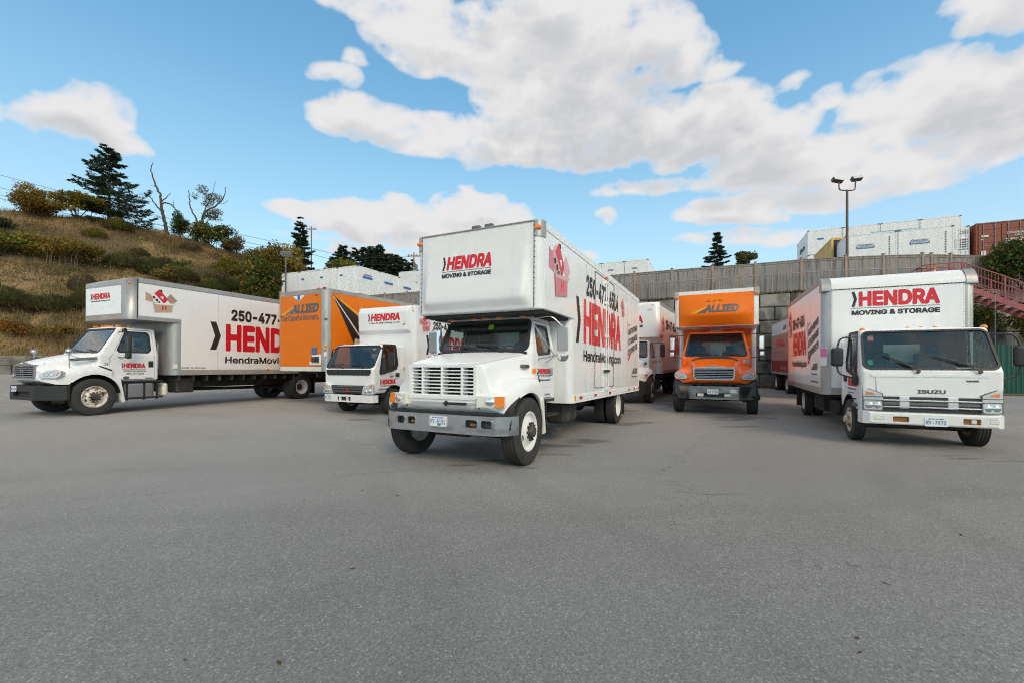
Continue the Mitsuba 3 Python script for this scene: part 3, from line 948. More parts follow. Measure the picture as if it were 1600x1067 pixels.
# ---- conventional cab with sloping bonnet (white truck at the left, orange truck)
def sloped_cab(tk, paint, mirrors):
    r = .07
    pts = [(.97, 1.46, 1.02), (.97, 2.80, 1.02), (.97, 1.40, 1.70), (.97, 2.80, 1.70), (.80, 1.92, 2.50), (.80, 2.78, 2.50), (0, 2.0, 2.545), (0, 2.7, 2.555)]
    fp = front_cab_plane(1.40, 1.70, 1.92, 2.50, r)
    H = math.hypot(.52, .80)
    ws = rpoly([(-.93, .06), (.93, .06), (.79, H - .02), (-.79, H - .02)], .07)
    wins = [dict(plane=fp, poly=ws, where='front', glass='glass')]
    for s in (1, -1):
        sp = side_cab_plane(s, .97, 1.70, .80, 2.50, r)
        u = lambda y: s * y
        wp = rpoly([(u(1.76), .10), (u(2.04), .74), (u(2.62), .74), (u(2.66), .64), (u(2.66), .20), (u(2.58), .10)], .07)
        wins.append(dict(plane=sp, poly=wp, where='side', s=s, glass='dark_glass', gasket=.022))
    rp = Plane((0, 2.87, 0), (-1, 0, 0), (0, 0, 1))
    wins.append(dict(plane=rp, poly=rpoly([(-.5, 1.82), (.5, 1.82), (.5, 2.35), (-.5, 2.35)], .08), where='rear'))
    door = rpoly([(1.62, 1.0), (1.58, 1.62), (1.70, 1.78), (2.02, 2.50), (2.74, 2.50), (2.76, 1.0)], .05)
    arch = [arch_cyl(tk.ax, .52, .66, .60, 1.4)]
    cab, doors = cab_shell(tk, dict(r=r, pts=pts, windows=wins, door=door, arch=arch), paint)
    seats(tk, (-.5, .45), 2.35, 1.25, steer=(.45, (1.86, 1.68, -62)), dash=(.92, 1.46, 1.80, 1.30, 1.66))
    # bonnet
    ax = tk.ax
    st = [(.18, 1.47, .57, 1.40, 1.20, 1.02, .90), (.30, 1.52, .60, 1.44, 1.26, 1.06, .89), (.55, 1.60, .64, 1.50, 1.32, 1.12, .89), (.85, 1.68, .70, 1.57, 1.37, 1.16, .89), (1.15, 1.75, .78, 1.64, 1.385, 1.17, .89), (1.40, 1.79, .86, 1.69, 1.37, 1.165, .89), (1.60, 1.80, .90, 1.70, 1.33, 1.15, .89)]
    sw = lambda x: .34 * np.clip((x - .52) / .62, 0, 1) ** 1.5
    fd = lambda y: np.clip((1.0 - y) / .8, 0, 1)
    hood = hood_loft(st, sweep=sw, fade=fd)
    hm = mf(hood)
    hm = hm - mf(arch_cyl(ax, .53, .63, .58, 1.4))
    # wing tail down behind the wheel
    grille_cut = mf(prism(rpoly([(-.53, 1.06), (.53, 1.06), (.575, 1.15), (.575, 1.43), (.36, 1.43), (.30, 1.455), (-.30, 1.455), (-.36, 1.43), (-.575, 1.43), (-.575, 1.15)], .03), 'y', 0, .36))
    hm = hm - grille_cut
    slot = [mf(prism(rpoly([(a, .925), (b, .925), (b, .955), (a, .955)], .01), 'y', 0, .36)) for a, b in ((-.36, -.2), (-.15, .2), (.25, .42))]
    for q in slot:
        hm = hm - q
    hkey = tk.add('bonnet', hm, paint, smooth=28)
    tk.add('bonnet_void', cat(box(-.60, .60, .345, .355, .90, 1.47), box(-.9, .9, .5, 1.4, .8, .885)), 'interior', parent=hkey)
    for s in (1, -1):
        arc = [(ax + .655 * math.cos(a), .53 + .655 * math.sin(a)) for a in np.linspace(-.20, 1.0, 10)]
        inn = [(ax + .63 * math.cos(a), .53 + .63 * math.sin(a)) for a in np.linspace(1.0, -.20, 10)]
        P = Polygon([(ax + .72 + .0, .36), (ax + .60, 1.04), (ax + .36, 1.10)] + [q for q in inn] + [(ax + .66, .30)]).buffer(0)
        tk.add('wing_tail', prism(P, 'x', s * .80, s * 1.165), paint, parent=hkey)
        # wheel house
        wh = [(ax + .64 * math.cos(a), .53 + .64 * math.sin(a)) for a in np.linspace(.1, math.pi - .1, 18)]
        tk.add('wheel_arch', prism(LineString(wh).buffer(.012), 'x', s * .62, s * 1.12), 'black_plastic', parent=hkey)
        tk.add('wheel_house', prism(Point(ax, .53).buffer(.63).intersection(sbox(ax - 1, .7, ax + 1, 2)), 'x', s * .60, s * .62), 'interior', parent=hkey)
    # grille
    g = tk.add('grille', prism(rpoly([(-.53, 1.05), (.53, 1.05), (.58, 1.15), (.58, 1.435), (.36, 1.435), (.30, 1.46), (-.30, 1.46), (-.36, 1.435), (-.58, 1.435), (-.58, 1.15)], .03).difference(rpoly([(-.49, 1.085), (.49, 1.085), (.54, 1.165), (.54, 1.40), (.36, 1.40), (-.36, 1.40), (-.54, 1.40), (-.54, 1.165)], .02)), 'y', .15, .25), 'satin_silver')
    for k in range(6):
        z = 1.115 + k * .052
        tk.add('grille_bar', rbox(-.535 + (.03 if k == 0 else 0), .535 - (.03 if k == 0 else 0), .155, .22, z - .0115, z + .0115, .010, 8), 'satin_silver', parent=g)
    tk.add('badge', rbox(-.10, .10, .165, .20, 1.468, 1.497, .012, 8), 'satin_silver' if paint == 'orange_cab' else 'black_plastic')
    # headlamps
    for s in (1, -1):
        pl = Plane((s * .93, .335, 1.175), (.84, s * .545, 0), (0, .22, 1))
        P = Polygon([(s * -.235, -.075), (s * .15, -.09), (s * .235, -.02), (s * .235, .07), (s * .12, .10), (s * -.08, .055)]).buffer(0).buffer(-.02).buffer(.035, quad_segs=5)
        k = tk.add('headlight', pl.solid(P.buffer(.016), -.16, .012), 'satin_silver')
        tk.add('lamp_bowl', pl.solid(P, -.05, .016), 'lamp_bowl', smooth=False, parent=k)
        for (cx, cz, rr) in ((-.075, -.02, .05), (.055, .0, .062)):
            ring = trimesh.creation.torus(rr, .010, 20, 6)
            ring.apply_translation((s * cx, cz, .018))
            tk.add('lamp_ring', frame_mesh(ring, pl.o, pl.u, pl.v), 'satin_silver', parent=k)
        tk.add('indicator', pl.solid(Polygon([(s * .145, -.05), (s * .175, -.05), (s * .225, .03), (s * .20, .06)]), .010, .024), 'amber', smooth=False, parent=k)
        tk.add('lens', pl.sheet(P, .034), 'clear_lens', smooth=False, parent=k)
    # wipers, roof lamps
    wiper(tk, fp, (-.55, .0), (-.25, .14), (.12, .10))
    wiper(tk, fp, (.25, .0), (.50, .14), (.80, .10))
    dome = [(-.62), -.18, 0., .18, .62]
    for x in dome:
        tk.add('roof_lamp', rbox(x - .06, x + .06, 1.93, 2.05, 2.60, 2.645, .02, 8), 'amber')
    for s in (1, -1):
        tk.add('wing_hose', tube(bend([(s * 1.06, 1.32, 1.40), (s * 1.13, 1.48, 1.33), (s * 1.13, 1.60, 1.27)], 4, .05), .022, 6), 'black_plastic') if paint != 'orange_cab' else None
        tk.add('cowl_vent', frame_mesh(rbox(-.33, .33, -.045, .045, -.02, .02, .02, 10), (s * .94, 1.06, 1.60), (0, s * .97, .10), (-.6 * s, 0, .8)), 'grey_plastic') if paint != 'orange_cab' else None
        tk.add('door_handle', rbox(*(sorted((s * 1.025, s * 1.052))), 2.58, 2.72, 1.36, 1.56, .012, 8), 'black_plastic', parent=doors[s])
        tk.add('grab_rail', tube(bend([(s * 1.02, 2.83, 1.25), (s * 1.07, 2.83, 1.3), (s * 1.07, 2.83, 2.1), (s * .97, 2.83, 2.15)], 5, .06), .014, 6), 'satin_silver')
    return cab, doors, hkey


def swept_bumper(tk, m, holes, hole_mat='interior', z0=.47, z1=.85, half=.64, end=1.19, back=.48, thick=.07, y0=0.):
    """bumper with a straight middle and swept-back ends"""
    q = np.linspace(0, 1, 9)
    cur = [(half + (end - half) * a, y0 + (back - y0) * (a ** 1.6)) for a in q]
    line = [(-x, y) for x, y in cur[::-1]] + cur
    P = Polygon(line + [(x, y + thick) for x, y in line[::-1]])
    b = mf(prism(P, 'z', z0, z1)) 
    for (a0, a1, c0, c1) in holes:
        b = b - mf(prism(rpoly([(a0, c0), (a1, c0), (a1, c1), (a0, c1)], .035), 'y', y0 - .2, y0 + .25))
    k = tk.add('bumper', b, m, smooth=30)
    tk.add('bumper_lip', prism(Polygon(line + [(x, y + .10) for x, y in line[::-1]]), 'z', z1, z1 + .012), m, parent=k)
    for (a0, a1, c0, c1) in holes:
        tk.add('bumper_opening', box(a0 - .03, a1 + .03, y0 + .09, y0 + .10, c0 - .03, c1 + .03), hole_mat, parent=k)
    return k


# ================= A: white truck at the left
A = Thing('box_truck', 'white truck with long sloping bonnet and black bumper, at the far left', 'truck', trM('A'), 'moving company trucks parked in the yard')
A.ax = 1.2
acab, adoors, ahood = sloped_cab(A, 'white_cab', None)
bk = swept_bumper(A, 'black_plastic', [(-.45, .45, .56, .70)], y0=.11, back=.58)
plate(A, -.40, .098, .77, 'NB 6270')
chassis(A, .3, 10.8, z=.66, rear=8.3, R=.52, deck=(3.2, 10.8, 1.105, 1.2), tanks=[(.62, 1.08, 1.95, 2.75, .38, .92, 'satin_silver'), (-1.08, -.62, 1.95, 2.75, .38, .92, 'satin_silver')])
for s in (1, -1):
    wheel(A, 1.18, 1.2, .52, .29, s, 'steer', 'rim_rust', label='white wheel rim rusted round its edge' if s > 0 else None)
    wheel(A, 1.20, 8.3, .52, .27, s, 'drive', 'rim_white', dual=True)
for y in (2.0, 2.45, 2.80):
    A.add('tank_strap', box(1.06, 1.095, y - .025, y + .025, .36, .95), 'black_plastic')
A.add('tank_step', cbox(.95, 1.14, 1.90, 2.95, .40, .45, .01), 'black_plastic')
A.add('tank_step', cbox(.95, 1.14, 1.90, 2.95, .90, .95, .01), 'black_plastic')
A.add('air_tank', rbox(.72, 1.08, 2.98, 3.14, .44, .86, .07, 12), 'cream_plastic')
A.add('battery_box', cbox(.55, 1.05, 3.4, 3.95, .52, 1.02, .03), 'dark_steel')
avan, apl = van(A, 2.5, 3.12, 10.9, 1.11, 4.09, .28, att=(1.89, 2.81), rolled=.24, rail=.16, skirt=.17)
fp = front_plane(1.89)
A.add('front_panel', fp.solid(sbox(-.98, 2.98, .97, 3.83), 0, .006), 'white_panel', smooth=False, parent=avan)
A.add('front_trim', fp.solid(sbox(-.98, 2.815, .97, 2.972), 0, .008), 'grey_skirt', smooth=False, parent=avan)
moving_logo(A, Plane((0, 1.884, 0), (1, 0, 0), (0, 0, 1)), -.70, .41, 3.38, 3.65, 'web')
for s in (1, -1):
    marker(A, s * 1.13, 1.99, 3.90)
    A.add('corner_seam', cbox(*(sorted((s * 1.243, s * 1.262))), 2.16, 2.19, 2.83, 4.05, .003), 'dark_steel', parent=avan)
pl = apl[1]
P0 = Plane(pl.o + pl.n * .004, pl.u, pl.v)
box_logo(A, P0, 2.38, 3.28, 3.08, 3.82)
decal(A, 'phone_number', P0, text('250-477-6514', 5.10, 8.35, 3.05, 3.48, .05), 'black_ink')
decal(A, 'chevron', P0, chevron(4.35, 4.72, 1.98, 2.96), 'black_ink')
decal(A, 'company_name', P0, text('HENDRA', 4.90, 8.50, 1.93, 2.92, .05), 'red_ink')
decal(A, 'web_address', P0, text('HendraMoving.com', 4.88, 8.45, 1.44, 1.76, .015), 'black_ink')
decal(A, 'weight_marking', P0, text('GVW 14,500 KG', 3.42, 4.20, 1.30, 1.375), 'grey_ink')
A.add('document_holder', pl.solid(sbox(3.16, 1.32, 3.30, 1.46), .004, .012), 'white_ink', smooth=False)
for y in (6.6, 10.2):
    A.add('side_marker', rbox(1.25, 1.27, y - .05, y + .05, 1.26, 1.32, .01, 6), 'amber')
    A.add('roof_marker', rbox(1.25, 1.275, y - .08, y + .08, 4.0, 4.05, .01, 6), 'amber')
dp = side_plane(1, 1.041)
moving_logo(A, dp, 1.88, 2.50, 1.27, 1.49, 'web', parent=adoors[1])
small_lines(A, dp, 1.93, 2.52, 1.22, 1.26, 1, parent=adoors[1])
decal(A, 'phone_number', dp, text('250-477-6514', 2.0, 2.46, 1.14, 1.20), 'black_ink', parent=adoors[1])
decal(A, 'door_emblem', dp, affinity.scale(Point(2.0, 1.05).buffer(.08), 1, .55), 'grey_ink', parent=adoors[1])
decal(A, 'door_badge', dp, sbox(2.5, 1.02, 2.7, 1.045), 'black_ink', parent=adoors[1])
decal(A, 'fleet_number', dp, text('16', 1.46, 1.56, 1.42, 1.50, .02), 'grey_ink', parent=acab)
for s in (1, -1):
    mirror_box(A, s * 1.33, 1.92, 2.05, .20, .46, .10, 'black_plastic', 'mirror_chrome', arms=[[(s * 1.02, 1.80, 2.40), (s * 1.33, 1.86, 2.42), (s * 1.33, 1.90, 2.26)], [(s * 1.05, 1.80, 1.66), (s * 1.28, 1.86, 1.64), (s * 1.33, 1.90, 1.84)]])
    A.add('mirror', rbox(s * 1.33 - .09, s * 1.33 + .09, 1.85, 1.97, 1.62, 1.80, .04, 10), 'black_plastic')
    A.add('fender_mirror', cat(tube(bend([(s * .98, .72, 1.26), (s * .98, .70, 1.75)], 3, .05), .012, 6), tm(hull_spheres([(s * .98, .70, 1.80)], .085, 14)), tube([(s * .98, .70, 1.70), (s * .88, 1.30, 1.52)], .009, 6)), 'satin_silver')
A.add('air_horn', cyl((.98, 1.93, 2.46), (.98, 2.02, 2.50), .05, 12), 'black_plastic')
A.add('dash_papers', frame_mesh(cbox(-.22, .22, -.13, .13, 0, .01, .003), (.50, 1.62, 1.68), (1, 0, 0), (0, .8, .35)), 'white_ink')
A.add('dash_vest', frame_mesh(cbox(-.12, .12, -.08, .08, 0, .03, .01), (.74, 1.60, 1.70), (1, 0, 0), (0, .8, .35)), 'lime_ink')

# ================= F: orange truck
F = Thing('box_truck', 'orange truck facing the camera under an orange box, black bonnet shield and chrome grille', 'truck', trM('F'), None)
F.ax = .84
fcab, fdoors, fhood = sloped_cab(F, 'orange_cab', None)
fb = swept_bumper(F, 'dark_chrome', [(-.49, .47, .53, .665)])
plate(F, -.02, -.014, .705, 'PG 7184')
for x in (-.37, .38):
    k = F.add('fog_lamp', cbox(x - .09, x + .09, .02, .09, .545, .65, .015), 'cream_plastic')
decal(F, 'bumper_sticker', front_plane(0), sbox(.45, .68, .62, .78), 'white_ink', 0.001, .003)
chassis(F, .3, 9.8, z=.66, rear=7.0, R=.52, deck=(3.2, 9.7, 1.105, 1.2), tanks=[(.62, 1.08, 1.95, 2.75, .38, .92, 'satin_silver'), (-1.08, -.62, 1.95, 2.75, .38, .92, 'satin_silver')])
for s in (1, -1):
    wheel(F, 1.20, .84, .52, .29, s, 'steer', 'rim_white')
    wheel(F, 1.20, 7.0, .52, .27, s, 'drive', 'rim_white', dual=True)
fvan, fpl = van(F, 2.54, 3.1, 9.8, 1.11, 3.98, .12, att=(1.53, 2.79), frame='white_frp', side='orange_panel', rail=.14, skirt=.16, rail_mat='white_frp')


def fbulge(x, z):
    a = np.clip(1 - (np.abs(x) / 1.14) ** 2.2, 0, 1) ** .8
    t = np.clip((z - 2.80) / 1.08, 0, 1)
    return .26 * a * np.clip(np.minimum(t / .30, 1.0), 0, 1) ** .85 * np.clip((1 - t) / .62, 0, 1) ** .8 + .004


F.add('nose_panel', bulge_patch(-1.13, 1.13, 2.80, 3.86, 1.528, fbulge), 'orange_panel', smooth=True, parent=fvan)
allied_logo(F, None, -.75, .70, 3.20, 3.47, parent=fvan, put_=lambda n, P, m: bulge_decal(F, n, P, 1.528, fbulge, m, parent=fvan), dark='grey_ink')
for x in (-.19, -.01, .16):
    m = cat(Plane((x, 1.528 - float(fbulge(np.array(x), np.array(3.61))) - .004, 3.61), (1, 0, 0), (0, 0, 1)).solid(affinity.scale(Point(0, 0).buffer(.042), 1, .75), 0, .02))
    F.add('clearance_lamp', m, 'black_plastic')
    F.add('clearance_lens', Plane((x, 1.528 - float(fbulge(np.array(x), np.array(3.61))) - .006, 3.61), (1, 0, 0), (0, 0, 1)).solid(affinity.scale(Point(0, 0).buffer(.026), 1, .7), .02, .028), 'yellow_ink')
for s in (1, -1):
    F.add('corner_cap', cbox(*(sorted((s * 1.13, s * 1.285))), 1.50, 1.66, 3.72, 3.99, .02), 'aluminium', parent=fvan)
    marker(F, s * 1.215, 1.49, 3.80, sx=.055, sz=.035)
    F.add('front_panel', front_plane(3.1).solid(sbox(min(s * 1.13, s * .2), 1.4, max(s * 1.13, s * .2), 2.78), .0, .005), 'orange_panel', smooth=False, parent=fvan)
    mirror_box(F, s * 1.36, 1.72, 2.22, .17, .44, .10, 'mirror_chrome', 'mirror_chrome', arms=[[(s * 1.0, 1.80, 2.50), (s * 1.28, 1.76, 2.50), (s * 1.44, 1.74, 2.48), (s * 1.44, 1.74, 1.80), (s * 1.05, 1.70, 1.74)]])
    F.add('mirror', rbox(s * 1.37 - .075, s * 1.37 + .075, 1.67, 1.77, 1.78, 1.95, .035, 10), 'mirror_chrome')
# sun visor, bonnet shield, side lamp
F.add('sun_visor', rbox(-.86, .86, 1.78, 1.98, 2.545, 2.60, .025, 10), 'orange_cab')
xs = np.linspace(-.68, .68, 25)
top = [(x, 1.79 - .16 * (x / .68) ** 2) for x in xs]
bot = [(x, 1.70 - .10 * (x / .68) ** 2) for x in xs[::-1]]
sh = extrude(Polygon(top + bot), .012)
sh.vertices = np.column_stack([sh.vertices[:, 0], 1.02 + .10 * 0 - sh.vertices[:, 2] - (1.79 - sh.vertices[:, 1]) * .8, sh.vertices[:, 1] + .03])
F.add('bonnet_shield', sh, 'black_plastic')
for x in (-.52, -.2, .2, .52):
    F.add('shield_bolt', cyl((x, .86 - .1 * (x / .6) ** 2, 1.70 - .11 * (x / .68) ** 2), (x, .98, 1.72 - .11 * (x / .68) ** 2), .016, 8), 'satin_silver')
F.add('intake_lamp', frame_mesh(rbox(-.10, .10, -.07, .07, -.02, .02, .018, 10), (.90, .75, 1.60), (.85, .5, 0), (0, .3, .95)), 'satin_silver')
decal(F, 'fleet_number', Plane((0, .255, 0), (.93, -.30, 0), (0, 0, 1)), text('BC 28540', -1.02, -.64, .93, 1.0), 'black_ink', .012)

# ================= D: white truck in the middle
D = Thing('box_truck', 'white truck nearest the camera with flat louvred grille and tall box over its cab', 'truck', trM('D'), 'moving company trucks parked in the yard')
D.ax = .49
r = .08
pts = [(.90, 1.05, 1.00), (.90, 2.02, 1.00), (.90, 1.03, 1.74), (.90, 2.02, 1.74), (.79, 1.34, 2.34), (.79, 2.00, 2.34), (0, 1.40, 2.37), (0, 1.95, 2.37)]
fpD = front_cab_plane(1.03, 1.74, 1.34, 2.34, r)
Hh = math.hypot(.31, .60)
wins = [dict(plane=fpD, poly=rpoly([(-.90, .02), (.90, .02), (.83, Hh - .04), (-.83, Hh - .04)], .09), where='front')]
for s in (1, -1):
    sp = side_cab_plane(s, .90, 1.74, .79, 2.34, r)
    wins.append(dict(plane=sp, poly=rpoly([(s * 1.22, -.02), (s * 1.30, .50), (s * 1.85, .50), (s * 1.86, .10), (s * 1.80, .02)], .05), where='side', s=s, gasket=.025))
wins.append(dict(plane=Plane((0, 2.10, 0), (-1, 0, 0), (0, 0, 1)), poly=rpoly([(-.62, 1.80), (.62, 1.80), (.62, 2.24), (-.62, 2.24)], .09), where='rear'))
doorD = rpoly([(1.14, .98), (1.10, 1.72), (1.24, 2.33), (1.92, 2.33), (1.94, .98)], .04)
dcab, ddoors = cab_shell(D, dict(r=r, pts=pts, windows=wins, door=doorD, arch=[arch_cyl(.49, .52, .60, .6, 1.4)]), 'white_cab')
seats(D, (-.45, .42), 1.72, 1.28, steer=(.42, (1.36, 1.74, -50)), dash=(.85, 1.06, 1.34, 1.30, 1.74))
st = [(-.20, 1.56, .70, 1.48, 1.12, .98, .83), (-.14, 1.58, .72, 1.53, 1.18, 1.04, .83), (.0, 1.61, .74, 1.57, 1.23, 1.12, .83), (.25, 1.66, .77, 1.62, 1.30, 1.17, .83), (.55, 1.71, .82, 1.67, 1.34, 1.18, .83), (.85, 1.76, .87, 1.72, 1.33, 1.17, .83), (1.05, 1.785, .90, 1.745, 1.29, 1.12, .83), (1.16, 1.79, .90, 1.75, 1.24, 1.06, .83)]
hood = mf(hood_loft(st, n_y=40, sweep=lambda x: .26 * np.clip((x - .62) / .55, 0, 1) ** 1.4, fade=lambda y: np.clip((.62 - y) / .8, 0, 1)))
hood = hood - mf(arch_cyl(.49, .52, .60, .60, 1.4))
rows = 8
for k in range(rows):
    z = 1.095 + k * .054
    for a, b in ((-.555, -.40), (-.375, -.015), (.015, .375), (.40, .555)):
        pass
for k in range(rows):
    z = 1.105 + k * .0535
    for a, b in ((-.56, -.345), (-.315, .075), (.105, .425), (.455, .56)) if False else ((-.56, -.375), (-.345, -.015), (.015, .345), (.375, .56)):
        hood = hood - mf(prism(sbox(a, z - .0175, b, z + .0175), 'y', -.30, -.05))
hkey = D.add('bonnet', hood, 'white_cab', smooth=28)
D.add('grille_void', box(-.60, .60, -.052, -.045, 1.05, 1.53), 'interior', parent=hkey)
g = D.add('grille_surround', prism(rpoly([(-.62, 1.02), (.62, 1.02), (.62, 1.54), (-.62, 1.54)], .03).difference(rpoly([(-.57, 1.075), (.57, 1.075), (.57, 1.50), (-.57, 1.50)], .01)), 'y', -.222, -.19), 'white_cab')
for k in range(rows + 1):
    z = 1.078 + k * .0535
    D.add('louvre', cbox(-.565, .565, -.212, -.19, z - .0085, z + .0085, .004), 'white_cab', parent=g)
for x in (-.36, 0., .36):
    D.add('grille_upright', cbox(x - .013, x + .013, -.222, -.19, 1.075, 1.51, .004), 'white_cab', parent=g)
decal(D, 'arrow_sticker', Plane((0, -.200, 0), (1, 0, 0), (0, 0, 1)), unary_union([sbox(.09, .935, .44, .975), Polygon([(.02, .955), (.08, .905), (.14, .955), (.08, 1.005)])]), 'black_ink', .002, .003)
for s in (1, -1):
    pl = Plane((s * .80, -.205, 1.0), (1, s * .38 * 0 + (.30 if s > 0 else -.30), 0), (0, 0, 1))
    k = D.add('headlight', pl.solid(sbox(-.16 if s > 0 else -.25, -.075, .25 if s > 0 else .16, .085), -.10, .015), 'cream_plastic')
    a, b = (-.03, .10) if s > 0 else (-.10, .03)
    D.add('lamp_bowl', pl.solid(rpoly([(a - .03, -.06), (b + .03, -.06), (b + .03, .07), (a - .03, .07)], .02), .013, .022), 'lamp_bowl', smooth=False, parent=k)
    m = trimesh.creation.icosphere(2, 1.)
    m.apply_scale((.075, .055, .018))
    m.apply_translation(((a + b) / 2, .0, .022))
    D.add('lamp_reflector', frame_mesh(m, pl.o, pl.u, pl.v), 'mirror_chrome', parent=k)
    D.add('indicator', pl.solid(sbox(.115, -.072, .252, .082) if s > 0 else sbox(-.252, -.072, -.115, .082), .0, .03), 'amber', smooth=False, parent=k)
    for e in (1,):
        wh = [(.49 + .61 * math.cos(t), .52 + .61 * math.sin(t)) for t in np.linspace(.0, math.pi - .15, 20)]
        D.add('wheel_arch', prism(LineString(wh).buffer(.012), 'x', s * .60, s * 1.13), 'black_plastic', parent=hkey)
    D.add('wheel_house', prism(Point(.49, .52).buffer(.62).intersection(sbox(-1, .7, 2, 2)), 'x', s * .58, s * .60), 'interior', parent=hkey)
    tailp = Polygon([(.49 + .60, .40), (.49 + .60, .56)] + [(.49 + .605 * math.cos(t), .52 + .605 * math.sin(t)) for t in np.linspace(.1, .75, 8)] + [(1.10, 1.02), (1.20, .42)])
    D.add('wing_tail', prism(tailp.buffer(0), 'x', s * .85, s * 1.15), 'cream_plastic', parent=hkey)
    D.add('bonnet_strap', frame_mesh(cat(cbox(-.11, .11, -.012, .012, 0, .02, .005), rbox(.04, .12, -.022, .022, -.005, .035, .012, 8), rbox(-.12, -.08, -.018, .018, -.005, .03, .01, 8)), (s * 1.10, .96, 1.35), (-s * .15, .72, -.66), (-s * .4, .3, .45)), 'black_plastic')
D.add('turn_lamp', rbox(.975, 1.02, .99, 1.09, 1.42, 1.50, .015, 8), 'amber')
decal(D, 'badge', side_plane(1, .90), text('4900', .70, .90, 1.50, 1.56, .02), 'grey_ink', -.02, .09)
D.add('cowl_strip', fpD.solid(rpoly([(-.90, -.045), (.90, -.045), (.90, -.005), (-.90, -.005)], .01), -.01, .008), 'black_plastic', smooth=False)
for s in (1, -1):
    D.add('bonnet_seam', tube(bend([(s * .30, -.205, 1.545), (s * .62, -.19, 1.55), (s * .70, -.10, 1.575), (s * .78, .4, 1.655), (s * .845, .8, 1.715)], 4, .05), .0045, 5), 'seam_grey', parent=hkey)
    D.add('bonnet_catch', cyl((s * .66, -.205, .90), (s * .66, -.222, .90), .014, 8), 'grey_ink', parent=hkey)
    D.add('sill_line', cbox(*(sorted((s * .978, s * .986))), 1.16, 1.92, 1.165, 1.172, .001), 'seam_grey', parent=dcab)
    D.add('cab_step_guard', cbox(*(sorted((s * .90, s * .985))), 1.15, 2.05, .90, .955, .01), 'black_plastic')
# bumper
line = [(-1.19, .03), (-1.10, -.14), (-.96, -.25), (-.80, -.285), (.80, -.285), (.96, -.25), (1.10, -.14), (1.19, .03)]
P = Polygon(line + [(x * .985, y + .05) for x, y in line[::-1]])
b = mf(prism(P, 'z', .52, .795))
holes = [(-.78, -.64), (-.58, -.43), (.48, .68), (.74, .92)]
for a0, a1 in holes:
    b = b - mf(prism(rpoly([(a0, .62), (a1, .62), (a1, .74), (a0, .74)], .03), 'y', -.4, -.1))
bk = D.add('bumper', b, 'bumper_chrome', smooth=25)
for a0, a1 in holes:
    D.add('bumper_opening', box(a0 - .02, a1 + .02, -.20, -.19, .6, .76), 'interior', parent=bk)
    D.add('opening_rim', prism(rpoly([(a0 - .008, .612), (a1 + .008, .612), (a1 + .008, .748), (a0 - .008, .748)], .03).difference(rpoly([(a0 + .004, .624), (a1 - .004, .624), (a1 - .004, .736), (a0 + .004, .736)], .03)), 'y', -.291, -.28), 'bumper_chrome', parent=bk)
for x in (-.5, .58):
    D.add('tow_hook', tube(bend([(x - .05, -.22, .66), (x + .05, -.22, .66)], 3), .02, 6), 'rust', parent=bk)
D.add('bumper_cover', cbox(-1.05, 1.05, -.18, .1, .74, .835, .01), 'black_plastic')
plate(D, .0, -.293, .69, 'PT-5151')
decal(D, 'plate_tag', front_plane(-.293), sbox(-.01, .625, .05, .65), 'green_ink', .008, .002)
chassis(D, -.1, 9.2, z=.56, rear=6.64, R=.52, deck=(2.4, 9.2, .835, 1.18), tanks=[(.60, 1.02, 2.55, 3.35, .40, .86, 'dark_steel')])
for s in (1, -1):
    wheel(D, 1.18, .49, .52, .28, s, 'steer', 'rim_white', label='white disc rim with dark hub and protruding wheel nuts' if s > 0 else None)
    wheel(D, 1.18, 6.64, .52, .27, s, 'drive', 'rim_white', dual=True)
    for (z, y0, y1, xo) in ((.68, 1.40, 1.98, 1.10), (.40, 1.42, 2.06, 1.16)):
        D.add('step', cat(cbox(*(sorted((s * .80, s * xo))), y0, y1, z - .03, z, .006), *[box(*(sorted((s * .82, s * (xo - .02)))), y, y + .02, z, z + .012) for y in np.arange(y0 + .04, y1 - .04, .07)]), 'dark_steel')
    D.add('step_bracket', cat(box(*(sorted((s * .84, s * .88))), 1.48, 1.52, .38, .95), box(*(sorted((s * .84, s * .88))), 1.88, 1.92, .38, .95)), 'dark_steel')
dvan, dpl = van(D, 2.48, 2.25, 9.35, .84, 3.87, .13, att=(.73, 2.46), frame='white_frp', rail=.13, skirt=.17, skirt_mat='white_frp', rail_mat='white_frp', attrim=.13)


def dbulge(x, z):
    ax_ = np.abs(x) / 1.1
    side = np.clip((1 - ax_) / .16, 0, 1)
    side = side * side * (3 - 2 * side)
    t = np.clip((z - 2.47) / 1.40, 0, 1)
    low = np.clip(t / .13, 0, 1)
    low = low * low * (3 - 2 * low)
    top = np.clip((1 - t) / .80, 0, 1) ** 1.2
    return .12 * side * low * top + .004


D.add('nose_panel', bulge_patch(-1.11, 1.11, 2.47, 3.865, .728, dbulge, 60, 44), 'white_frp', smooth=True, parent=dvan)
dput = lambda n, P, m: bulge_decal(D, n, P, .728, dbulge, m, parent=dvan)
moving_logo(D, None, -.62, .37, 3.06, 3.44, 'line', put_=dput, shear=.14)
for s in (1, -1):
    rv = []
    for z in np.arange(2.52, 3.86, .085):
        q = trimesh.creation.icosphere(1, .011); q.apply_translation((s * 1.12, .722, z)); rv.append(q)
    D.add('rivets', cat(*rv), 'dark_steel', parent=dvan, kind='stuff')
    D.add('edge_seal', cbox(*(sorted((s * 1.108, s * 1.118))), .716, .735, 2.47, 3.86, .003), 'grey_ink', parent=dvan)
    D.add('corner_cap', mf(box(*(sorted((s * 1.10, s * 1.256))), .71, .90, 3.62, 3.886)) ^ mf(prism(rpoly([(-1.256, .722), (1.256, .722), (1.256, 3), (-1.256, 3)], .13), 'z', 3.6, 3.9)), 'aluminium', parent=dvan)
    marker(D, s * 1.17, .735, 3.76, sx=.065, sy=.03, sz=.035)
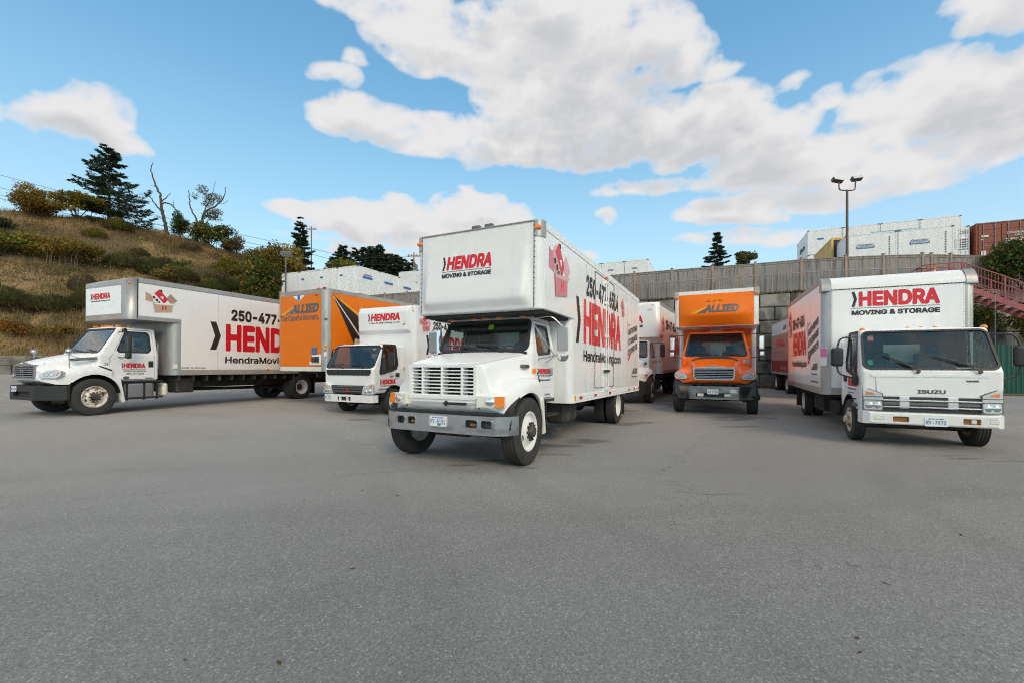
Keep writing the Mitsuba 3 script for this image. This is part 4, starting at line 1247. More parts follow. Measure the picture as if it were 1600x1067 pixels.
D.add('top_seal', cbox(-1.12, 1.12, .70, .76, 3.862, 3.882, .006), 'grey_skirt', parent=dvan)
for x in (-.06, .20):
    D.add('roof_lug', cat(rbox(x - .08, x + .08, .84, .92, 3.93, 3.99, .015, 8), box(x - .05, x + .05, .86, .90, 3.86, 3.94)), 'grey_plastic', parent=dvan)
for k in range(9):
    D.add('floor_crossmember', box(-1.2, 1.2, .95 + k * .15, .99 + k * .15, 2.40, 2.458), 'dark_steel', parent=dvan)
pl = dpl[1]
P0 = Plane(pl.o + pl.n * .004, pl.u, pl.v)
box_logo(D, P0, 1.05, 2.14, 2.74, 3.70, faded=True)
decal(D, 'phone_number', P0, text('250-477-6514', 3.22, 6.20, 3.04, 3.50, .04), 'black_ink')
decal(D, 'chevron', P0, chevron(2.52, 2.82, 2.02, 2.93), 'black_ink')
decal(D, 'company_name', P0, text('HENDRA', 3.03, 6.55, 2.02, 2.95, .05), 'faded_red_ink')
decal(D, 'web_address', P0, text('HendraMoving.com', 3.03, 6.55, 1.60, 1.90, .012), 'black_ink')
slant_slogan(D, P0, 7.60, 9.02, 1.95, 2.98)
allied_logo(D, P0, 8.00, 8.98, 1.40, 1.58)
small_lines(D, P0, 8.05, 8.95, 1.28, 1.34, 1)
box_logo(D, P0, 6.55, 7.05, 2.98, 3.50, faded=True)
# side doors of the van
dk = D.add('cargo_door', P0.solid(rpoly([(3.88, 1.08), (4.89, 1.08), (4.89, 3.70), (3.88, 3.70)], .04).difference(rpoly([(3.895, 1.095), (4.875, 1.095), (4.875, 3.685), (3.895, 3.685)], .04)), -.002, .012), 'grey_ink', smooth=False, parent=None)
dk2 = D.add('cargo_door', P0.solid(rpoly([(4.91, 1.08), (5.72, 1.08), (5.72, 3.70), (4.91, 3.70)], .04).difference(rpoly([(4.925, 1.095), (5.705, 1.095), (5.705, 3.685), (4.925, 3.685)], .04)), -.002, .012), 'grey_ink', smooth=False, parent=None)
for x, kk in ((4.80, dk), (5.00, dk2)):
    D.add('lock_rod', tube([(1.275, x, .98), (1.275, x, 3.66)], .016, 8), 'white_cab', parent=kk)
    for z in (1.05, 1.5, 2.3, 3.1, 3.6):
        D.add('rod_bracket', cbox(1.245, 1.295, x - .05, x + .05, z - .035, z + .035, .006), 'white_cab', parent=kk)
    D.add('door_latch', rbox(1.26, 1.32, x - .16, x + .03, 1.44, 1.50, .015, 8), 'dark_steel', parent=kk)
D.add('door_lamp', rbox(1.245, 1.28, 4.84, 4.96, 3.71, 3.77, .012, 6), 'amber')
for y in (2.75, 3.85, 5.2, 7.6, 8.4, 9.15):
    D.add('reflector', cbox(1.25, 1.262, y, y + .18, .90, .955, .004), 'red_lens')
D.add('hazard_label', pl.solid(sbox(2.42, .88, 2.52, .99), .012, .016), 'yellow_ink', smooth=False)
for y in np.arange(3.2, 9.2, .61):
    D.add('panel_seam', cbox(1.243, 1.2475, y - .004, y + .004, 1.02, 3.72, .001), 'aluminium', parent=dvan)
for y, z in ((1.12, 2.62), (2.2, 2.55)):
    pass
dpn = side_plane(1, .981)
moving_logo(D, dpn, 1.22, 1.84, 1.36, 1.50, 'web', parent=ddoors[1])
small_lines(D, dpn, 1.30, 1.82, 1.27, 1.32, 1, parent=ddoors[1])
decal(D, 'door_number', dpn, text('16493', 1.55, 1.80, 1.02, 1.055), 'grey_ink', parent=ddoors[1])
for s in (1, -1):
    D.add('door_handle', rbox(*(sorted((s * .97, s * 1.01))), 1.80, 1.90, 1.38, 1.52, .012, 8), 'satin_silver', parent=ddoors[s])
    k = mirror_box(D, s * 1.36, 1.42, 2.00, .20, .40, .05, 'aluminium', 'mirror_chrome', r=.02, arms=[[(s * .90, 1.30, 2.36), (s * 1.20, 1.30, 2.40), (s * 1.36, 1.40, 2.22)], [(s * .97, 1.22, 1.66), (s * 1.20, 1.30, 1.70), (s * 1.36, 1.42, 1.80)], [(s * .93, 1.10, 2.28), (s * 1.24, 1.36, 1.72)], [(s * .97, 1.62, 1.60), (s * 1.24, 1.38, 1.72)]], arm_mat='satin_silver', ar=.012)
    D.add('convex_mirror', tm(hull_spheres([(s * 1.36, 1.42, 1.72)], .105, 20) ^ mf(box(s * 1.36 - .2, s * 1.36 + .2, 1.25, 1.6, 1.60, 1.735))), 'mirror_chrome')
    k = D.add('mirror_bar', tube([(s * 1.10, 1.26, 1.74), (s * 1.12, 1.28, 2.20)], .055, 12), 'mirror_chrome') if s < 0 else None
for x in (-.84, -.34, -.08, .20, .68):
    D.add('roof_lamp', rbox(x - .075, x + .075, 1.25, 1.33, 2.385, 2.44, .018, 8), 'amber')
wiper(D, fpD, (-.40, -.02), (-.42, .10), (-.10, .07))
wiper(D, fpD, (.42, -.02), (.10, .12), (.34, .10))
D.add('visor_tag', fpD.solid(rpoly([(.02, Hh - .20), (.12, Hh - .20), (.12, Hh - .10), (.02, Hh - .10)], .01), -.022, -.016), 'lime_ink', smooth=False)
D.add('hand_truck', None, None) if False else None


# ---- cab-over trucks
def cabover(tk, paint, zb, belt, top, yt, rear, hw, rim):
    r = .07
    x0, x1 = hw - r, hw - r - .05
    pts = [(x0, .10, zb + r), (x0, rear - r, zb + r), (x0, .085, belt), (x0, rear - r, belt), (x1, yt, top - r), (x1, rear - r, top - r), (0, yt + .05, top - r + .035), (0, rear - .1, top - r + .035)]
    fp = front_cab_plane(.085, belt, yt, top - r, r)
    H = math.hypot(yt - .085, top - r - belt)
    ws = rpoly([(-x0 - .03, .02), (x0 + .03, .02), (x1 + .03, H), (-x1 - .03, H)], .11)
    wins = [dict(plane=fp, poly=ws, where='front', gasket=.02)]
    for s in (1, -1):
        sp = side_cab_plane(s, x0, belt, x1, top - r, r)
        wins.append(dict(plane=sp, poly=rpoly([(s * .26, -.14), (s * .50, H * .93), (s * (rear - .42), H * .93), (s * (rear - .36), H * .2), (s * (rear - .45), .02), (s * .85, -.02)], .05), where='side', s=s, gasket=.03))
    wins.append(dict(plane=Plane((0, rear, 0), (-1, 0, 0), (0, 0, 1)), poly=rpoly([(-.48, belt + .14), (.48, belt + .14), (.48, top - .22), (-.48, top - .22)], .07), where='rear'))
    door = rpoly([(.20, zb + .10), (.17, belt - .14), (.44, top - .11), (rear - .30, top - .11), (rear - .26, belt), (rear - .26, zb + .45), (rear - .5, zb + .42), (tk.ax - .35, zb + .1)], .04)
    cab, doors = cab_shell(tk, dict(r=r, pts=pts, windows=wins, door=door, arch=[arch_cyl(tk.ax, tk.R, tk.R + .09, .62, 1.3)]), paint)
    seats(tk, (-.45, .42), 1.05, 1.02, steer=(.42, (.62, 1.36, -30)), dash=(hw - .14, .16, .44, 1.0, belt - .02))
    for s in (1, -1):
        wh = [(tk.ax + (tk.R + .10) * math.cos(t), tk.R + (tk.R + .10) * math.sin(t)) for t in np.linspace(.0, math.pi - .3, 18)]
        tk.add('wheel_arch', prism(LineString(wh).buffer(.016), 'x', s * .62, s * (hw + .01)), 'black_plastic')
        tk.add('door_handle', rbox(*(sorted((s * (hw - .02), s * (hw + .03)))), rear - .48, rear - .32, belt - .22, belt - .10, .012, 8), 'black_plastic', parent=doors[s])
    return fp, H, cab, doors


# ================= C: small white truck, left of the middle
C = Thing('box_truck', 'small white cab-over truck with dark grille strip beside the orange trailer', 'truck', trM('C'), 'moving company trucks parked in the yard')
C.ax, C.R = .91, .39
fpC, HC, ccab, cdoors = cabover(C, 'white_cab', .66, 1.36, 2.12, .50, 1.46, .99, None)
C.add('cowl_panel', Plane((0, .012, 0), (1, 0, 0), (0, 0, 1)).solid(rpoly([(-.84, 1.20), (.84, 1.20), (.93, 1.37), (-.93, 1.37)], .05), .0, .012), 'black_plastic', smooth=False)
gk = C.add('grille', prism(rpoly([(-.56, .665), (.58, .665), (.66, .90), (-.66, .90)], .02), 'y', -.03, .05), 'black_plastic')
for z in (.72, .80, .865):
    C.add('grille_bar', cbox(-.60, .60, -.042, -.02, z - .012, z + .012, .005), 'grey_plastic', parent=gk)
dia = [Polygon([(0, 0), (.024, .0416), (0, .0832), (-.024, .0416)])]
em = unary_union([affinity.translate(affinity.rotate(dia[0], a, origin=(0, 0)), .01, .77) for a in (0, 120, 240)])
decal(C, 'emblem', front_plane(-.045), em, 'red_ink', .0, .008, parent=gk)
for s in (1, -1):
    pl = Plane((s * .80, .015, .80), (1, s * .12, 0), (0, 0, 1))
    P = Polygon([(s * -.20, -.155), (s * .19, -.15), (s * .19, .15), (s * .10, .15), (s * -.15, .07)]).buffer(-.01).buffer(.01)
    k = C.add('headlight', pl.solid(P, -.05, .05), 'lamp_bowl', smooth=False)
    for cx, cz, rr in ((-.06, -.07, .055), (.08, -.06, .06)):
        m = trimesh.creation.icosphere(2, 1.)
        m.apply_scale((rr, rr, .02)); m.apply_translation((s * cx, cz, .05))
        C.add('lamp_reflector', frame_mesh(m, pl.o, pl.u, pl.v), 'mirror_chrome', parent=k)
    C.add('indicator', pl.solid(Polygon([(s * .08, .05), (s * .16, .05), (s * .16, .12), (s * .11, .12)]), .048, .058), 'amber', smooth=False, parent=k)
    C.add('lens', pl.sheet(P.buffer(-.004), .078), 'clear_lens', smooth=False, parent=k)
line = [(-1.01, .16), (-.96, .0), (-.80, -.05), (.80, -.05), (.96, .0), (1.01, .16)]
b = mf(prism(Polygon(line + [(x * .97, y + .07) for x, y in line[::-1]]), 'z', .40, .62))
ch = [(-.40, -.30), (-.25, -.02), (.04, .16)]
for a0, a1 in ch:
    b = b - mf(prism(sbox(a0, .44, a1, .56), 'y', -.2, .2))
bk = C.add('bumper', b, 'white_cab', smooth=25)
for a0, a1 in ch:
    C.add('bumper_opening', box(a0 - .01, a1 + .01, .0, .01, .43, .57), 'interior', parent=bk)
plate(C, -.74, -.056, .53, 'KC-2931')
chassis(C, .3, 6.8, z=.52, w=.36, rear=4.3, R=.39, guards=False, deck=(1.8, 6.8, .875, 1.15), tanks=[(.5, .9, 2.0, 2.7, .36, .68, 'dark_steel')])
for s in (1, -1):
    wheel(C, 1.0, .91, .39, .22, s, 'steer', 'rim_white', Ri=.22)
    wheel(C, 1.05, 4.3, .39, .20, s, 'drive', 'rim_white', dual=True, Ri=.22)
cvan, cpl = van(C, 2.46, 1.64, 6.9, .88, 3.42, .13, frame='white_frp', rail=.10, skirt=.12, skirt_mat='white_frp', rail_mat='white_frp')


def cbulge(x, z):
    ax_ = np.abs(x) / 1.1
    side = np.clip((1 - ax_) / .08, 0, 1)
    side = side * side * (3 - 2 * side)
    t = np.clip((z - 2.50) / .92, 0, 1)
    low = np.clip(t / .16, 0, 1)
    low = low * low * (3 - 2 * low)
    top = np.clip((1 - t) / .22, 0, 1) ** .6
    return .20 * side * low * top * (.75 + .25 * t) + .004


C.add('wind_deflector', bulge_patch(-1.10, 1.10, 2.50, 3.42, 1.638, cbulge, 60, 40), 'white_frp', smooth=True, parent=cvan)
C.add('deflector_rim', front_plane(1.638).solid(sbox(-1.12, 2.47, 1.12, 3.42).difference(sbox(-1.09, 2.51, 1.09, 3.6)), 0, .012), 'white_cab', smooth=False, parent=cvan)
cput = lambda n, P, m: bulge_decal(C, n, P, 1.638, cbulge, m, parent=cvan)
moving_logo(C, None, -.58, .76, 2.84, 3.18, 'web', put_=cput, shear=.18)
cput('sticker', affinity.rotate(sbox(.86, 2.80, 1.05, 2.83), 22), 'black_ink')
for s in (1, -1):
    marker(C, s * 1.12, 1.66, 3.24, sx=.05, sz=.025)
pl = cpl[1]
P0 = Plane(pl.o + pl.n * .004, pl.u, pl.v)
box_logo(C, P0, 1.86, 2.50, 2.60, 3.10, faded=True)
decal(C, 'phone_number', P0, text('250-477-6514', 2.62, 4.6, 2.70, 2.98, .05), 'black_ink')
decal(C, 'chevron', P0, chevron(2.22, 2.42, 1.85, 2.49), 'black_ink')
decal(C, 'company_name', P0, text('HENDRA', 2.50, 4.7, 1.88, 2.50, .05), 'red_ink')
decal(C, 'web_address', P0, text('HendraMoving.com', 2.50, 4.7, 1.58, 1.78, .015), 'black_ink')
dpn = side_plane(1, .992)
moving_logo(C, dpn, .28, .98, .86, 1.08, 'web', parent=cdoors[1])
small_lines(C, dpn, .25, .75, .76, .82, 1, parent=cdoors[1])
decal(C, 'door_emblem', dpn, affinity.scale(Point(.80, 1.16).buffer(.09), 1, .4), 'pink_ink', parent=cdoors[1])
decal(C, 'fleet_number', dpn, text('12', 1.34, 1.42, 1.34, 1.42, .01), 'grey_ink', parent=ccab)
dome_lights(C, (-.84, -.34, -.14, .08, .66), .72, 2.125, .05)
for s in (1, -1):
    mirror_box(C, s * 1.20, .52, 1.66, .10 if s < 0 else .22, .46, .10, 'black_plastic', 'mirror_chrome', arms=[[(s * .92, .40, 2.02), (s * 1.12, .44, 1.98), (s * 1.20, .52, 1.88)], [(s * 1.0, .30, 1.22), (s * 1.14, .42, 1.26), (s * 1.2, .52, 1.46)]])
wiper(C, fpC, (-.25, .02), (-.52, .12), (-.78, .10))
wiper(C, fpC, (.55, .02), (.28, .12), (.02, .12))
decal(C, 'windscreen_sticker', fpC, sbox(.62, HC - .14, .72, HC - .09), 'white_ink', -.02, .004)

# ================= G: white cab-over at the right
G = Thing('box_truck', 'white cab-over truck at the right with silver grille and plain square box', 'truck', trM('G'), 'moving company trucks parked in the yard')
G.ax, G.R = .82, .40
fpG, HG, gcab, gdoors = cabover(G, 'white_cab', .62, 1.37, 2.16, .46, 1.50, .975, None)
gf = front_plane(.015)
G.add('front_flap', gf.solid(rpoly([(-.74, .95), (.70, .95), (.72, 1.27), (-.76, 1.27)], .02), .0, .012), 'white_cab', smooth=False)
G.add('cowl_strip', gf.solid(rpoly([(-.82, 1.285), (.78, 1.285), (.80, 1.335), (-.84, 1.335)], .015), .0, .016), 'white_cab', smooth=False)
decal(G, 'maker_name', gf, text('ISUZU', -.17, .21, .99, 1.06, .04), 'grey_ink', .013, .006)
decal(G, 'badge', gf, sbox(.48, 1.205, .64, 1.235), 'grey_ink', .013, .004)
gk = G.add('grille', gf.solid(rpoly([(-.66, .66), (.66, .66), (.68, .94), (-.68, .94)], .02), -.02, .02), 'interior', smooth=False)
for i, (z, hh) in enumerate(((.862, .038), (.745, .03))):
    G.add('grille_bar', rbox(-.67, .67, -.045, .02, z - hh / 2, z + hh / 2, .014, 8), 'satin_silver', parent=gk)
G.add('grille_bar', rbox(-.66, .66, -.02, .02, .775, .835, .014, 8), 'grey_plastic', parent=gk)
for x in (-.36, .30):
    G.add('grille_block', rbox(x - .07, x + .07, -.035, .02, .72, .935, .012, 8), 'lamp_bowl', parent=gk)
G.add('grille_block', rbox(-.67, .67, -.012, .02, .925, .945, .006, 8), 'lamp_bowl', parent=gk)
for s in (1, -1):
    pl = Plane((s * .80, .03, .88), (1, s * .22, 0), (0, .03, 1))
    P = Polygon([(s * -.145, -.215), (s * .155, -.215), (s * .155, .235), (s * -.145, .10)]).buffer(-.01).buffer(.01)
    k = G.add('headlight', pl.solid(P, -.05, .03), 'grey_plastic', smooth=False)
    G.add('lamp_bowl', pl.solid(rpoly([(-.13, -.20), (.13, -.20), (.13, -.035), (-.13, -.035)], .03), .028, .036), 'lamp_bowl', smooth=False, parent=k)
    for cx in (-.055, .06):
        m = trimesh.creation.icosphere(2, 1.)
        m.apply_scale((.058, .066, .022)); m.apply_translation((cx, -.118, .036))
        G.add('lamp_reflector', frame_mesh(m, pl.o, pl.u, pl.v), 'mirror_chrome', parent=k)
    G.add('lamp_strip', pl.solid(sbox(-.135, -.02, .145, .028), .028, .036), 'lamp_bowl', smooth=False, parent=k)
    G.add('lamp_bowl', pl.solid(Polygon([(s * -.13, .045), (s * .145, .045), (s * .145, .215), (s * -.13, .09)]), .028, .034), 'lamp_bowl', smooth=False, parent=k)
    G.add('indicator', pl.solid(Polygon([(s * -.02, .075), (s * .10, .075), (s * .10, .135), (s * -.02, .105)]), .034, .04), 'amber', smooth=False, parent=k)
    G.add('lens', pl.sheet(P.buffer(-.006), .064), 'clear_lens', smooth=False, parent=k)
    G.add('side_lamp', rbox(*(sorted((s * .99, s * 1.03))), .28, .42, .70, .78, .015, 8), 'grey_plastic')
line = [(-.99, .18), (-.955, .0), (-.86, -.055), (.86, -.055), (.955, .0), (.99, .18)]
gb = mf(prism(Polygon(line + [(x * .96, y + .08) for x, y in line[::-1]]), 'z', .425, .645)) ^ mf(rbox(-1.0, 1.0, -.057, .5, .42, .65, .045, 16))
gh = [(-.53, -.30), (.42, .65)]
for a0, a1 in gh:
    gb = gb - mf(prism(rpoly([(a0, .475), (a1, .475), (a1 + .0, .575), (a0, .575)], .015), 'y', -.2, .2))
gl = [(-.82, -.66), (.74, .90)]
for a0, a1 in gl:
    gb = gb - mf(prism(rpoly([(a0, .48), (a1, .48), (a1, .57), (a0, .57)], .015), 'y', -.2, -.045))
bk = G.add('bumper', gb, 'white_cab', smooth=25)
for a0, a1 in gh:
    G.add('bumper_opening', box(a0 - .01, a1 + .01, -.02, -.01, .465, .585), 'rust', parent=bk)
for a0, a1 in gl:
    G.add('bumper_pad', cbox(a0 + .02, a1 - .02, -.058, -.04, .50, .555, .006), 'cream_plastic', parent=bk)
G.add('fog_lamp', cbox(.53, .60, -.045, -.02, .49, .56, .01), 'cream_plastic', parent=bk)
plate(G, .06, -.062, .50, 'RY-7970')
chassis(G, .3, 6.8, z=.50, w=.38, rear=5.33, R=.40, guards=True, deck=(1.9, 6.8, .825, 1.22), tanks=[(-.95, -.5, 2.1, 2.8, .34, .72, 'black_plastic'), (.5, .9, 2.2, 3.0, .36, .70, 'dark_steel')])
for s in (1, -1):
    wheel(G, 1.0, .82, .40, .225, s, 'steer', 'rim_tan', Ri=.235, hub='rim_tan', label='tan dusty wheel rim with worn hub' if s < 0 else None)
    wheel(G, 1.10, 5.33, .40, .21, s, 'drive', 'rim_white', dual=True, Ri=.235)
G.add('tool_box', cbox(-1.0, -.55, 3.2, 4.3, .32, .80, .02), 'dark_steel')
gvan, gpl = van(G, 2.56, 1.69, 6.9, .83, 3.44, .17, rolled=.30, rail=.13, skirt=.15)
gvf = front_plane(1.69)
G.add('front_panel', gvf.solid(sbox(-1.11, .99, 1.10, 3.13), 0, .006), 'white_panel', smooth=False, parent=gvan)
G.add('front_trim', gvf.solid(sbox(-1.11, .835, 1.10, .98), 0, .006), 'grey_skirt', smooth=False, parent=gvan)
# rolled roof edge skin
arc = [(1.69 + .30 - .303 * math.cos(t), 3.14 + .303 * math.sin(t)) for t in np.linspace(0, math.pi / 2, 14)]
arc2 = [(1.69 + .30 - .296 * math.cos(t), 3.14 + .296 * math.sin(t)) for t in np.linspace(0, math.pi / 2, 14)]
G.add('roof_roll', prism(Polygon(arc + [(2.6, 3.4435), (2.6, 3.436)] + arc2[::-1]), 'x', -1.11, 1.10), 'white_cab', parent=gvan)
G.add('roll_seam', cbox(-1.12, 1.11, 1.68, 1.69, 3.125, 3.15, .003), 'grey_ink', parent=gvan)
rv = []
for x in np.arange(-1.08, 1.09, .06):
    rv.append((x, 1.682, 3.11))
for z in np.arange(1.05, 3.1, .06):
    rv += [(-1.09, 1.682, z), (1.08, 1.682, z)]
for x in (-.6, -.3, .0, .3, .6):
    rv += [(x, 1.682, z) for z in np.arange(1.2, 3.0, .14)]
q = trimesh.creation.icosphere(0, .008)
G.add('rivets', cat(*[trimesh.Trimesh(q.vertices + p, q.faces, process=False) for p in rv]), 'aluminium', parent=gvan, kind='stuff')
moving_logo(G, Plane((0, 1.684, 0), (1, 0, 0), (0, 0, 1)), -.75, .72, 2.56, 3.07, 'line')
for s in (1, -1):
    marker(G, s * 1.20, 1.76, 3.20, sx=.06, sy=.05, sz=.03)
    G.add('corner_cap', tm(mf(box(*(sorted((s * 1.125, s * 1.29))), 1.66, 2.0, 3.12, 3.46)) ^ (mf(prism(sbox(1.60, 3.0, 3.0, 3.452).difference(sbox(1.5, 3.14, 1.99, 3.6)).union(Point(1.99, 3.14).buffer(.312, quad_segs=10)), 'x', -1.29, 1.29)))), 'aluminium', parent=gvan)
pl = gpl[-1]
P0 = Plane(pl.o + pl.n * .004, pl.u, pl.v)
decal(G, 'phone_number', P0, text('250-477-6514', -5.83, -3.85, 2.50, 2.83, .05), 'black_ink')
decal(G, 'company_name', P0, text('HENDRA', -5.85, -3.60, 1.73, 2.40, .05), 'red_ink')
decal(G, 'web_address', P0, text('HendraMoving.com', -5.95, -3.56, 1.38, 1.60, .02), 'grey_ink')
box_logo(G, P0, -6.66, -5.95, 2.3, 3.15, faded=True)
slant_slogan(G, P0, -3.30, -2.05, 1.65, 2.62)
allied_logo(G, P0, -2.95, -2.18, 1.36, 1.52)
small_lines(G, P0, -2.9, -2.2, 1.24, 1.29, 1)
small_lines(G, P0, -2.9, -2.1, 1.05, 1.12, 1)
stp = Plane((-1.262, 1.72, 0), (.55, -.83, 0), (0, 0, 1))
k = G.add('notice', stp.solid(sbox(-.05, 1.47, .13, 1.86), .018, .022), 'white_ink', smooth=False)
G.add('notice_field', stp.solid(sbox(-.045, 1.665, .125, 1.855), .022, .024), 'magenta_ink', smooth=False, parent=k)
small_lines(G, stp, -.03, .11, 1.68, 1.84, 5, 'light_pink_ink', name='notice_lines', seed=4)
small_lines(G, stp, -.03, .11, 1.49, 1.65, 5, 'red_ink', name='notice_lines', seed=5)
dpn = side_plane(-1, .977)
decal(G, 'company_name', dpn, text('HENDRA', -.92, -.28, 1.08, 1.24, .03), 'red_ink', parent=gdoors[-1])
small_lines(G, dpn, -.92, -.35, 1.00, 1.05, 1, parent=gdoors[-1])
small_lines(G, dpn, -.92, -.45, .93, .965, 1, parent=gdoors[-1])
decal(G, 'door_badge', dpn, sbox(-.52, .83, -.32, .855), 'black_ink', parent=gdoors[-1])
dome_lights(G, (-.80, -.09, .10, .30, .98), .70, 2.175, .05)
for s in (1, -1):
    mirror_box(G, s * 1.29, .30, 1.65, .20, .36, .12, 'black_plastic', 'mirror_chrome', arms=[[(s * .94, .42, 2.04), (s * 1.24, .34, 2.02), (s * 1.29, .32, 1.80)], [(s * 1.29, .32, 1.52), (s * 1.27, .30, 1.32), (s * 1.0, .25, 1.24)]], r=.05, ar=.016)
    G.add('wind_deflector', cbox(*(sorted((s * .985, s * 1.01))), .60, .63, 1.35, 2.0, .005), 'black_plastic') if s < 0 else None
    G.add('mirror_foot', rbox(*(sorted((s * .98, s * 1.06))), .16, .30, 1.12, 1.30, .03, 10), 'black_plastic')
wiper(G, fpG, (-.16, -.04), (-.40, .17), (-.62, .30))
wiper(G, fpG, (.66, -.04), (.36, .17), (.08, .28))
decal(G, 'windscreen_sticker', fpG, rpoly([(-.80, HG - .18), (-.71, HG - .18), (-.71, HG - .08), (-.80, HG - .08)], .01), 'pink_ink', -.022, .004)
decal(G, 'windscreen_sticker', fpG, rpoly([(-.85, .12), (-.78, .12), (-.78, .22), (-.85, .22)], .01), 'green_ink', -.022, .004)
G.add('dash_papers', frame_mesh(cbox(-.14, .14, -.1, .1, 0, .01, .003), (.62, .30, 1.41), (1, 0, 0), (0, .8, .35)), 'white_ink')

# ================= B: orange trailer
B = Thing('semi_trailer', 'tall orange and black trailer parked between the left truck and the small white truck', 'trailer', trM('B'))
B.ax = 3.0
bvan, bpl = van(B, 2.55, .0, 13.4, 1.22, 4.04, .20, rail=.14, skirt=.14, side='orange_trailer', rail_mat='grey_skirt')
bf = front_plane(0)
B.add('front_panel', bf.solid(sbox(-1.08, 1.385, 1.03, 3.87), 0, .006), 'orange_trailer', smooth=False, parent=bvan)
B.add('top_trim', bf.solid(sbox(-1.08, 3.88, 1.03, 4.035), 0, .008), 'grey_skirt', smooth=False, parent=bvan)
B.add('bottom_trim', bf.solid(sbox(-1.08, 1.225, 1.03, 1.375), 0, .008), 'cream_plastic', smooth=False, parent=bvan)
for x in (-.70, -.32, .06, .44):
    B.add('panel_seam', bf.solid(sbox(x - .006, 1.39, x + .006, 2.95), .004, .009), 'orange_panel', smooth=False, parent=bvan)
P0 = Plane((0, -.006, 0), (1, 0, 0), (0, 0, 1))
allied_logo(B, P0, -1.05, .93, 3.22, 3.55)
decal(B, 'slogan', P0, text('The Careful Movers.', -1.08, .93, 2.98, 3.19, .0), 'grey_ink')
decal(B, 'wing_badge', P0, Polygon([(-.38, 3.86), (.22, 3.86), (.12, 3.78), (-.02, 3.70), (-.09, 3.63), (-.15, 3.70), (-.28, 3.77)]), 'white_ink')
decal(B, 'badge_shield', P0, Polygon([(-.15, 3.88), (-.02, 3.88), (-.02, 3.72), (-.085, 3.65), (-.15, 3.72)]), 'blue_ink', .0065)
decal(B, 'fleet_number', P0, text('626', .74, .90, 3.78, 3.85, .02), 'rust')
B.add('hose_box', cbox(.62, .83, -.07, -.004, 1.80, 2.03, .01), 'blue_ink')
gb_ = B.add('gladhand_plate', cbox(.62, 1.04, -.05, -.004, 1.43, 1.79, .01), 'white_ink')
for x in (.70, .83, .95):
    B.add('gladhand', cat(rbox(x - .035, x + .035, -.11, -.04, 1.52, 1.72, .02, 8)), 'dark_steel', parent=gb_)
B.add('gladhand_plate', cbox(.48, .62, -.03, -.004, 1.43, 1.55, .01), 'white_ink')
B.add('corner_lamp', rbox(1.15, 1.24, .0, .05, 2.05, 2.12, .01, 6), 'yellow_ink')
B.add('corner_lamp', rbox(1.15, 1.24, .0, .05, 1.93, 1.99, .01, 6), 'amber')
B.add('corner_label', cbox(1.14, 1.25, .01, .06, 1.72, 1.86, .004), 'white_ink')
B.add('corner_mount', rbox(1.13, 1.25, .02, .08, 2.95, 3.02, .01, 6), 'grey_plastic')
for x, m in ((-1.05, 'amber'), (.90, 'amber'), (1.2, 'red_lens')):
    B.add('marker_lamp', rbox(x - .07, x + .07, -.035, .02, 4.02, 4.07, .015, 6), m)
pl = bpl[1]
P1 = Plane(pl.o + pl.n * .004, pl.u, pl.v)
decal(B, 'road_graphic', P1, Polygon([(.28, 3.84), (3.2, 2.2), (3.2, 1.38), (1.78, 1.38), (1.22, 2.2)]), 'black_ink')
decal(B, 'road_edge', P1, Polygon([(.30, 3.85), (3.2, 2.52), (3.2, 2.24)]), 'yellow_ink', .0055)
decal(B, 'road_line', P1, Polygon([(.27, 3.82), (.33, 3.78), (2.0, 2.0), (1.88, 2.0)]), 'white_ink', .0075)
decal(B, 'road_arrow', P1, Polygon([(1.22, 2.2), (1.28, 2.4), (1.62, 2.32), (1.6, 2.1)]), 'cream_plastic', .0095)
for s in (1, -1):
    B.add('landing_leg', cat(cbox(s * .75 - .08, s * .75 + .08, 2.92, 3.08, .12, 1.22, .01), cbox(s * .75 - .16, s * .75 + .16, 2.84, 3.16, .0, .05, .01)), 'dark_steel')
    B.add('frame_rail', cbox(s * .45 - .05, s * .45 + .05, .3, 13.2, 1.0, 1.22, .01), 'dark_steel')
    for y in (10.3, 11.6):
        wheel(B, 1.24, y, .50, .26, s, 'drive', 'rim_white', dual=True)
B.add('kingpin_plate', cbox(-.6, .6, .4, 1.6, 1.14, 1.22, .02), 'dark_steel')

# ================= E: white truck between the middle and the orange truck
E_ = Thing('box_truck', 'white truck half hidden behind the nearest truck, rounded bonnet and black bumper end', 'truck', trM('E'), 'moving company trucks parked in the yard')
E_.ax = 1.06
r = .07
pts = [(.93, 1.30, 1.02), (.93, 2.52, 1.02), (.95, 1.28, 1.70), (.95, 2.52, 1.70), (.82, 1.78, 2.40), (.82, 2.50, 2.40), (0, 1.85, 2.44), (0, 2.45, 2.44)]
fpE = front_cab_plane(1.28, 1.70, 1.78, 2.40, r)
HE = math.hypot(.5, .7)
wins = [dict(plane=fpE, poly=rpoly([(-.92, .04), (.92, .04), (.82, HE - .02), (-.82, HE - .02)], .07), where='front', glass='dark_glass')]
for s in (1, -1):
    sp = side_cab_plane(s, .95, 1.70, .82, 2.40, r)
    wins.append(dict(plane=sp, poly=rpoly([(s * 1.58, .06), (s * 1.88, .62), (s * 2.38, .62), (s * 2.40, .08)], .05), where='side', s=s, glass='dark_glass'))
ecab, edoors = cab_shell(E_, dict(r=r, pts=pts, windows=wins, door=rpoly([(1.5, 1.02), (1.46, 1.65), (1.85, 2.38), (2.45, 2.38), (2.47, 1.02)], .04), arch=[arch_cyl(1.06, .52, .62, .6, 1.4)]), 'white_cab')
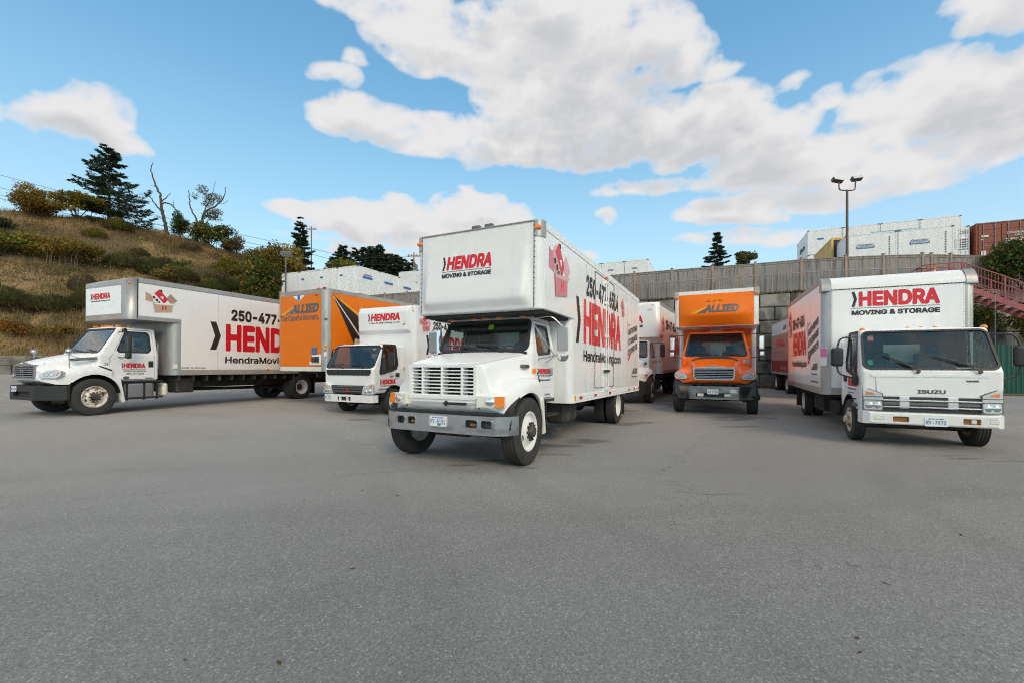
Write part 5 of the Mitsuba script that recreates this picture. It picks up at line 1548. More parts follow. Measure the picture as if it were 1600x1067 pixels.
st = [(.16, 1.40, .58, 1.32, 1.14, .98, .86), (.30, 1.45, .60, 1.37, 1.20, 1.04, .86), (.6, 1.53, .66, 1.44, 1.28, 1.12, .86), (.95, 1.62, .74, 1.53, 1.33, 1.17, .86), (1.25, 1.70, .84, 1.61, 1.31, 1.16, .86), (1.50, 1.74, .88, 1.65, 1.26, 1.12, .86)]
hood = mf(hood_loft(st, sweep=lambda x: .36 * np.clip((x - .5) / .62, 0, 1) ** 1.5, fade=lambda y: np.clip((1.0 - y) / .8, 0, 1))) - mf(arch_cyl(1.06, .52, .62, .6, 1.4))
hood = hood - mf(prism(rpoly([(-.5, 1.0), (.5, 1.0), (.55, 1.36), (-.55, 1.36)], .04), 'y', 0, .25))
ehk = E_.add('bonnet', hood, 'white_cab', smooth=28)
E_.add('grille', prism(rpoly([(-.5, 1.0), (.5, 1.0), (.55, 1.36), (-.55, 1.36)], .04), 'y', .20, .26), 'black_plastic')
for s in (1, -1):
    pl = Plane((s * .93, .40, 1.08), (.80, s * .60, 0), (0, .2, 1))
    P = Polygon([(s * -.22, -.06), (s * .2, -.05), (s * .23, .06), (s * -.16, .05)]).buffer(-.01).buffer(.02)
    k = E_.add('headlight', pl.solid(P, -.12, .015), 'lamp_bowl', smooth=False)
    E_.add('indicator', pl.solid(Polygon([(s * .06, -.03), (s * .19, -.03), (s * .21, .05), (s * .10, .04)]), .014, .024), 'red_lens', smooth=False, parent=k)
    E_.add('wheel_arch', prism(LineString([(1.06 + .63 * math.cos(t), .52 + .63 * math.sin(t)) for t in np.linspace(.0, math.pi - .15, 20)]).buffer(.012), 'x', s * .6, s * 1.12), 'black_plastic', parent=ehk)
    E_.add('bonnet_vent', frame_mesh(cbox(-.16, .16, -.05, .05, -.012, .012, .01), (s * .90, 1.16, 1.55), (0, s * .9, .25 * 1), (-s * .6, 0, .8)), 'black_plastic')
    mirror_box(E_, s * 1.42, 1.80, 2.05, .18, .52, .1, 'black_plastic', 'mirror_chrome', arms=[[(s * 1.0, 1.75, 2.36), (s * 1.42, 1.78, 2.36), (s * 1.42, 1.8, 2.25)], [(s * 1.0, 1.70, 1.60), (s * 1.40, 1.78, 1.60), (s * 1.42, 1.8, 1.82)]])
    wheel(E_, 1.18, 1.06, .52, .28, s, 'steer', 'rim_tan')
    wheel(E_, 1.20, 6.8, .52, .27, s, 'drive', 'rim_white', dual=True)
    tl = Polygon([(1.06 + .63, .40)] + [(1.06 + .63 * math.cos(t), .52 + .63 * math.sin(t)) for t in np.linspace(.1, .8, 8)] + [(1.62, 1.0), (1.76, .42)])
    E_.add('wing_tail', prism(tl.buffer(0), 'x', s * .82, s * 1.14), 'white_cab', parent=ehk)
swept_bumper(E_, 'black_plastic', [], z0=.38, z1=.83, half=.6, end=1.22, back=.50)
seats(E_, (-.45, .45), 2.05, 1.25, steer=(.45, (1.62, 1.68, -60)), dash=(.9, 1.36, 1.66, 1.3, 1.66))
chassis(E_, .3, 9.6, z=.66, rear=6.8, R=.52, deck=(2.9, 9.5, 1.095, 1.18), tanks=[(.62, 1.05, 2.7, 3.6, .4, .9, 'dark_steel')])
evan, epl = van(E_, 2.49, 2.69, 9.6, 1.10, 4.06, .22, att=(2.03, 2.62), frame='white_panel', rail=.14, skirt=.15, rolled=.16, rail_mat='aluminium')
moving_logo(E_, Plane((0, 2.028, 0), (1, 0, 0), (0, 0, 1)), -.80, .60, 3.02, 3.52, 'line')
decal(E_, 'oval_badge', front_plane(2.028), affinity.scale(Point(.87, 3.74).buffer(.085), 1, .55), 'blue_ink')
decal(E_, 'oval_ring', front_plane(2.028), affinity.scale(Point(.87, 3.74).buffer(.062), 1, .45), 'white_ink', .0065)
for s in (1, -1):
    marker(E_, s * .98, 2.05, 3.95, 'amber', sx=.05, sz=.02)
for x in (-.6, -.2, 0, .2, .6):
    E_.add('roof_lamp', rbox(x - .06, x + .06, 1.78, 1.88, 2.49, 2.53, .018, 8), 'amber')
P0 = Plane(epl[1].o + epl[1].n * .004, epl[1].u, epl[1].v)
decal(E_, 'company_name', P0, text('HENDRA', 4.6, 8.0, 1.93, 2.85, .05), 'red_ink')
decal(E_, 'phone_number', P0, text('250-477-6514', 3.6, 6.6, 3.0, 3.45, .05), 'black_ink')
box_logo(E_, P0, 2.65, 3.35, 2.85, 3.55, faded=True)
wiper(E_, fpE, (.25, .0), (.50, .14), (.80, .10))

# ================= H: white and red box body behind the right truck
H_ = Thing('cargo_trailer', 'pinkish box trailer with dull red lower band, parked near the wall behind the right truck', 'trailer', trM('H'))
H_.ax = 3.6
hvan, hpl = van(H_, 2.5, .0, 7.8, .94, 3.80, .15, rail=.12, skirt=.10)
P0 = Plane(hpl[-1].o + hpl[-1].n * .004, hpl[-1].u, hpl[-1].v)
H_.add('red_band', P0.solid(sbox(-7.72, 1.05, -.2, 1.66), -.002, .003), 'dull_red', smooth=False, parent=hvan)
H_.add('pale_band', P0.solid(sbox(-7.72, 1.66, -.2, 3.02), -.002, .002), 'salmon', smooth=False, parent=hvan)
decal(H_, 'company_name', P0, text('HENDRA', -6.3, -4.2, 2.35, 2.75, .05), 'faded_red_ink')
decal(H_, 'web_address', P0, text('HendraMoving.com', -6.3, -4.3, 2.02, 2.14, .02), 'pink_ink')
decal(H_, 'phone_number', P0, text('250-477-6514', -5.2, -3.9, 1.18, 1.40, .04), 'pink_ink')
box_logo(H_, P0, -7.5, -6.7, 1.9, 2.7, faded=True)
allied_logo(H_, P0, -4.8, -3.9, 3.2, 3.42)
for s in (1, -1):
    H_.add('frame_rail', cbox(s * .42 - .04, s * .42 + .04, .1, 7.7, .72, .94, .01), 'dark_steel')
    for y in (4.2, 7.0):
        wheel(H_, 1.18, y, .44, .24, s, 'drive', 'rim_white', dual=True)
H_.add('stand_leg', cbox(-.1, .1, .3, .5, .0, .94, .01), 'dark_steel')
# ------------------------------------------------------------------ yard surface
gx = np.concatenate([[-900, -300, -120, -75], np.arange(-60, 61, 1.0), [75, 120, 300, 900]])
gy = np.concatenate([[-900, -300, -100, -40, -20], np.arange(-10, 61, 1.0), [75, 110, 250, 900]])
GX, GY = np.meshgrid(gx, gy)
GZ = ground_h(GX, GY)
edge = np.clip((np.maximum(np.abs(GX) - 60, np.maximum(GY - 60, -GY - 10))) / 60, 0, 1)
GZ = GZ * (1 - edge)


def grid_faces(ny, nx):
    i, j = np.meshgrid(np.arange(ny - 1), np.arange(nx - 1), indexing='ij')
    a = (i * nx + j).ravel()
    return np.vstack([np.column_stack([a, a + 1, a + nx + 1]), np.column_stack([a, a + nx + 1, a + nx])])


struct('asphalt_yard', trimesh.Trimesh(np.column_stack([GX.ravel(), GY.ravel(), GZ.ravel()]), grid_faces(len(gy), len(gx)), process=False), 'asphalt', True, 'wide worn grey asphalt yard in front of the trucks')

RNG = np.random.RandomState(7)
mat('fence_wood', proc(lambda p, n, uv: mix([.30, .278, .262], [.155, .142, .132], .18 * fbm(p.x * 2, p.y * 2, p.z * .3, 2) + .9 * smoothstep(.42, .72, fbm(p.x * 30 + p.y * 21, p.y * 30, p.z * .9, 3)) * .6 + dr.select(noise(p.x * 9, p.y * 9, p.z * 7) > .86, .45, 0.))), rough=.85)
mat('fence_wood_grey', proc(lambda p, n, uv: mix([.275, .265, .258], [.14, .135, .13], smoothstep(.4, .72, fbm(p.x * 26 + p.y * 24, p.y * 28, p.z * .8, 3)) + dr.select(noise(p.x * 8, p.y * 8, p.z * 6) > .87, .4, 0.))), rough=.85)
mat('fence_wood_brown', proc(lambda p, n, uv: mix([.31, .262, .225], [.18, .148, .122], smoothstep(.4, .72, fbm(p.x * 26 + p.y * 24, p.y * 28, p.z * .8, 3)))), rough=.85)
mat('post_wood', proc(lambda p, n, uv: mix([.40, .315, .245], [.26, .20, .155], fbm(p.x * 20, p.y * 20, p.z * 1.3, 3))), rough=.85)
for _n, _k, _w in (('concrete', 1.0, .85), ('concrete_pale', 1.28, .7), ('concrete_dark', .72, 1.0)):
    mat(_n, proc(lambda p, n, uv, k=_k, w=_w: mix(mix([.235 * k, .225 * k, .205 * k], [.12 * k, .115 * k, .10 * k], smoothstep(.35, .7, fbm(p.x * 1.6, p.y * 1.6, p.z * 1.3, 4))), [.035, .036, .026], smoothstep(.47, .68, fbm(p.x * 2.1 + 5, p.y * 2.1, p.z * .55, 4)) * w)), rough=.9,
        bump=proc(lambda p, n, uv: fbm(p.x * 14, p.y * 14, p.z * 14, 3), eps=.004), bscale=.02)
mat('galvanised', [.26, .27, .28], rough=.55, metallic=.2)
mat('container_white', proc(lambda p, n, uv: mix([.80, .81, .82], [.60, .56, .50], smoothstep(.55, .85, fbm(p.x * 1.2, p.y * 1.2, p.z * .5, 3)) * .25)), rough=.4)
mat('container_brown', proc(lambda p, n, uv: mix([.30, .075, .035], [.20, .055, .03], fbm(p.x * 1.5, p.y * 1.5, p.z * .7, 3))), rough=.5)
mat('container_yellow', [.68, .46, .13], rough=.45)
mat('container_blue', [.10, .36, .52], rough=.45)
mat('lamp_brown', [.115, .075, .06], rough=.5)
mat('stair_red', proc(lambda p, n, uv: mix([.38, .10, .11], [.26, .06, .065], fbm(p.x * 4, p.y * 4, p.z * 4, 3))), rough=.5)
mat('green_sheet', proc(lambda p, n, uv: mix([.004, .075, .05], [.006, .05, .036], fbm(p.x * 2, p.y * 2, p.z * 1, 3))), rough=.45)
mat('cone_orange', [.85, .16, .02], rough=.45)
mat('wire_black', [.03, .03, .032], rough=.6)
mat('pole_wood', [.22, .17, .125], rough=.9)
mat('bark', proc(lambda p, n, uv: mix([.17, .13, .10], [.06, .045, .035], fbm(p.x * 5, p.y * 5, p.z * 2, 3))), rough=.95)
mat('snag_bark', [.10, .075, .055], rough=.95)
mat('earth', proc(lambda p, n, uv: mix([.16, .11, .06], [.07, .055, .035], fbm(p.x * 1.2, p.y * 1.2, p.z, 4))), rough=.95)
scene['foliage'] = {'type': 'principledthin', 'base_color': {'type': 'mesh_attribute', 'name': 'vertex_color'}, 'roughness': .6, 'diff_trans': .7, 'spec_trans': 0.0}


def hill_col(p, n, uv):
    x, y, z = P3(p)
    a = fbm(x * .22, y * .22, z * .22, 3)
    b = fbm(x * .9 + 3, y * .9, z * .9, 3)
    c = fbm(x * 4.5, y * 4.5, z * 4.5, 3)
    col = mix([.30, .205, .10], [.145, .10, .060], smoothstep(.40, .62, a))
    col = mix(col, [.105, .098, .035], smoothstep(.52, .68, b) * .8)
    col = mix(col, [.075, .055, .035], smoothstep(.55, .75, c) * .6)
    return col * (.75 + .5 * c)


mat('hillside', proc(hill_col), rough=.95, spec=.1)

# ------------------------------------------------------------------ retaining wall, fence, chain-link
FENCE_PTS = np.array([(-22.5, 44.0), (-8.3, 38.0), (8.4, 30.2), (10.6, 29.15), (12.85, 28.2), (15.1, 27.3), (17.25, 26.25), (19.4, 25.6), (21.3, 25.26), (23.3, 25.0), (25.0, 25.1), (28.1, 25.4), (33.5, 26.2), (40, 27.6)])
TOP = 5.75
W = Thing('retaining_wall', 'stained grey concrete block retaining wall below the wooden fence', 'wall', np.eye(4))


def along(pts):
    seg = np.linalg.norm(np.diff(pts, axis=0), axis=1)
    s = np.concatenate([[0], np.cumsum(seg)])
    return s, lambda t: np.array([np.interp(t, s, pts[:, 0]), np.interp(t, s, pts[:, 1])])


def offset(pts, d):
    t = np.gradient(pts, axis=0)
    t /= np.linalg.norm(t, axis=1, keepdims=True)
    return pts + np.column_stack([t[:, 1], -t[:, 0]]) * d      # to the right of travel = towards the camera


wp = offset(FENCE_PTS[1:], .55)
wp[0] += (wp[0] - wp[1]) / np.linalg.norm(wp[0] - wp[1]) * 0
ws_, wf = along(wp)
bl, bh = 1.62, .80
for row in range(8):
    z0 = TOP - .03 - (row + 1) * bh
    t = (row % 2) * bl / 2
    while t < ws_[-1] - bl:
        a, b = wf(t + .018), wf(t + bl - .018)
        u = (b - a) / np.linalg.norm(b - a)
        yaw = -math.degrees(math.atan2(u[1], u[0]))
        c = (a + b) / 2
        L = np.linalg.norm(b - a)
        if c[0] > 3.0:
            j = RNG.uniform(-.025, .025)
            m = cbox(-L / 2, L / 2, 0, .75, .02, bh - .02 + RNG.uniform(-.006, .004), .035 + RNG.uniform(0, .02))
            W.add('block', m, ('concrete', 'concrete_pale', 'concrete_dark', 'concrete')[RNG.randint(0, 4)], smooth=False, at=xf(c[0], c[1] + j, z0, yaw + RNG.uniform(-.6, .6)))
        t += bl
W.add('core', prism(Polygon(np.vstack([offset(FENCE_PTS[1:], .18), offset(FENCE_PTS[1:], -.3)[::-1]])).buffer(0), 'z', -.6, TOP - .08), 'earth', smooth=False)
# moss and leaf litter along the wall top and foot
def blades(n, posf, hgt, wid, cols, lean=.5, seed=1, up=1.0):
    rs = np.random.RandomState(seed)
    p = posf(rs, n)
    n = len(p)
    a = rs.uniform(0, math.tau, n)
    h = rs.uniform(*hgt, n)
    w = rs.uniform(*wid, n)
    d = np.column_stack([np.cos(a), np.sin(a), np.zeros(n)])
    q = np.column_stack([-np.sin(a), np.cos(a), np.zeros(n)])
    tip = p + d * (h * rs.uniform(0, lean, n))[:, None] + np.array([0, 0, 1.]) * (h * up)[:, None]
    V = np.stack([p - q * w[:, None] / 2, p + q * w[:, None] / 2, tip], 1).reshape(-1, 3)
    F = np.arange(3 * n).reshape(-1, 3)
    c = np.array(cols)[rs.randint(0, len(cols), n)] * rs.uniform(.7, 1.3, (n, 1))
    C = np.repeat(c, 3, axis=0)
    return V, F, C


def put_colored(key, V, F, C, label=None, to=None, **props):
    k = unique(key)
    s = mikit.ply(trimesh.Trimesh(V, F, process=False), 'foliage', smooth=False, color=np.clip(C * 1.45, 0, 1))
    if to is not None:
        s['to_world'] = T(to.tolist())
    scene[k] = s
    d = dict(props)
    if label:
        d['label'] = label
    if d:
        labels[k] = d
    return k


def moss_pos(rs, n):
    t = rs.uniform(ws_[0] + 14, ws_[-1] - 1, n)
    p = np.array([wf(q) for q in t])
    return np.column_stack([p[:, 0] + rs.uniform(-.1, .1, n), p[:, 1] + rs.uniform(.0, .45, n), np.full(n, TOP - .04)])


V, F, C = blades(5000, moss_pos, (.04, .22), (.03, .08), [(.06, .06, .02), (.10, .07, .03), (.13, .10, .05), (.04, .05, .02)], 1.2, 3)
put_colored('wall_moss', V, F, C, 'moss and dry weeds along the top of the retaining wall', kind='stuff')
put_colored('wall_moss', V, F, C) if False else None


def foot_pos(rs, n):
    t = rs.uniform(ws_[0] + 14, ws_[-1] - 1, n)
    p = np.array([wf(q) for q in t])
    x, y = p[:, 0] + rs.uniform(-.3, .3, n), p[:, 1] - rs.uniform(.0, 1.3, n) ** 1.5
    return np.column_stack([x, y, ground_h(x, y)])


V, F, C = blades(6000, foot_pos, (.03, .25), (.04, .10), [(.17, .11, .05), (.12, .08, .035), (.20, .14, .07), (.07, .07, .03)], 2.0, 5)
put_colored('leaf_litter', V, F, C, 'brown leaf litter and weeds along the foot of the retaining wall', kind='stuff')


def fence(key_label, pts, bays, zb=TOP, h=1.98):
    f = Thing('wooden_fence', key_label, 'fence', np.eye(4))
    for i, (a, b) in enumerate(zip(pts[:-1], pts[1:])):
        a, b = np.array(a), np.array(b)
        L = np.linalg.norm(b - a)
        u = (b - a) / L
        yaw = -math.degrees(math.atan2(u[1], u[0]))
        f.add('post', cat(cbox(-.06, .06, -.07, .05, 0, h + .07, .012), cbox(-.085, .085, -.095, .075, h + .07, h + .10, .01)), 'post_wood', at=xf(a[0], a[1], zb, yaw))
        n = max(1, int(round(L / .152)))
        w = L / n
        for k in range(n):
            c = a + u * (k + .5) * w
            hh = h - .06 + RNG.uniform(-.012, .012)
            m = box(-w / 2 + .004, w / 2 - .004, -.011 + RNG.uniform(-.006, .006), .011, .02, hh)
            f.add('board', m, ('fence_wood', 'fence_wood_grey', 'fence_wood', 'fence_wood_grey', 'fence_wood_brown')[RNG.randint(0, 5)], smooth=False, at=xf(c[0], c[1], zb, yaw))
        M = xf((a[0] + b[0]) / 2, (a[1] + b[1]) / 2, zb, yaw)
        f.add('cap_rail', cbox(-L / 2, L / 2, -.05, .05, h - .055, h, .01), 'fence_wood_grey', at=M)
        f.add('rail', cbox(-L / 2, L / 2, -.045, -.012, h - .16, h - .07, .006), 'fence_wood_brown', at=M)
        f.add('rail', cbox(-L / 2, L / 2, .015, .055, .3, .39, .006), 'fence_wood_brown', at=M)
    return f


def resample(pts, step):
    s, g = along(np.array(pts))
    n = max(1, int(round(s[-1] / step)))
    return [tuple(g(q)) for q in np.linspace(0, s[-1], n + 1)]


fence('weathered board fence along the top of the concrete wall, behind the orange truck', [tuple(p) for p in FENCE_PTS[2:9]] + [(23.3, 25.0), (23.85, 25.03), (25.0, 25.1), (28.1, 25.4), (30.8, 25.8), (33.5, 26.2)], None)
fence('far stretch of board fence behind the orange trailer and the middle truck', resample([(-22.5, 44.0), (-8.3, 38.0), (8.38, 30.2)], 2.42), None)

# chain-link fence in front of the boards
cl = Thing('chain_link_fence', 'low chain-link fence with galvanised top rail in front of the board fence', 'fence', np.eye(4))
cp = offset(FENCE_PTS[1:10], .42)
cs, cf = along(cp)
post_t = np.arange(cs[0] + .5, cs[-1], 2.9)
hcl = 1.12
cl.add('top_rail', tube([(*cf(t), TOP + hcl) for t in np.arange(0, cs[-1] + .01, .8)], .03, 8), 'galvanised')
for t in list(post_t) + [cs[-1]]:
    p = cf(t)
    cl.add('post', cyl((p[0], p[1], TOP - .03), (p[0], p[1], TOP + hcl + .06), .036, 10), 'galvanised')
V, F = [], []
for k, t0 in enumerate(np.arange(16.0, cs[-1] - .01, .075)):
    for sgn in (1, -1):
        t1 = t0 + sgn * hcl
        t1c = np.clip(t1, 0, cs[-1])
        z1 = TOP + hcl * abs(t1c - t0) / hcl
        p, q = np.array([*cf(t0), TOP]), np.array([*cf(t1c), z1])
        d = np.array([0, .0016, .0016])
        o = len(V)
        e = np.array([.0022, 0, .0022 * sgn])
        V += [p - e, p + e, q + e, q - e]
        F += [[o, o + 1, o + 2], [o, o + 2, o + 3]]
cl.add('mesh', trimesh.Trimesh(np.array(V), F, process=False), 'galvanised', smooth=False)

# low block wall at the foot of the hill
LW = Thing('low_block_wall', 'low two-course concrete block wall at the foot of the grassy hill', 'wall', np.eye(4))
lw_pts = np.array([(-58, 12.0), (-46, 19.5), (-31.6, 28.0), (-22.6, 35.9), (-20.6, 40.0)])
ls, lf = along(lw_pts)
for row in range(2):
    t = 6 + row * .65
    while t < ls[-1] - 1.3:
        a, b = lf(t + .01), lf(t + 1.29)
        u = (b - a) / np.linalg.norm(b - a)
        c = (a + b) / 2
        zb_ = float(ground_h(np.array([c[0]]), np.array([c[1]]))[0])
        LW.add('block', cbox(-.635, .635, 0, .6, .004, .592, .03), 'concrete', smooth=False, at=xf(c[0], c[1] + RNG.uniform(-.02, .02), (.87 - .01) - .02 + row * .6 if True else zb_, -math.degrees(math.atan2(u[1], u[0]))))
        t += 1.3

# ------------------------------------------------------------------ upper yard
def yard_z(d):
    return np.interp(d, [0, .4, 1.6, 3.6, 12, 16, 20, 24], [TOP - .02, TOP - .02, TOP, 8.06, 8.2, 9.8, 10.3, 10.4])


fs, ff = along(np.vstack([[(-30, 47.2)], FENCE_PTS, [(60, 32)]]))
SS = np.linspace(0, fs[-1], 60)
DD = np.array([.02, .4, 1.6, 3.6, 8, 12, 16, 20, 24, 40, 80])
rows_ = []
for dd in DD:
    P = np.array([ff(t) for t in SS])
    tt = np.gradient(P, axis=0); tt /= np.linalg.norm(tt, axis=1, keepdims=True)
    tt = np.array([[.91, -.41]] * len(P)) * .7 + tt * .3
    tt /= np.linalg.norm(tt, axis=1, keepdims=True)
    Q = P - .05 * 0 + np.column_stack([-tt[:, 1], tt[:, 0]]) * (dd - .5)
    rows_.append(np.column_stack([Q, np.full(len(Q), yard_z(dd))]))
struct('upper_yard', trimesh.Trimesh(np.vstack(rows_), grid_faces(len(DD), len(SS)), process=False), 'earth', True, 'raised storage yard behind the board fence')


# ------------------------------------------------------------------ containers
def corr(L, depth=.032, pitch=.278):
    if depth < .02:
        depth, pitch = .007, .61
    n = max(1, int(L / pitch))
    p = L / n
    pts = []
    for k in range(n):
        x = k * p
        pts += [(x, 0), (x + p * .32, 0), (x + p * .5, -depth), (x + p * .82, -depth)]
    pts.append((L, 0))
    return pts


def container(label, M, Wd, Ln, H, paint, doors=None, seam='container_white', sign=(), group=None, grp_name='shipping_container', text_=None, rods='galvanised', corrugation=.032):
    """front face at y = 0, centred on x; doors: 'front' for lock rods on the front face"""
    c = Thing(grp_name, label, 'container', M, group)
    h = Wd / 2
    ring = []
    for (ox, oy), (ux, uy), (nx, ny), L in (((-h + .07, .035), (1, 0), (0, -1), Wd - .14), ((h - .035, .07), (0, 1), (1, 0), Ln - .14), ((h - .07, Ln - .035), (-1, 0), (0, 1), Wd - .14), ((-h + .035, Ln - .07), (0, -1), (-1, 0), Ln - .14)):
        for a, d in corr(L, corrugation):
            ring.append((ox + ux * a + nx * (d + .02), oy + uy * a + ny * (d + .02)))
    body = c.add('body', prism(Polygon(ring).buffer(0), 'z', .1, H - .06), paint, smooth=False)
    for sx in (-1, 1):
        for y in (0, Ln):
            y0, y1 = (0, .10) if y == 0 else (Ln - .10, Ln)
            c.add('corner_post', cbox(*(sorted((sx * h, sx * (h - .10)))), y0, y1, .1, H - .1, .012), paint, parent=body)
            for z in (0, H - .118):
                c.add('corner_casting', cat(cbox(*(sorted((sx * (h + .006), sx * (h - .162)))), *( (-.006, .178) if y == 0 else (Ln - .178, Ln + .006)), z, z + .118, .012)), 'grey_plastic' if paint == 'container_white' and z > 0 else paint, parent=body)
    for y0, y1 in ((0, .07), (Ln - .07, Ln)):
        c.add('end_rail', cbox(-h + .16, h - .16, y0, y1, H - .10, H - .01, .01), paint, parent=body)
        c.add('end_rail', cbox(-h + .16, h - .16, y0, y1, .02, .14, .01), paint, parent=body)
    for sx in (-1, 1):
        c.add('side_rail', cbox(*(sorted((sx * h, sx * (h - .06)))), .17, Ln - .17, H - .09, H - .02, .01), paint, parent=body)
        c.add('side_rail', cbox(*(sorted((sx * h, sx * (h - .06)))), .17, Ln - .17, .02, .14, .01), paint, parent=body)
    c.add('roof', box(-h + .05, h - .05, .05, Ln - .05, H - .06, H - .035), paint, smooth=False, parent=body)
    # lashing marks along the top edge
    nd = int(Wd / .22)
    if paint == 'container_white':
        for k in range(1, nd):
            x = -h + Wd * k / nd
            c.add('edge_slot', box(x - .035, x + .035, -.004, .01, H - .045, H - .028), 'grey_ink', smooth=False, parent=body)
    if doors:
        for sx in (-1, 1):
            x0, x1 = sorted((sx * .012, sx * (h - .11)))
            d = c.add('door', cbox(x0, x1, -.045, .0, .16, H - .13, .015), paint, smooth=False)
            npan = 5
            for k in range(npan):
                z0 = .24 + k * (H - .46) / npan
                c.add('door_rib', frame_mesh(cbox(-(x1 - x0) / 2 + .06, (x1 - x0) / 2 - .06, -.05, .05, -.02, .02, .02), ((x0 + x1) / 2, -.045, z0 + .20), (1, 0, 0), (0, 0, 1)), paint, smooth=False, parent=d)
            for q in (.28, .80):
                x = x0 + (x1 - x0) * (q if sx > 0 else 1 - q)
                c.add('lock_rod', cyl((x, -.085, .10), (x, -.085, H - .06), .02, 8), rods, parent=d)
                for z in (.25, .9, H - .25):
                    c.add('rod_guide', cbox(x - .04, x + .04, -.10, -.04, z - .03, z + .03, .006), rods, parent=d)
                c.add('lock_handle', cbox(x - .22 if sx > 0 else x, x if sx > 0 else x + .22, -.10, -.08, 1.0, 1.05, .006), rods, parent=d)
    for (u0, v0, w) in sign:
        pl = front_plane(-.016)
        c.add('sign_panel', pl.solid(sbox(u0, v0, u0 + w, v0 + w * .155), .0, .012), 'blue_ink', smooth=False)
        decal(c, 'sign_name', pl, text('BigSteelBox', u0 + w * .17, u0 + w * .95, v0 + w * .19, v0 + w * .29), 'grey_ink', 0, .012)
        decal(c, 'sign_mark', pl, Polygon([(u0 + w * .02, v0 + w * .19), (u0 + w * .06, v0 + w * .19), (u0 + w * .15, v0 + w * .33), (u0 + w * .11, v0 + w * .33)]), 'blue_ink', 0, .012)
        small_lines(c, Plane((0, -.028, 0), (1, 0, 0), (0, 0, 1)), u0 + w * .05, u0 + w * .95, v0 + w * .02, v0 + w * .14, 2, 'white_ink', name='sign_print', seed=3)
    return c


CG = 'white storage containers beyond the board fence'
yaw = 24.0
c_, s_ = math.cos(math.radians(yaw)), math.sin(math.radians(yaw))


def row_pos(x0, y0, k, w):
    """centre of the k-th container of a row that starts at its left front corner"""
    q = (k + .5) * w
    return x0 + c_ * q, y0 - s_ * q


# right, front row
for k, lab in enumerate(('white storage box with blue sign, right behind the lamp post', 'white storage box with blue sign, between the lamp post and the brown containers')):
    x, y = row_pos(24.4, 32.2, k, 3.03)
    cc = container(lab, xf(x, y, 8.28, yaw), 2.99, 2.44, 2.62, 'container_white', sign=((-.85, 1.55, 1.05),), grp_name='storage_box', corrugation=.014)
    decal(cc, 'serial_number', front_plane(-.016), unary_union([sbox(1.02, 2.15 - .17 * i, 1.07, 2.26 - .17 * i) for i in range(9)]), 'grey_ink', 0, .012)
# narrow white door end
cc = container('narrow white container end with two marked doors, left of the brown containers', xf(30.35, 29.95, 8.28, yaw), 1.22, 2.44, 2.58, 'container_white', doors='front', grp_name='storage_box', rods='container_white', corrugation=.012)
pl = Plane((0, -.07, 0), (1, 0, 0), (0, 0, 1))
small_lines(cc, pl, -.5, -.1, 1.0, 1.7, 4, 'grey_ink', name='door_print', seed=8)
small_lines(cc, pl, .08, .5, .9, 1.7, 5, 'grey_ink', name='door_print', seed=9)
small_lines(cc, pl, .1, .5, 2.0, 2.25, 2, 'grey_ink', name='door_print', seed=10)
# brown containers, doors facing the yard
for k, lab in enumerate(('rust brown container with lock rods, doors facing the yard, left one', 'rust brown container cut by the right edge of the picture')):
    q = 1.22 + k * 2.50
    cc = container(lab, xf(30.95 + c_ * q, 29.1 - s_ * q + .25, 8.26, yaw), 2.44, 6.06, 2.6, 'container_brown', doors='front')
    pl = Plane((0, -.07, 0), (1, 0, 0), (0, 0, 1))
    for (u0, u1, v0, v1) in ((-.98, -.62, 1.62, 1.74), (-1.0, -.86, 1.42, 1.5), (-1.0, -.75, .42, .72), (.25, .5, .62, .74)):
        decal(cc, 'door_label', pl, sbox(u0, v0, u1, v1), 'cream_plastic', 0, .012)
    decal(cc, 'serial_number', pl, text('TCKU 279858', .25, 1.05, 1.72, 1.84), 'white_ink', 0, .012)
    decal(cc, 'serial_number', pl, text('22G1', .62, .95, 1.56, 1.66), 'white_ink', 0, .012)
    small_lines(cc, pl, .2, 1.02, .95, 1.45, 4, 'white_ink', name='door_print', seed=12 + k)
# yellow
cc = container('pale yellow container with long side in view, left of the lamp post', xf(25.1 + c_ * 1.22, 34.6 - s_ * 1.22, 8.80, yaw), 2.44, 6.06, 2.6, 'container_yellow', grp_name='shipping_container')
cc.add('door_opening', box(-1.05, 1.05, -.01, .012, .16, 2.4), 'interior', smooth=False)
cc.add('label_panel', cbox(-.85, -.35, -.03, -.012, 1.3, 1.75, .004), 'white_ink')
# blue
cc = container('blue container with only its roof edge showing behind the white boxes', xf(29.9 + c_ * 1.6, 36.6 - s_ * 1.6, 9.85, yaw), 3.2, 2.44, 2.6, 'container_blue')
# back row, three high: the two upper ones show
for k in range(4):
    x, y = row_pos(31.45, 46.85, k, 3.1)
    lab = ('white container in the high back row, its lettered long side in view', 'white container in the high back row, directly behind the lamp post', 'white container in the high back row, third from the left behind the blue one', 'white container at the right end of the high back row, left of the brown ones')[k]
    cc = container(lab, xf(x, y, 13.05, yaw), 3.04, 6.06, 2.6, 'container_white', group=None, grp_name='storage_box', corrugation=.014)
    decal(cc, 'sign_panel', front_plane(-.016), sbox(-.65, 1.55, -.1, 1.7), 'blue_ink', 0, .012)
    if k == 0:
        pl = Plane((-1.52, 0, 0), (0, -1, 0), (0, 0, 1))
        decal(cc, 'side_lettering', pl, text('BigSteelBox', -4.2, -1.6, .85, 1.5, .02), 'grey_ink', -.0, .02)
        container('white container below the lettered one at the left end of the back row', xf(x, y, 10.44, yaw), 3.04, 6.06, 2.6, 'container_white', grp_name='storage_box', corrugation=.014)
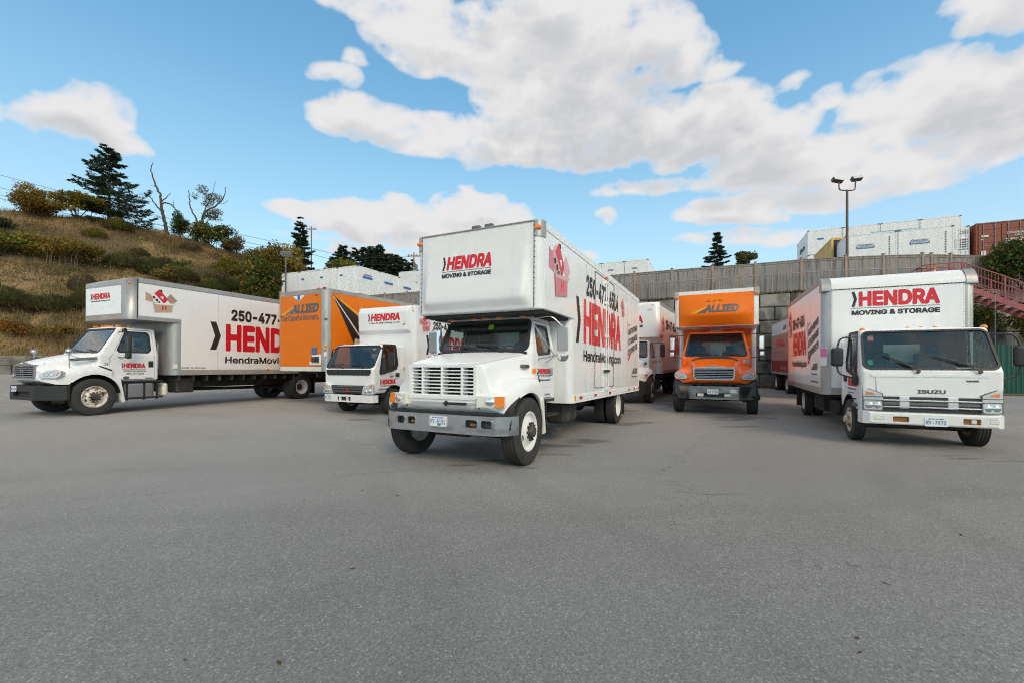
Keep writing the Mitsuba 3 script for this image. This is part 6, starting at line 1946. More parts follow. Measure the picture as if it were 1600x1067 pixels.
# middle group
for k in range(3):
    x, y = row_pos(14.3 - c_ * 7.5, 46 + s_ * 7.5, k, 2.5)
    container(('white container mostly hidden behind the nearest truck, in the middle group', 'white container left of the seam in the small group above the nearest truck', 'white container at the right end of the small group above the nearest truck')[k], xf(x, y, 9.86, yaw), 2.44, 6.06, 2.62, 'container_white', sign=((-.5, 1.7, .6),), grp_name='storage_box', corrugation=.014)
# left group
yaw2 = 23.0
c_, s_ = math.cos(math.radians(yaw2)), math.sin(math.radians(yaw2))
for k in range(4):
    x, y = row_pos(-14.36 - c_ * 9.96, 41 + s_ * 9.96, k, 2.49)
    cc = container(('white container at the left end of the left row, above the orange trailer', 'white container second from the left end, above the orange trailer', 'white container third from the left end, above the orange trailer', 'white container at the near corner of the left row, blue sign on its side')[k], xf(x, y, 8.08, yaw2), 2.44, 3.05, 2.62, 'container_white', grp_name='storage_box', corrugation=.012)
    decal(cc, 'fleet_mark', front_plane(-.016), sbox(-.95, 1.75, -.6, 1.9), 'blue_ink', 0, .012)
    if k == 3:
        pl = side_plane(1, 1.225)
        decal(cc, 'sign_panel', pl, sbox(.7, 1.55, 2.0, 1.78), 'blue_ink', .0, .012)
        decal(cc, 'sign_name', pl, text('BigSteelBox', .9, 1.95, 1.83, 1.98), 'grey_ink', .0, .012)
for j in range(3):
    L = 3.1 * (j + 1) + .02
    x, y = -14.36 + s_ * L - c_ * 1.25, 41 + c_ * L + s_ * 1.25
    cc = container(('white container with blue sign, next behind the near corner one', 'white container third along the receding side of the left row', 'white container last along the receding side of the left row')[j], xf(x, y, 8.12, yaw2), 2.44, 3.05, 2.6, 'container_white', grp_name='storage_box', corrugation=.012)
    pl = side_plane(1, 1.225)
    decal(cc, 'sign_panel', pl, sbox(.7, 1.5, 2.0, 1.73), 'blue_ink', .0, .012)
for k in range(2):
    x, y = row_pos(-15.6, 60.5, k, 3.1)
    container(('white container behind the left group, nearest the utility pole', 'white container behind the left group, beside the nearest truck')[k], xf(x, y, 11.5, yaw2), 3.05, 6.06, 2.6, 'container_white', grp_name='storage_box', corrugation=.012)

# ------------------------------------------------------------------ floodlight, stairs, cone, green sheet fence
fx, fy = 20.15, 26.45
fl = Thing('floodlight_pole', 'brown pole with two floodlights on a forked bracket behind the fence', 'lamp post', np.eye(4))
fl.add('pole', cyl((fx, fy, TOP), (fx, fy, 11.95), .085, 14, .06), 'lamp_brown')
fl.add('bracket', cat(tube(bend([(fx - .50, fy, 12.45), (fx - .48, fy, 11.98), (fx - .3, fy, 11.92), (fx + .3, fy, 11.92), (fx + .48, fy, 11.98), (fx + .50, fy, 12.52)], 6, .2), .035, 8)), 'lamp_brown')
for sx, dz, rot in ((-1, 12.52, -8), (1, 12.62, 12)):
    R = trimesh.transformations.rotation_matrix(math.radians(-8 * sx), [0, 1, 0]) @ trimesh.transformations.rotation_matrix(math.radians(-30), [1, 0, 0])
    m = cat(rbox(-.30, .30, -.13, .13, -.10, .15, .03, 8))
    m.apply_transform(R); m.apply_translation((fx + sx * .58, fy, dz))
    k = fl.add('floodlight', m, 'lamp_brown')
    g = cbox(-.26, .26, -.14, -.125, -.08, .13, .005)
    g.apply_transform(R); g.apply_translation((fx + sx * .58, fy, dz))
    fl.add('lens', g, 'lamp_bowl', parent=k)
    fl.add('swivel', cyl((fx + sx * .50, fy, dz - .18), (fx + sx * .50, fy, dz - .05), .05, 10), 'lamp_brown', parent=k)

# stairs: landing at the wall top, flight going down to the right along the wall
st_ = Thing('steel_staircase', 'pinkish red steel staircase with railings coming down the wall at the right', 'staircase', xf(23.6, 23.0, TOP, 25.0))
slope, run = .55, 9.8
Wd = 1.25
Zr = lambda x, h=0.: (-slope * x if x > 0 else 0.) + h
for y in (0., Wd):
    st_.add('stringer', prism(Polygon([(0, -.36), (0, -.06), (run, -.06 - slope * run), (run, -.42 - slope * run)]), 'y', y - .02, y + .02), 'stair_red')
    xs = np.arange(-1.4, run + .01, 1.48)
    rail = [(-1.5, y, 1.08), (-.06, y, 1.08), (run, y, 1.08 - slope * run)]
    st_.add('top_rail', tube(rail, .028, 8), 'stair_red')
    st_.add('mid_rail', tube([(-1.5, y, .66), (-.06, y, .66), (run, y, .66 - slope * run)], .022, 8), 'stair_red')
    st_.add('bottom_rail', tube([(-1.5, y, .10), (-.06, y, .10), (run, y, .10 - slope * run)], .022, 8), 'stair_red')
    for x in np.append(np.arange(-1.45, 0, 1.4), np.arange(0.02, run, 1.55)):
        st_.add('post', cbox(x - .035, x + .035, y - .035, y + .035, Zr(x) - .3, Zr(x) + 1.08, .006), 'stair_red')
    for x in np.arange(-1.35, run, .128):
        st_.add('baluster', box(x - .009, x + .009, y - .009, y + .009, Zr(x) + .10, Zr(x) + 1.06), 'stair_red', smooth=False)
st_.add('landing', cbox(-1.5, .1, -.02, 2.1, -.10, -.02, .01), 'stair_red')
for k in range(int(run / .31)):
    x = .05 + k * .31
    st_.add('tread', cbox(x, x + .27, .03, Wd - .03, -slope * x - .05 - .08, -slope * x - .09, .006), 'dark_steel')
far = [(-1.5, 2.1, 1.08), (-.55, 2.1, 1.08)]
st_.add('landing_rail', cat(tube([(-1.5, .0, 1.08), (-1.5, 2.1, 1.08)], .028, 8), tube([(-1.5, 0, .6), (-1.5, 2.1, .6)], .022, 8)), 'stair_red')
cone = Thing('delineator_cone', 'tall slim orange traffic cone with white bands on the stair landing', 'cone', xf(22.95, 23.9, TOP - .02, 25))
cone.add('cone', revolve([(.02, 1.06), (.045, 1.05), (.05, .98), (.075, .75), (.12, .06), (.15, .05), (0.0, .05)][::-1], 20).apply_transform(trimesh.transformations.rotation_matrix(-math.pi / 2, [0, 1, 0])), 'cone_orange')
for z0, z1, r0, r1 in ((.74, .86, .079, .067), (.50, .62, .0985, .088)):
    cone.add('band', cyl((0, 0, z0), (0, 0, z1), r0, 20, r1), 'white_ink')
cone.add('base', cbox(-.19, .19, -.19, .19, 0, .05, .02), 'black_plastic')
cable = Thing('hanging_cable', 'thin grey cable hanging below the red staircase', 'cable', np.eye(4))
cable.add('cable', tube([(24.6, 22.4, 4.98), (24.61, 22.41, 2.4)], .012, 6), 'galvanised')
gf_ = Thing('sheet_fence', 'dark green corrugated sheet fence at the right edge behind the right truck', 'fence', xf(22.2, 21.3, 0., 8.))
for k in range(8):
    pts = []
    for a in np.linspace(0, 1.0, 21):
        pts.append((k * 1.0 + a * .995, .018 * np.sign(math.sin(a * math.tau * 5))))
    gf_.add('sheet', prism(LineString(pts).buffer(.004, cap_style=2), 'z', .10, 2.42), 'green_sheet', smooth=False)
gf_.add('rail', cbox(0, 8, .03, .09, 2.0, 2.1, .01), 'dark_steel')
struct('concrete_kerb', frame_mesh(cbox(0, 9, -.35, -.12, -.05, .12, .03), (22.0, 21.3, .0), (math.cos(math.radians(8)), -math.sin(math.radians(8)), 0), (math.sin(math.radians(8)), math.cos(math.radians(8)), 0)), 'earth', 30, 'dirty kerb under the green sheet fence')
# ------------------------------------------------------------------ hill
HT = np.array([(-78, 2, 1.9), (-58, 12.6, 1.98), (-46, 20.1, 1.98), (-32.0, 28.5, 1.98), (-27.2, 32.6, 1.98), (-23.4, 36.2, 1.98), (-21.9, 38.9, 2.6), (-22.0, 41.5, 3.8), (-22.2, 44.5, 5.6), (-22.0, 48.5, 6.4), (-21, 56, 7.0)])
HR = np.array([(-110, 24, 15), (-85, 34, 17), (-70, 42, 18.2), (-55.9, 48, 18.2), (-50.6, 54, 19.3), (-45.7, 58, 18.6), (-41, 60, 17.4), (-36.5, 61.5, 16.4), (-32, 63, 15.0), (-26, 66, 11.5), (-14, 70, 9.0)])
S_ = np.linspace(0, 10, 241)
tcs = [CubicSpline(np.arange(11), HT[:, k]) if False else PchipInterpolator(np.arange(11), HT[:, k]) for k in range(3)]
rcs = [PchipInterpolator(np.arange(11), HR[:, k]) for k in range(3)]


def hill(s, t):
    s, t = np.asarray(s, float), np.asarray(t, float)
    a = np.stack([f(s) for f in tcs], -1)
    b = np.stack([f(s) for f in rcs], -1)
    tc = t[..., None]
    p = a + (b - a) * tc
    g = np.where(t <= 1, t + .045 * np.sin(t * 2 * np.pi) + .02 * np.sin(t * 5 * np.pi), 1 - (t - 1) * .35)
    p[..., 2] = a[..., 2] + (b[..., 2] - a[..., 2]) * g
    q = np.stack([p[..., 0] * .25, p[..., 1] * .25, np.zeros_like(s)], -1)
    amp = np.clip(t * 6, 0, 1) * np.clip((1.25 - t) * 3, 0, 1)
    p[..., 2] += amp * ((meshkit.fbm(q, 3, 4) - .5) * 1.5 + (meshkit.fbm(q * 5, 3, 6) - .5) * .5)
    return p


T_ = np.concatenate([[-.02], np.linspace(0, 1.15, 70), [1.4, 2.0, 3.2]])
SSg, TTg = np.meshgrid(S_, T_)
HP = hill(SSg, np.clip(TTg, 0, None))
HP[0, :, 2] = .2
struct('grassy_hill', trimesh.Trimesh(HP.reshape(-1, 3), grid_faces(len(T_), len(S_)), process=False), 'hillside', True, 'steep dry grassy hillside behind the left truck')


def hpos(s0, s1, t0, t1, dens=None):
    def f(rs, n):
        s, t = rs.uniform(s0, s1, n), rs.uniform(t0, t1, n)
        p = hill(s, t)
        if dens is not None:
            k = dens(p, rs)
            p = p[k]
        return p
    return f


grass_cols = [(.23, .17, .095), (.19, .14, .08), (.28, .215, .125), (.15, .11, .065), (.15, .13, .055), (.21, .13, .065)]
patch = lambda lo: (lambda p, rs: meshkit.fbm(p * np.array([.35, .35, .2]), 3, 9) + rs.uniform(-.15, .15, len(p)) > lo)
vs = []
o = 0
Vs, Fs, Cs = [], [], []
for n, pf, hg, wd, cols, lean, seed in (
        (42000, hpos(1.2, 8, .0, 1.02), (.22, .60), (.02, .055), grass_cols, .9, 11),
        (26000, hpos(1.2, 8, .0, .30, patch(.47)), (.35, .95), (.02, .05), [(.30, .19, .09), (.34, .22, .11), (.25, .15, .06), (.20, .15, .06)], .6, 12),
        (22000, hpos(1.2, 8, .02, .75, patch(.53)), (.25, .75), (.025, .06), [(.10, .10, .03), (.14, .12, .04), (.085, .07, .03), (.12, .085, .05)], .8, 13),
        (9000, hpos(2.2, 8, .85, 1.05), (.25, .7), (.03, .06), [(.26, .15, .07), (.20, .12, .06), (.14, .10, .045)], .7, 14)):
    V, F, C = blades(n, pf, hg, wd, cols, lean, seed)
    Vs.append(V); Fs.append(F + o); Cs.append(C); o += len(V)
put_colored('dry_grass', np.vstack(Vs), np.vstack(Fs), np.vstack(Cs), 'dry brown and olive grass covering the hillside', kind='stuff')
labels['dry_grass']['category'] = 'grass'
_r = np.random.RandomState(21)
pc = hpos(1.2, 8, .02, .96, lambda p, rs: meshkit.fbm(p * np.array([.30, .30, .2]) + 5, 3, 19) + rs.uniform(-.12, .12, len(p)) > .46)(_r, 6200)
n_ = 22
q = np.repeat(pc, n_, axis=0) + _r.normal(size=(len(pc) * n_, 3)) * np.array([.40, .40, .24]) + [0, 0, .20]
a = _r.normal(size=q.shape); a /= np.linalg.norm(a, axis=1, keepdims=True)
b = np.cross(a, _r.normal(size=q.shape)); b /= np.linalg.norm(b, axis=1, keepdims=True)
sz = _r.uniform(.04, .10, (len(q), 1))
V = np.stack([q - a * sz, q - b * sz * .5, q + a * sz * 1.3, q + b * sz * .5], 1).reshape(-1, 3)
i4 = np.arange(len(q))[:, None] * 4
tint = np.array([(.10, .10, .035), (.13, .10, .055), (.085, .085, .035), (.15, .11, .065), (.11, .08, .05)])[_r.randint(0, 5, len(pc))]
C = np.repeat(np.repeat(tint, n_, axis=0) * _r.uniform(.65, 1.35, (len(q), 1)), 4, axis=0)
put_colored('low_scrub', V, np.vstack([i4 + [0, 1, 2], i4 + [0, 2, 3]]), C, 'low brown and olive scrub scattered over the hillside', kind='stuff')
labels['low_scrub']['category'] = 'scrub'
_r = np.random.RandomState(33)
n_ = 260
px, py = _r.uniform(-14, 16, n_), _r.uniform(1.9, 15, n_)
a = _r.uniform(0, math.tau, n_)
l, w_ = _r.uniform(.008, .03, n_), _r.uniform(.004, .012, n_)
pz = ground_h(px, py) + .006
d1 = np.column_stack([np.cos(a), np.sin(a), _r.uniform(-.1, .3, n_)]) * l[:, None]
d2 = np.column_stack([-np.sin(a), np.cos(a), _r.uniform(-.2, .2, n_)]) * w_[:, None]
c0 = np.column_stack([px, py, pz])
V = np.stack([c0 - d1, c0 + d2, c0 + d1, c0 - d2], 1).reshape(-1, 3)
i4 = np.arange(n_)[:, None] * 4
C = np.repeat(np.array([(.06, .045, .03), (.10, .07, .04), (.03, .03, .028), (.14, .11, .06)])[_r.randint(0, 4, n_)], 4, axis=0)
put_colored('leaf_bits', V, np.vstack([i4 + [0, 1, 2], i4 + [0, 2, 3]]), C, 'small dry leaf and twig bits scattered on the asphalt', kind='stuff')
labels['leaf_bits']['category'] = 'debris'


# ------------------------------------------------------------------ plants
def leaf_cloud(rs, n, lobes, size, cols, flat_=.0, shade=None):
    """leaf-sized quads spread through lobes (cx, cy, cz, rx, ry, rz), denser outside"""
    L = np.array(lobes, float)
    vol = L[:, 3] * L[:, 4] * L[:, 5]
    k = rs.choice(len(L), n, p=vol / vol.sum())
    d = rs.normal(size=(n, 3)); d /= np.linalg.norm(d, axis=1, keepdims=True)
    r = rs.uniform(.15, 1.0, n) ** .45 * (1 + .10 * rs.normal(size=n))
    p = L[k, :3] + d * r[:, None] * L[k, 3:6]
    a = rs.normal(size=(n, 3)); a[:, 2] *= (1 - flat_); a /= np.linalg.norm(a, axis=1, keepdims=True)
    b = np.cross(a, rs.normal(size=(n, 3))); b /= np.linalg.norm(b, axis=1, keepdims=True)
    s = rs.uniform(.6, 1.4, n)[:, None] * size
    V = np.stack([p - a * s, p - b * s * .5, p + a * s, p + b * s * .5], 1).reshape(-1, 3)
    i = np.arange(n)[:, None] * 4
    F = np.vstack([i + [0, 1, 2], i + [0, 2, 3]])
    lobe_tint = rs.uniform(.7, 1.3, (len(L), 1))
    cc = np.array(cols)[rs.randint(0, len(cols), n)] * rs.uniform(.65, 1.35, (n, 1)) * lobe_tint[k]
    return V, F, np.repeat(cc, 4, axis=0)


def lobes_for(rs, n, rx, ry, rz, z0=.0, small=.45):
    out = []
    for _ in range(n):
        d = rs.normal(size=3); d /= np.linalg.norm(d)
        q = rs.uniform(.25, .8)
        out.append((d[0] * rx * q, d[1] * ry * q, z0 + rz + d[2] * rz * q * .9, rx * small * rs.uniform(.6, 1.25), ry * small * rs.uniform(.6, 1.25), rz * small * rs.uniform(.6, 1.2)))
    return out


def shrub(label, pos, rx, rz, cols, n=1500, size=.09, seed=1, kind='leafy', group=None, name='shrub', cat_='shrub', nl=9, trunk=True, ry=None):
    rs = np.random.RandomState(seed)
    t = Thing(name, label, cat_, xf(pos[0], pos[1], pos[2] - .06), group)
    if kind == 'leafy':
        V, F, C = leaf_cloud(rs, n, lobes_for(rs, nl, rx, ry or rx, rz), size, cols)
        stems = []
        for _ in range(5):
            a = rs.uniform(0, math.tau)
            stems.append(tube([(0, 0, -.1), (math.cos(a) * rx * .3, math.sin(a) * rx * .3, rz * .7), (math.cos(a) * rx * .55, math.sin(a) * rx * .55, rz * 1.4)], [.035 * rz, .022 * rz, .008 * rz], 5))
        t.add('stem', cat(*stems), 'bark')
    else:       # broom-like: upright green stems in sprays
        nb = int(n * 2.4)
        a = rs.uniform(0, math.tau, nb)
        rr = rs.uniform(0, 1, nb) ** .6
        base = np.column_stack([np.cos(a) * rr * rx * .8, np.sin(a) * rr * rx * .8, rs.uniform(0, 1, nb) ** .8 * rz * 1.5 * (1.05 - .75 * rr ** 2)])
        h = rs.uniform(.15, .42, nb) * rz
        tip = base + np.column_stack([np.cos(a) * rr * rx * rs.uniform(-.05, .30, nb), np.sin(a) * rr * rx * rs.uniform(-.05, .30, nb), h])
        q = np.column_stack([-np.sin(a), np.cos(a), np.zeros(nb)]) * rs.uniform(.25, .7, nb)[:, None] * size
        V = np.stack([base - q, base + q, tip], 1).reshape(-1, 3)
        F = np.arange(3 * nb).reshape(-1, 3)
        C = np.repeat(np.array(cols)[rs.randint(0, len(cols), nb)] * rs.uniform(.6, 1.4, (nb, 1)), 3, axis=0)
        t.add('stem', cat(*[tube([(0, 0, -.1), (math.cos(b) * rx * .25, math.sin(b) * rx * .25, rz * .8)], [.03, .012], 5) for b in (0.3, 2.2, 4.4)]), 'bark')
    put_colored(t.key + '__foliage', V, F, C, None, t.M)
    return t


YG = [(.14, .13, .02), (.18, .15, .025), (.10, .10, .02), (.16, .11, .03)]
OR = [(.20, .12, .03), (.17, .13, .03), (.13, .11, .03), (.24, .12, .03)]
DG = [(.045, .062, .024), (.06, .08, .028), (.04, .052, .022)]
MG = [(.05, .085, .02), (.065, .10, .025), (.04, .065, .018)]
BR = [(.13, .095, .058), (.16, .115, .07), (.095, .075, .045), (.13, .11, .055)]
OL = [(.085, .09, .032), (.11, .105, .037), (.07, .07, .028), (.12, .10, .045)]
RD = [(.16, .035, .02), (.14, .11, .03), (.09, .10, .025), (.20, .08, .02)]


def at_px(u, v, s_hint=None):
    raise NotImplementedError


def hp(s, t):
    return hill(np.array([s]), np.array([t]))[0]


# shrubs of the hillside: (s, t, radius, half height, colours, kind, label)
SHR = [
    (3.30, .97, 2.9, 1.75, OR, 'leafy', 'rounded golden brown tree-like shrub on the hill crest at the far left', 6500, .12),
    (3.72, .98, 3.1, 1.95, OR + YG + YG, 'leafy', 'rounded yellow green shrub on the hill crest, left of the big conifer', 7000, .12),
    (2.55, 1.0, 1.3, 1.2, OR, 'leafy', 'golden bush at the left edge on the hill crest', 1000, .13),
    (3.02, .84, 1.3, .8, DG, 'leafy', 'small dark green bush alone on the upper slope at the left', 1200, .10),
    (2.9, .66, 2.6, .9, OL + BR, 'broom', 'dark scrub at the left edge on the middle slope', 1700, .09),
    (2.95, .52, 3.0, 1.3, YG + MG, 'leafy', 'yellow green bramble thicket at the left of the middle slope', 3200, .13),
    (3.35, .53, 3.0, 1.2, YG + OR, 'leafy', 'bramble thicket turning yellow and orange on the middle slope', 3000, .13),
    (3.7, .50, 2.0, 1.1, YG + BR, 'leafy', 'thin yellowish bramble with bare canes on the middle slope', 1400, .11),
    (4.1, .52, 2.2, 1.3, OL, 'broom', 'olive broom bush in the middle of the slope above the left truck', 2200, .07),
    (4.5, .50, 2.2, 1.2, OL + DG, 'broom', 'darker broom bush right of the olive one on the slope', 2200, .07),
    (4.9, .48, 2.0, 1.2, OL, 'broom', 'broom bush above the left truck box', 2000, .07),
    (3.0, .22, 2.0, 1.5, MG + OL, 'broom', 'green broom bush low on the slope at the left edge', 2600, .07),
    (3.3, .16, 1.8, 1.4, OL + DG, 'broom', 'dark broom bush low on the slope above the block wall', 2600, .07),
    (3.7, .20, 1.9, 1.5, OL, 'broom', 'tall broom bush on the lower slope behind the white cab', 2600, .07),
    (4.1, .16, 1.8, 1.4, BR + OL, 'broom', 'brownish broom bush on the lower slope above the left truck cab', 2400, .07),
    (3.5, .32, 1.8, 1.2, BR, 'broom', 'dead brown scrub in the middle of the lower slope', 2000, .06),
    (4.3, .34, 2.0, 1.3, BR + OL, 'broom', 'brown and olive scrub behind the box of the left truck', 2200, .07),
    (2.98, .055, 1.5, .75, RD, 'leafy', 'red and green bramble just above the low block wall', 1500, .09),
    (3.25, .05, 1.2, .6, RD + YG, 'leafy', 'reddish bramble right of the first one above the block wall', 1100, .09),
    (2.6, .10, 1.8, 1.0, MG, 'leafy', 'green bramble at the left edge above the block wall', 1500, .10),
    (5.3, .45, 1.7, 1.0, OL + MG, 'broom', 'green broom bush above the middle of the left truck box', 1900, .07),
    (5.0, .62, 1.3, .9, MG, 'leafy', 'small bright green bush on the open slope', 1000, .10),
    (5.6, .62, 1.2, .8, OL, 'broom', 'small olive scrub on the open slope, right part', 1000, .07),
    (4.4, .72, 1.2, .7, OL, 'broom', 'low olive scrub on the upper slope below the conifer', 900, .07),
    (4.9, .80, 1.3, .7, BR, 'broom', 'low brown scrub on the upper slope right of the conifer', 900, .07),
    (5.4, .84, 1.4, .8, BR, 'broom', 'brown scrub near the crest below the bare trees', 1000, .07),
    (3.8, .82, 1.2, .7, YG, 'broom', 'yellowish tuft on the upper slope under the rounded shrubs', 900, .06),
    (4.2, .90, 1.8, .9, OL + YG, 'broom', 'olive bush under the big conifer', 1400, .07),
    (5.95, .98, 2.6, 1.9, YG + MG, 'leafy', 'rounded yellow green tree below the madrone on the crest', 3000, .14),
    (6.6, .97, 2.1, 1.6, OL + BR, 'leafy', 'brown green bush on the crest right of the small juniper', 2200, .13),
    (6.25, .74, 2.0, 1.5, YG, 'leafy', 'yellow green bush on the right shoulder of the hill', 2000, .13),
    (6.7, .70, 2.2, 1.6, YG + OL, 'leafy', 'bushy yellow green shrub above the right end of the left truck', 2200, .13),
    (7.1, .85, 2.4, 1.9, OL + BR, 'leafy', 'grey green thicket left of the autumn tree', 2200, .13),
    (6.1, .42, 2.2, 1.3, DG + OL, 'broom', 'dark broom thicket above the truck roof, right part', 2400, .07),
    (6.6, .36, 2.4, 1.4, OL + DG, 'broom', 'broom thicket at the foot of the hill beside the leafy tree', 2400, .07),
    (5.7, .30, 2.2, 1.4, OL + BR, 'broom', 'broom thicket directly behind the left truck roof', 2400, .07),
    (5.2, .22, 2.2, 1.4, DG + OL, 'broom', 'dark broom low behind the left truck box', 2200, .07),
    (4.7, .20, 2.0, 1.4, OL + BR, 'broom', 'broom low behind the front of the left truck box', 2200, .07),
    (6.45, .56, 2.0, 1.5, YG + OL, 'leafy', 'loose yellow green bush above the rear end of the left truck', 2000, .12),
    (6.95, .50, 2.1, 1.7, MG + YG, 'leafy', 'green bush close to the leafy tree at the right end of the hill', 2300, .12),
    (7.3, .66, 2.2, 1.7, OR + YG, 'leafy', 'yellowing thicket under the autumn tree', 2200, .12),
    (5.85, .50, 1.7, 1.1, BR + OL, 'leafy', 'ragged brown bush on the slope above the middle of the left truck', 1500, .10),
    (4.55, .44, 1.6, 1.0, BR + YG, 'leafy', 'ragged tawny bush above the front of the left truck box', 1400, .10),
    (7.6, .92, 2.2, 1.7, OR + OL, 'leafy', 'brown leaved tree between the conifer and the utility pole', 1800, .13),
]
_j = np.random.RandomState(5)
for i, (s, t, rx, rz, cols, kind, lab, n, size) in enumerate(SHR):
    if .1 < t < .9 and kind == 'broom':
        t, s, rx = t + _j.uniform(-.05, .05), s + _j.uniform(-.12, .12), rx * _j.uniform(.7, 1.15)
        rz = rz * _j.uniform(.6, .95)
        if t < .3:
            rx, rz = rx * 1.3, rz * .8
            cols = cols + OL + BR[:2]
    shrub(lab, hp(s, t), rx, rz, cols, n, size, 100 + i, kind)
# thin dead canes
rs = np.random.RandomState(77)
for j, (s, t, lab) in enumerate(((3.45, .47, 'pale dead canes standing in the bramble thicket'), (3.15, .30, 'pale dead stalks on the lower slope at the left'), (5.4, .56, 'small bare sapling on the open slope'))):
    p = hp(s, t)
    tubes = []
    for _ in range(26 if j < 2 else 8):
        a, l = rs.uniform(0, math.tau), rs.uniform(.8, 2.0)
        o = rs.normal(size=2) * (.9 if j < 2 else .1)
        tubes.append(tube([(o[0], o[1], -.1), (o[0] + .1 * math.cos(a), o[1], l * .5), (o[0] + .35 * math.cos(a), o[1] + .3 * math.sin(a), l)], [.018, .013, .006], 4))
    k = Thing('dead_stalks', lab, 'dead plant', xf(*p))
    k.add('stalk', cat(*tubes), 'pole_wood' if j < 2 else 'snag_bark', kind='stuff')


def conifer(label, pos, H, R, seed, cols, dens=1.0, low=.06, asym=None, name='conifer', group=None, needle=.16):
    rs = np.random.RandomState(seed)
    t = Thing(name, label, 'tree', xf(*pos), group)
    t.add('trunk', tube([(0, 0, -.5), (.02 * H * .3, 0, H * .5), (0, 0, H)], [.018 * H + .03, .011 * H, .01], 8), 'bark')
    nb = int(95 * dens * max(.5, H / 10))
    V, F, C, limbs = [], [], [], []
    o = 0
    for b in range(nb):
        f = low + (1 - low) * (b / nb) ** .9
        z = f * H
        a = b * 2.39996 + rs.normal() * .5
        z += rs.normal() * .02 * H
        L = R * (1 - f) ** .78 * rs.uniform(.42, 1.25) + .06 * R
        if asym:
            L *= asym(a, f)
        if rs.rand() < .08:
            continue
        droop = rs.uniform(-.12, .36)
        m = 6
        q = np.linspace(0, 1, m)
        pts = np.column_stack([np.cos(a) * L * q, np.sin(a) * L * q, z - droop * L * q + .22 * L * q ** 2 * rs.uniform(.6, 1.5)])
        limbs.append(tube(pts, np.linspace(.012 + .006 * L, .004, m), 4))
        nn = int((48 + 74 * L / R * 1.2) * (.6 + .6 * rs.rand()) * min(1.6, R / 2.0))
        w = rs.uniform(.12, 1.0, nn) ** .8
        p = np.column_stack([np.interp(w, q, pts[:, k]) for k in range(3)])
        side = np.array([-math.sin(a), math.cos(a), 0])
        spread = (.05 + .17 * L * np.sin(np.pi * np.clip(w, 0, 1) ** .8) + .03) * rs.uniform(-1, 1, nn)
        p = p + side * spread[:, None] + np.column_stack([np.zeros(nn), np.zeros(nn), rs.uniform(-.06, .05, nn) * (1 + L * .3)])
        dirv = np.column_stack([np.full(nn, math.cos(a)), np.full(nn, math.sin(a)), rs.uniform(-.5, .35, nn)]) + side * (np.sign(spread) * rs.uniform(.2, 1.2, nn))[:, None]
        dirv /= np.linalg.norm(dirv, axis=1, keepdims=True)
        wv = np.cross(dirv, rs.normal(size=(nn, 3))); wv /= np.linalg.norm(wv, axis=1, keepdims=True)
        ln = needle * rs.uniform(.7, 1.6, nn)[:, None]
        V.append(np.stack([p - wv * ln * .28, p + wv * ln * .28, p + dirv * ln * 1.3], 1).reshape(-1, 3))
        C.append(np.repeat(np.array(cols)[rs.randint(0, len(cols), nn)] * rs.uniform(.6, 1.4, (nn, 1)) * rs.uniform(.8, 1.2), 3, axis=0))
    V = np.vstack(V)
    t.add('limb', cat(*limbs), 'bark', kind='stuff')
    put_colored(t.key + '__crown', V, np.arange(len(V)).reshape(-1, 3), np.vstack(C), None, t.M)
    return t


CON = [(.036, .056, .034), (.046, .068, .038), (.030, .044, .029), (.055, .075, .042)]
p = hp(4.12, 1.0)
conifer('large dark spreading conifer on the hill crest at the left', p - [0, 0, .9], 10.0, 4.7, 5, CON, 1.5, .03, asym=lambda a, f: 1 + (.18 if f < .5 else -.05) * math.cos(a) + .25 * math.sin(3 * a + 9 * f), needle=.20)
conifer('slim dark conifer beside the utility pole', (-32.2, 67, 10.2), 13.2, 3.3, 8, CON, 1.5, .10, asym=lambda a, f: 1 + .30 * math.sin(2 * a + 14 * f), needle=.20)
conifer('dark conifer rising above the fence behind the orange truck', (32.6, 70, 7.5), 15.0, 2.9, 12, CON, 1.5, .1, asym=lambda a, f: 1 + .3 * math.sin(2 * a + 12 * f), needle=.22)
conifer('small juniper with upright sprays on the hill crest', hp(6.35, .99), 3.0, 1.1, 14, [(.05, .06, .045), (.065, .075, .05)], .9, .05, needle=.12)
conifer('tiny dark sapling on the skyline between the conifer and the bare tree', hp(4.72, 1.0), 1.1, .6, 15, DG, .5, .1, needle=.10)
rs = np.random.RandomState(41)
ROW = ((-29.4, 19.2), (-27.9, 20.6), (-26.5, 21.0), (-25.0, 21.2), (-23.6, 20.5), (-22.2, 21.0), (-20.8, 20.0), (-19.5, 19.6), (-18.3, 18.8), (-17.0, 18.2), (-15.6, 17.2))
for i, (x, zt) in enumerate(ROW):
    H = zt - 8.0 + rs.uniform(-.2, .5)
    conifer('dark conifer in the skyline row above the white containers, number %s from the left' % 'one two three four five six seven eight nine ten eleven'.split()[i], (x, 74 + rs.uniform(-1.5, 2), 8.0), H, 4.2, 60 + i, CON, 1.0, .45, group='dark conifers in a row on the skyline', needle=.24)


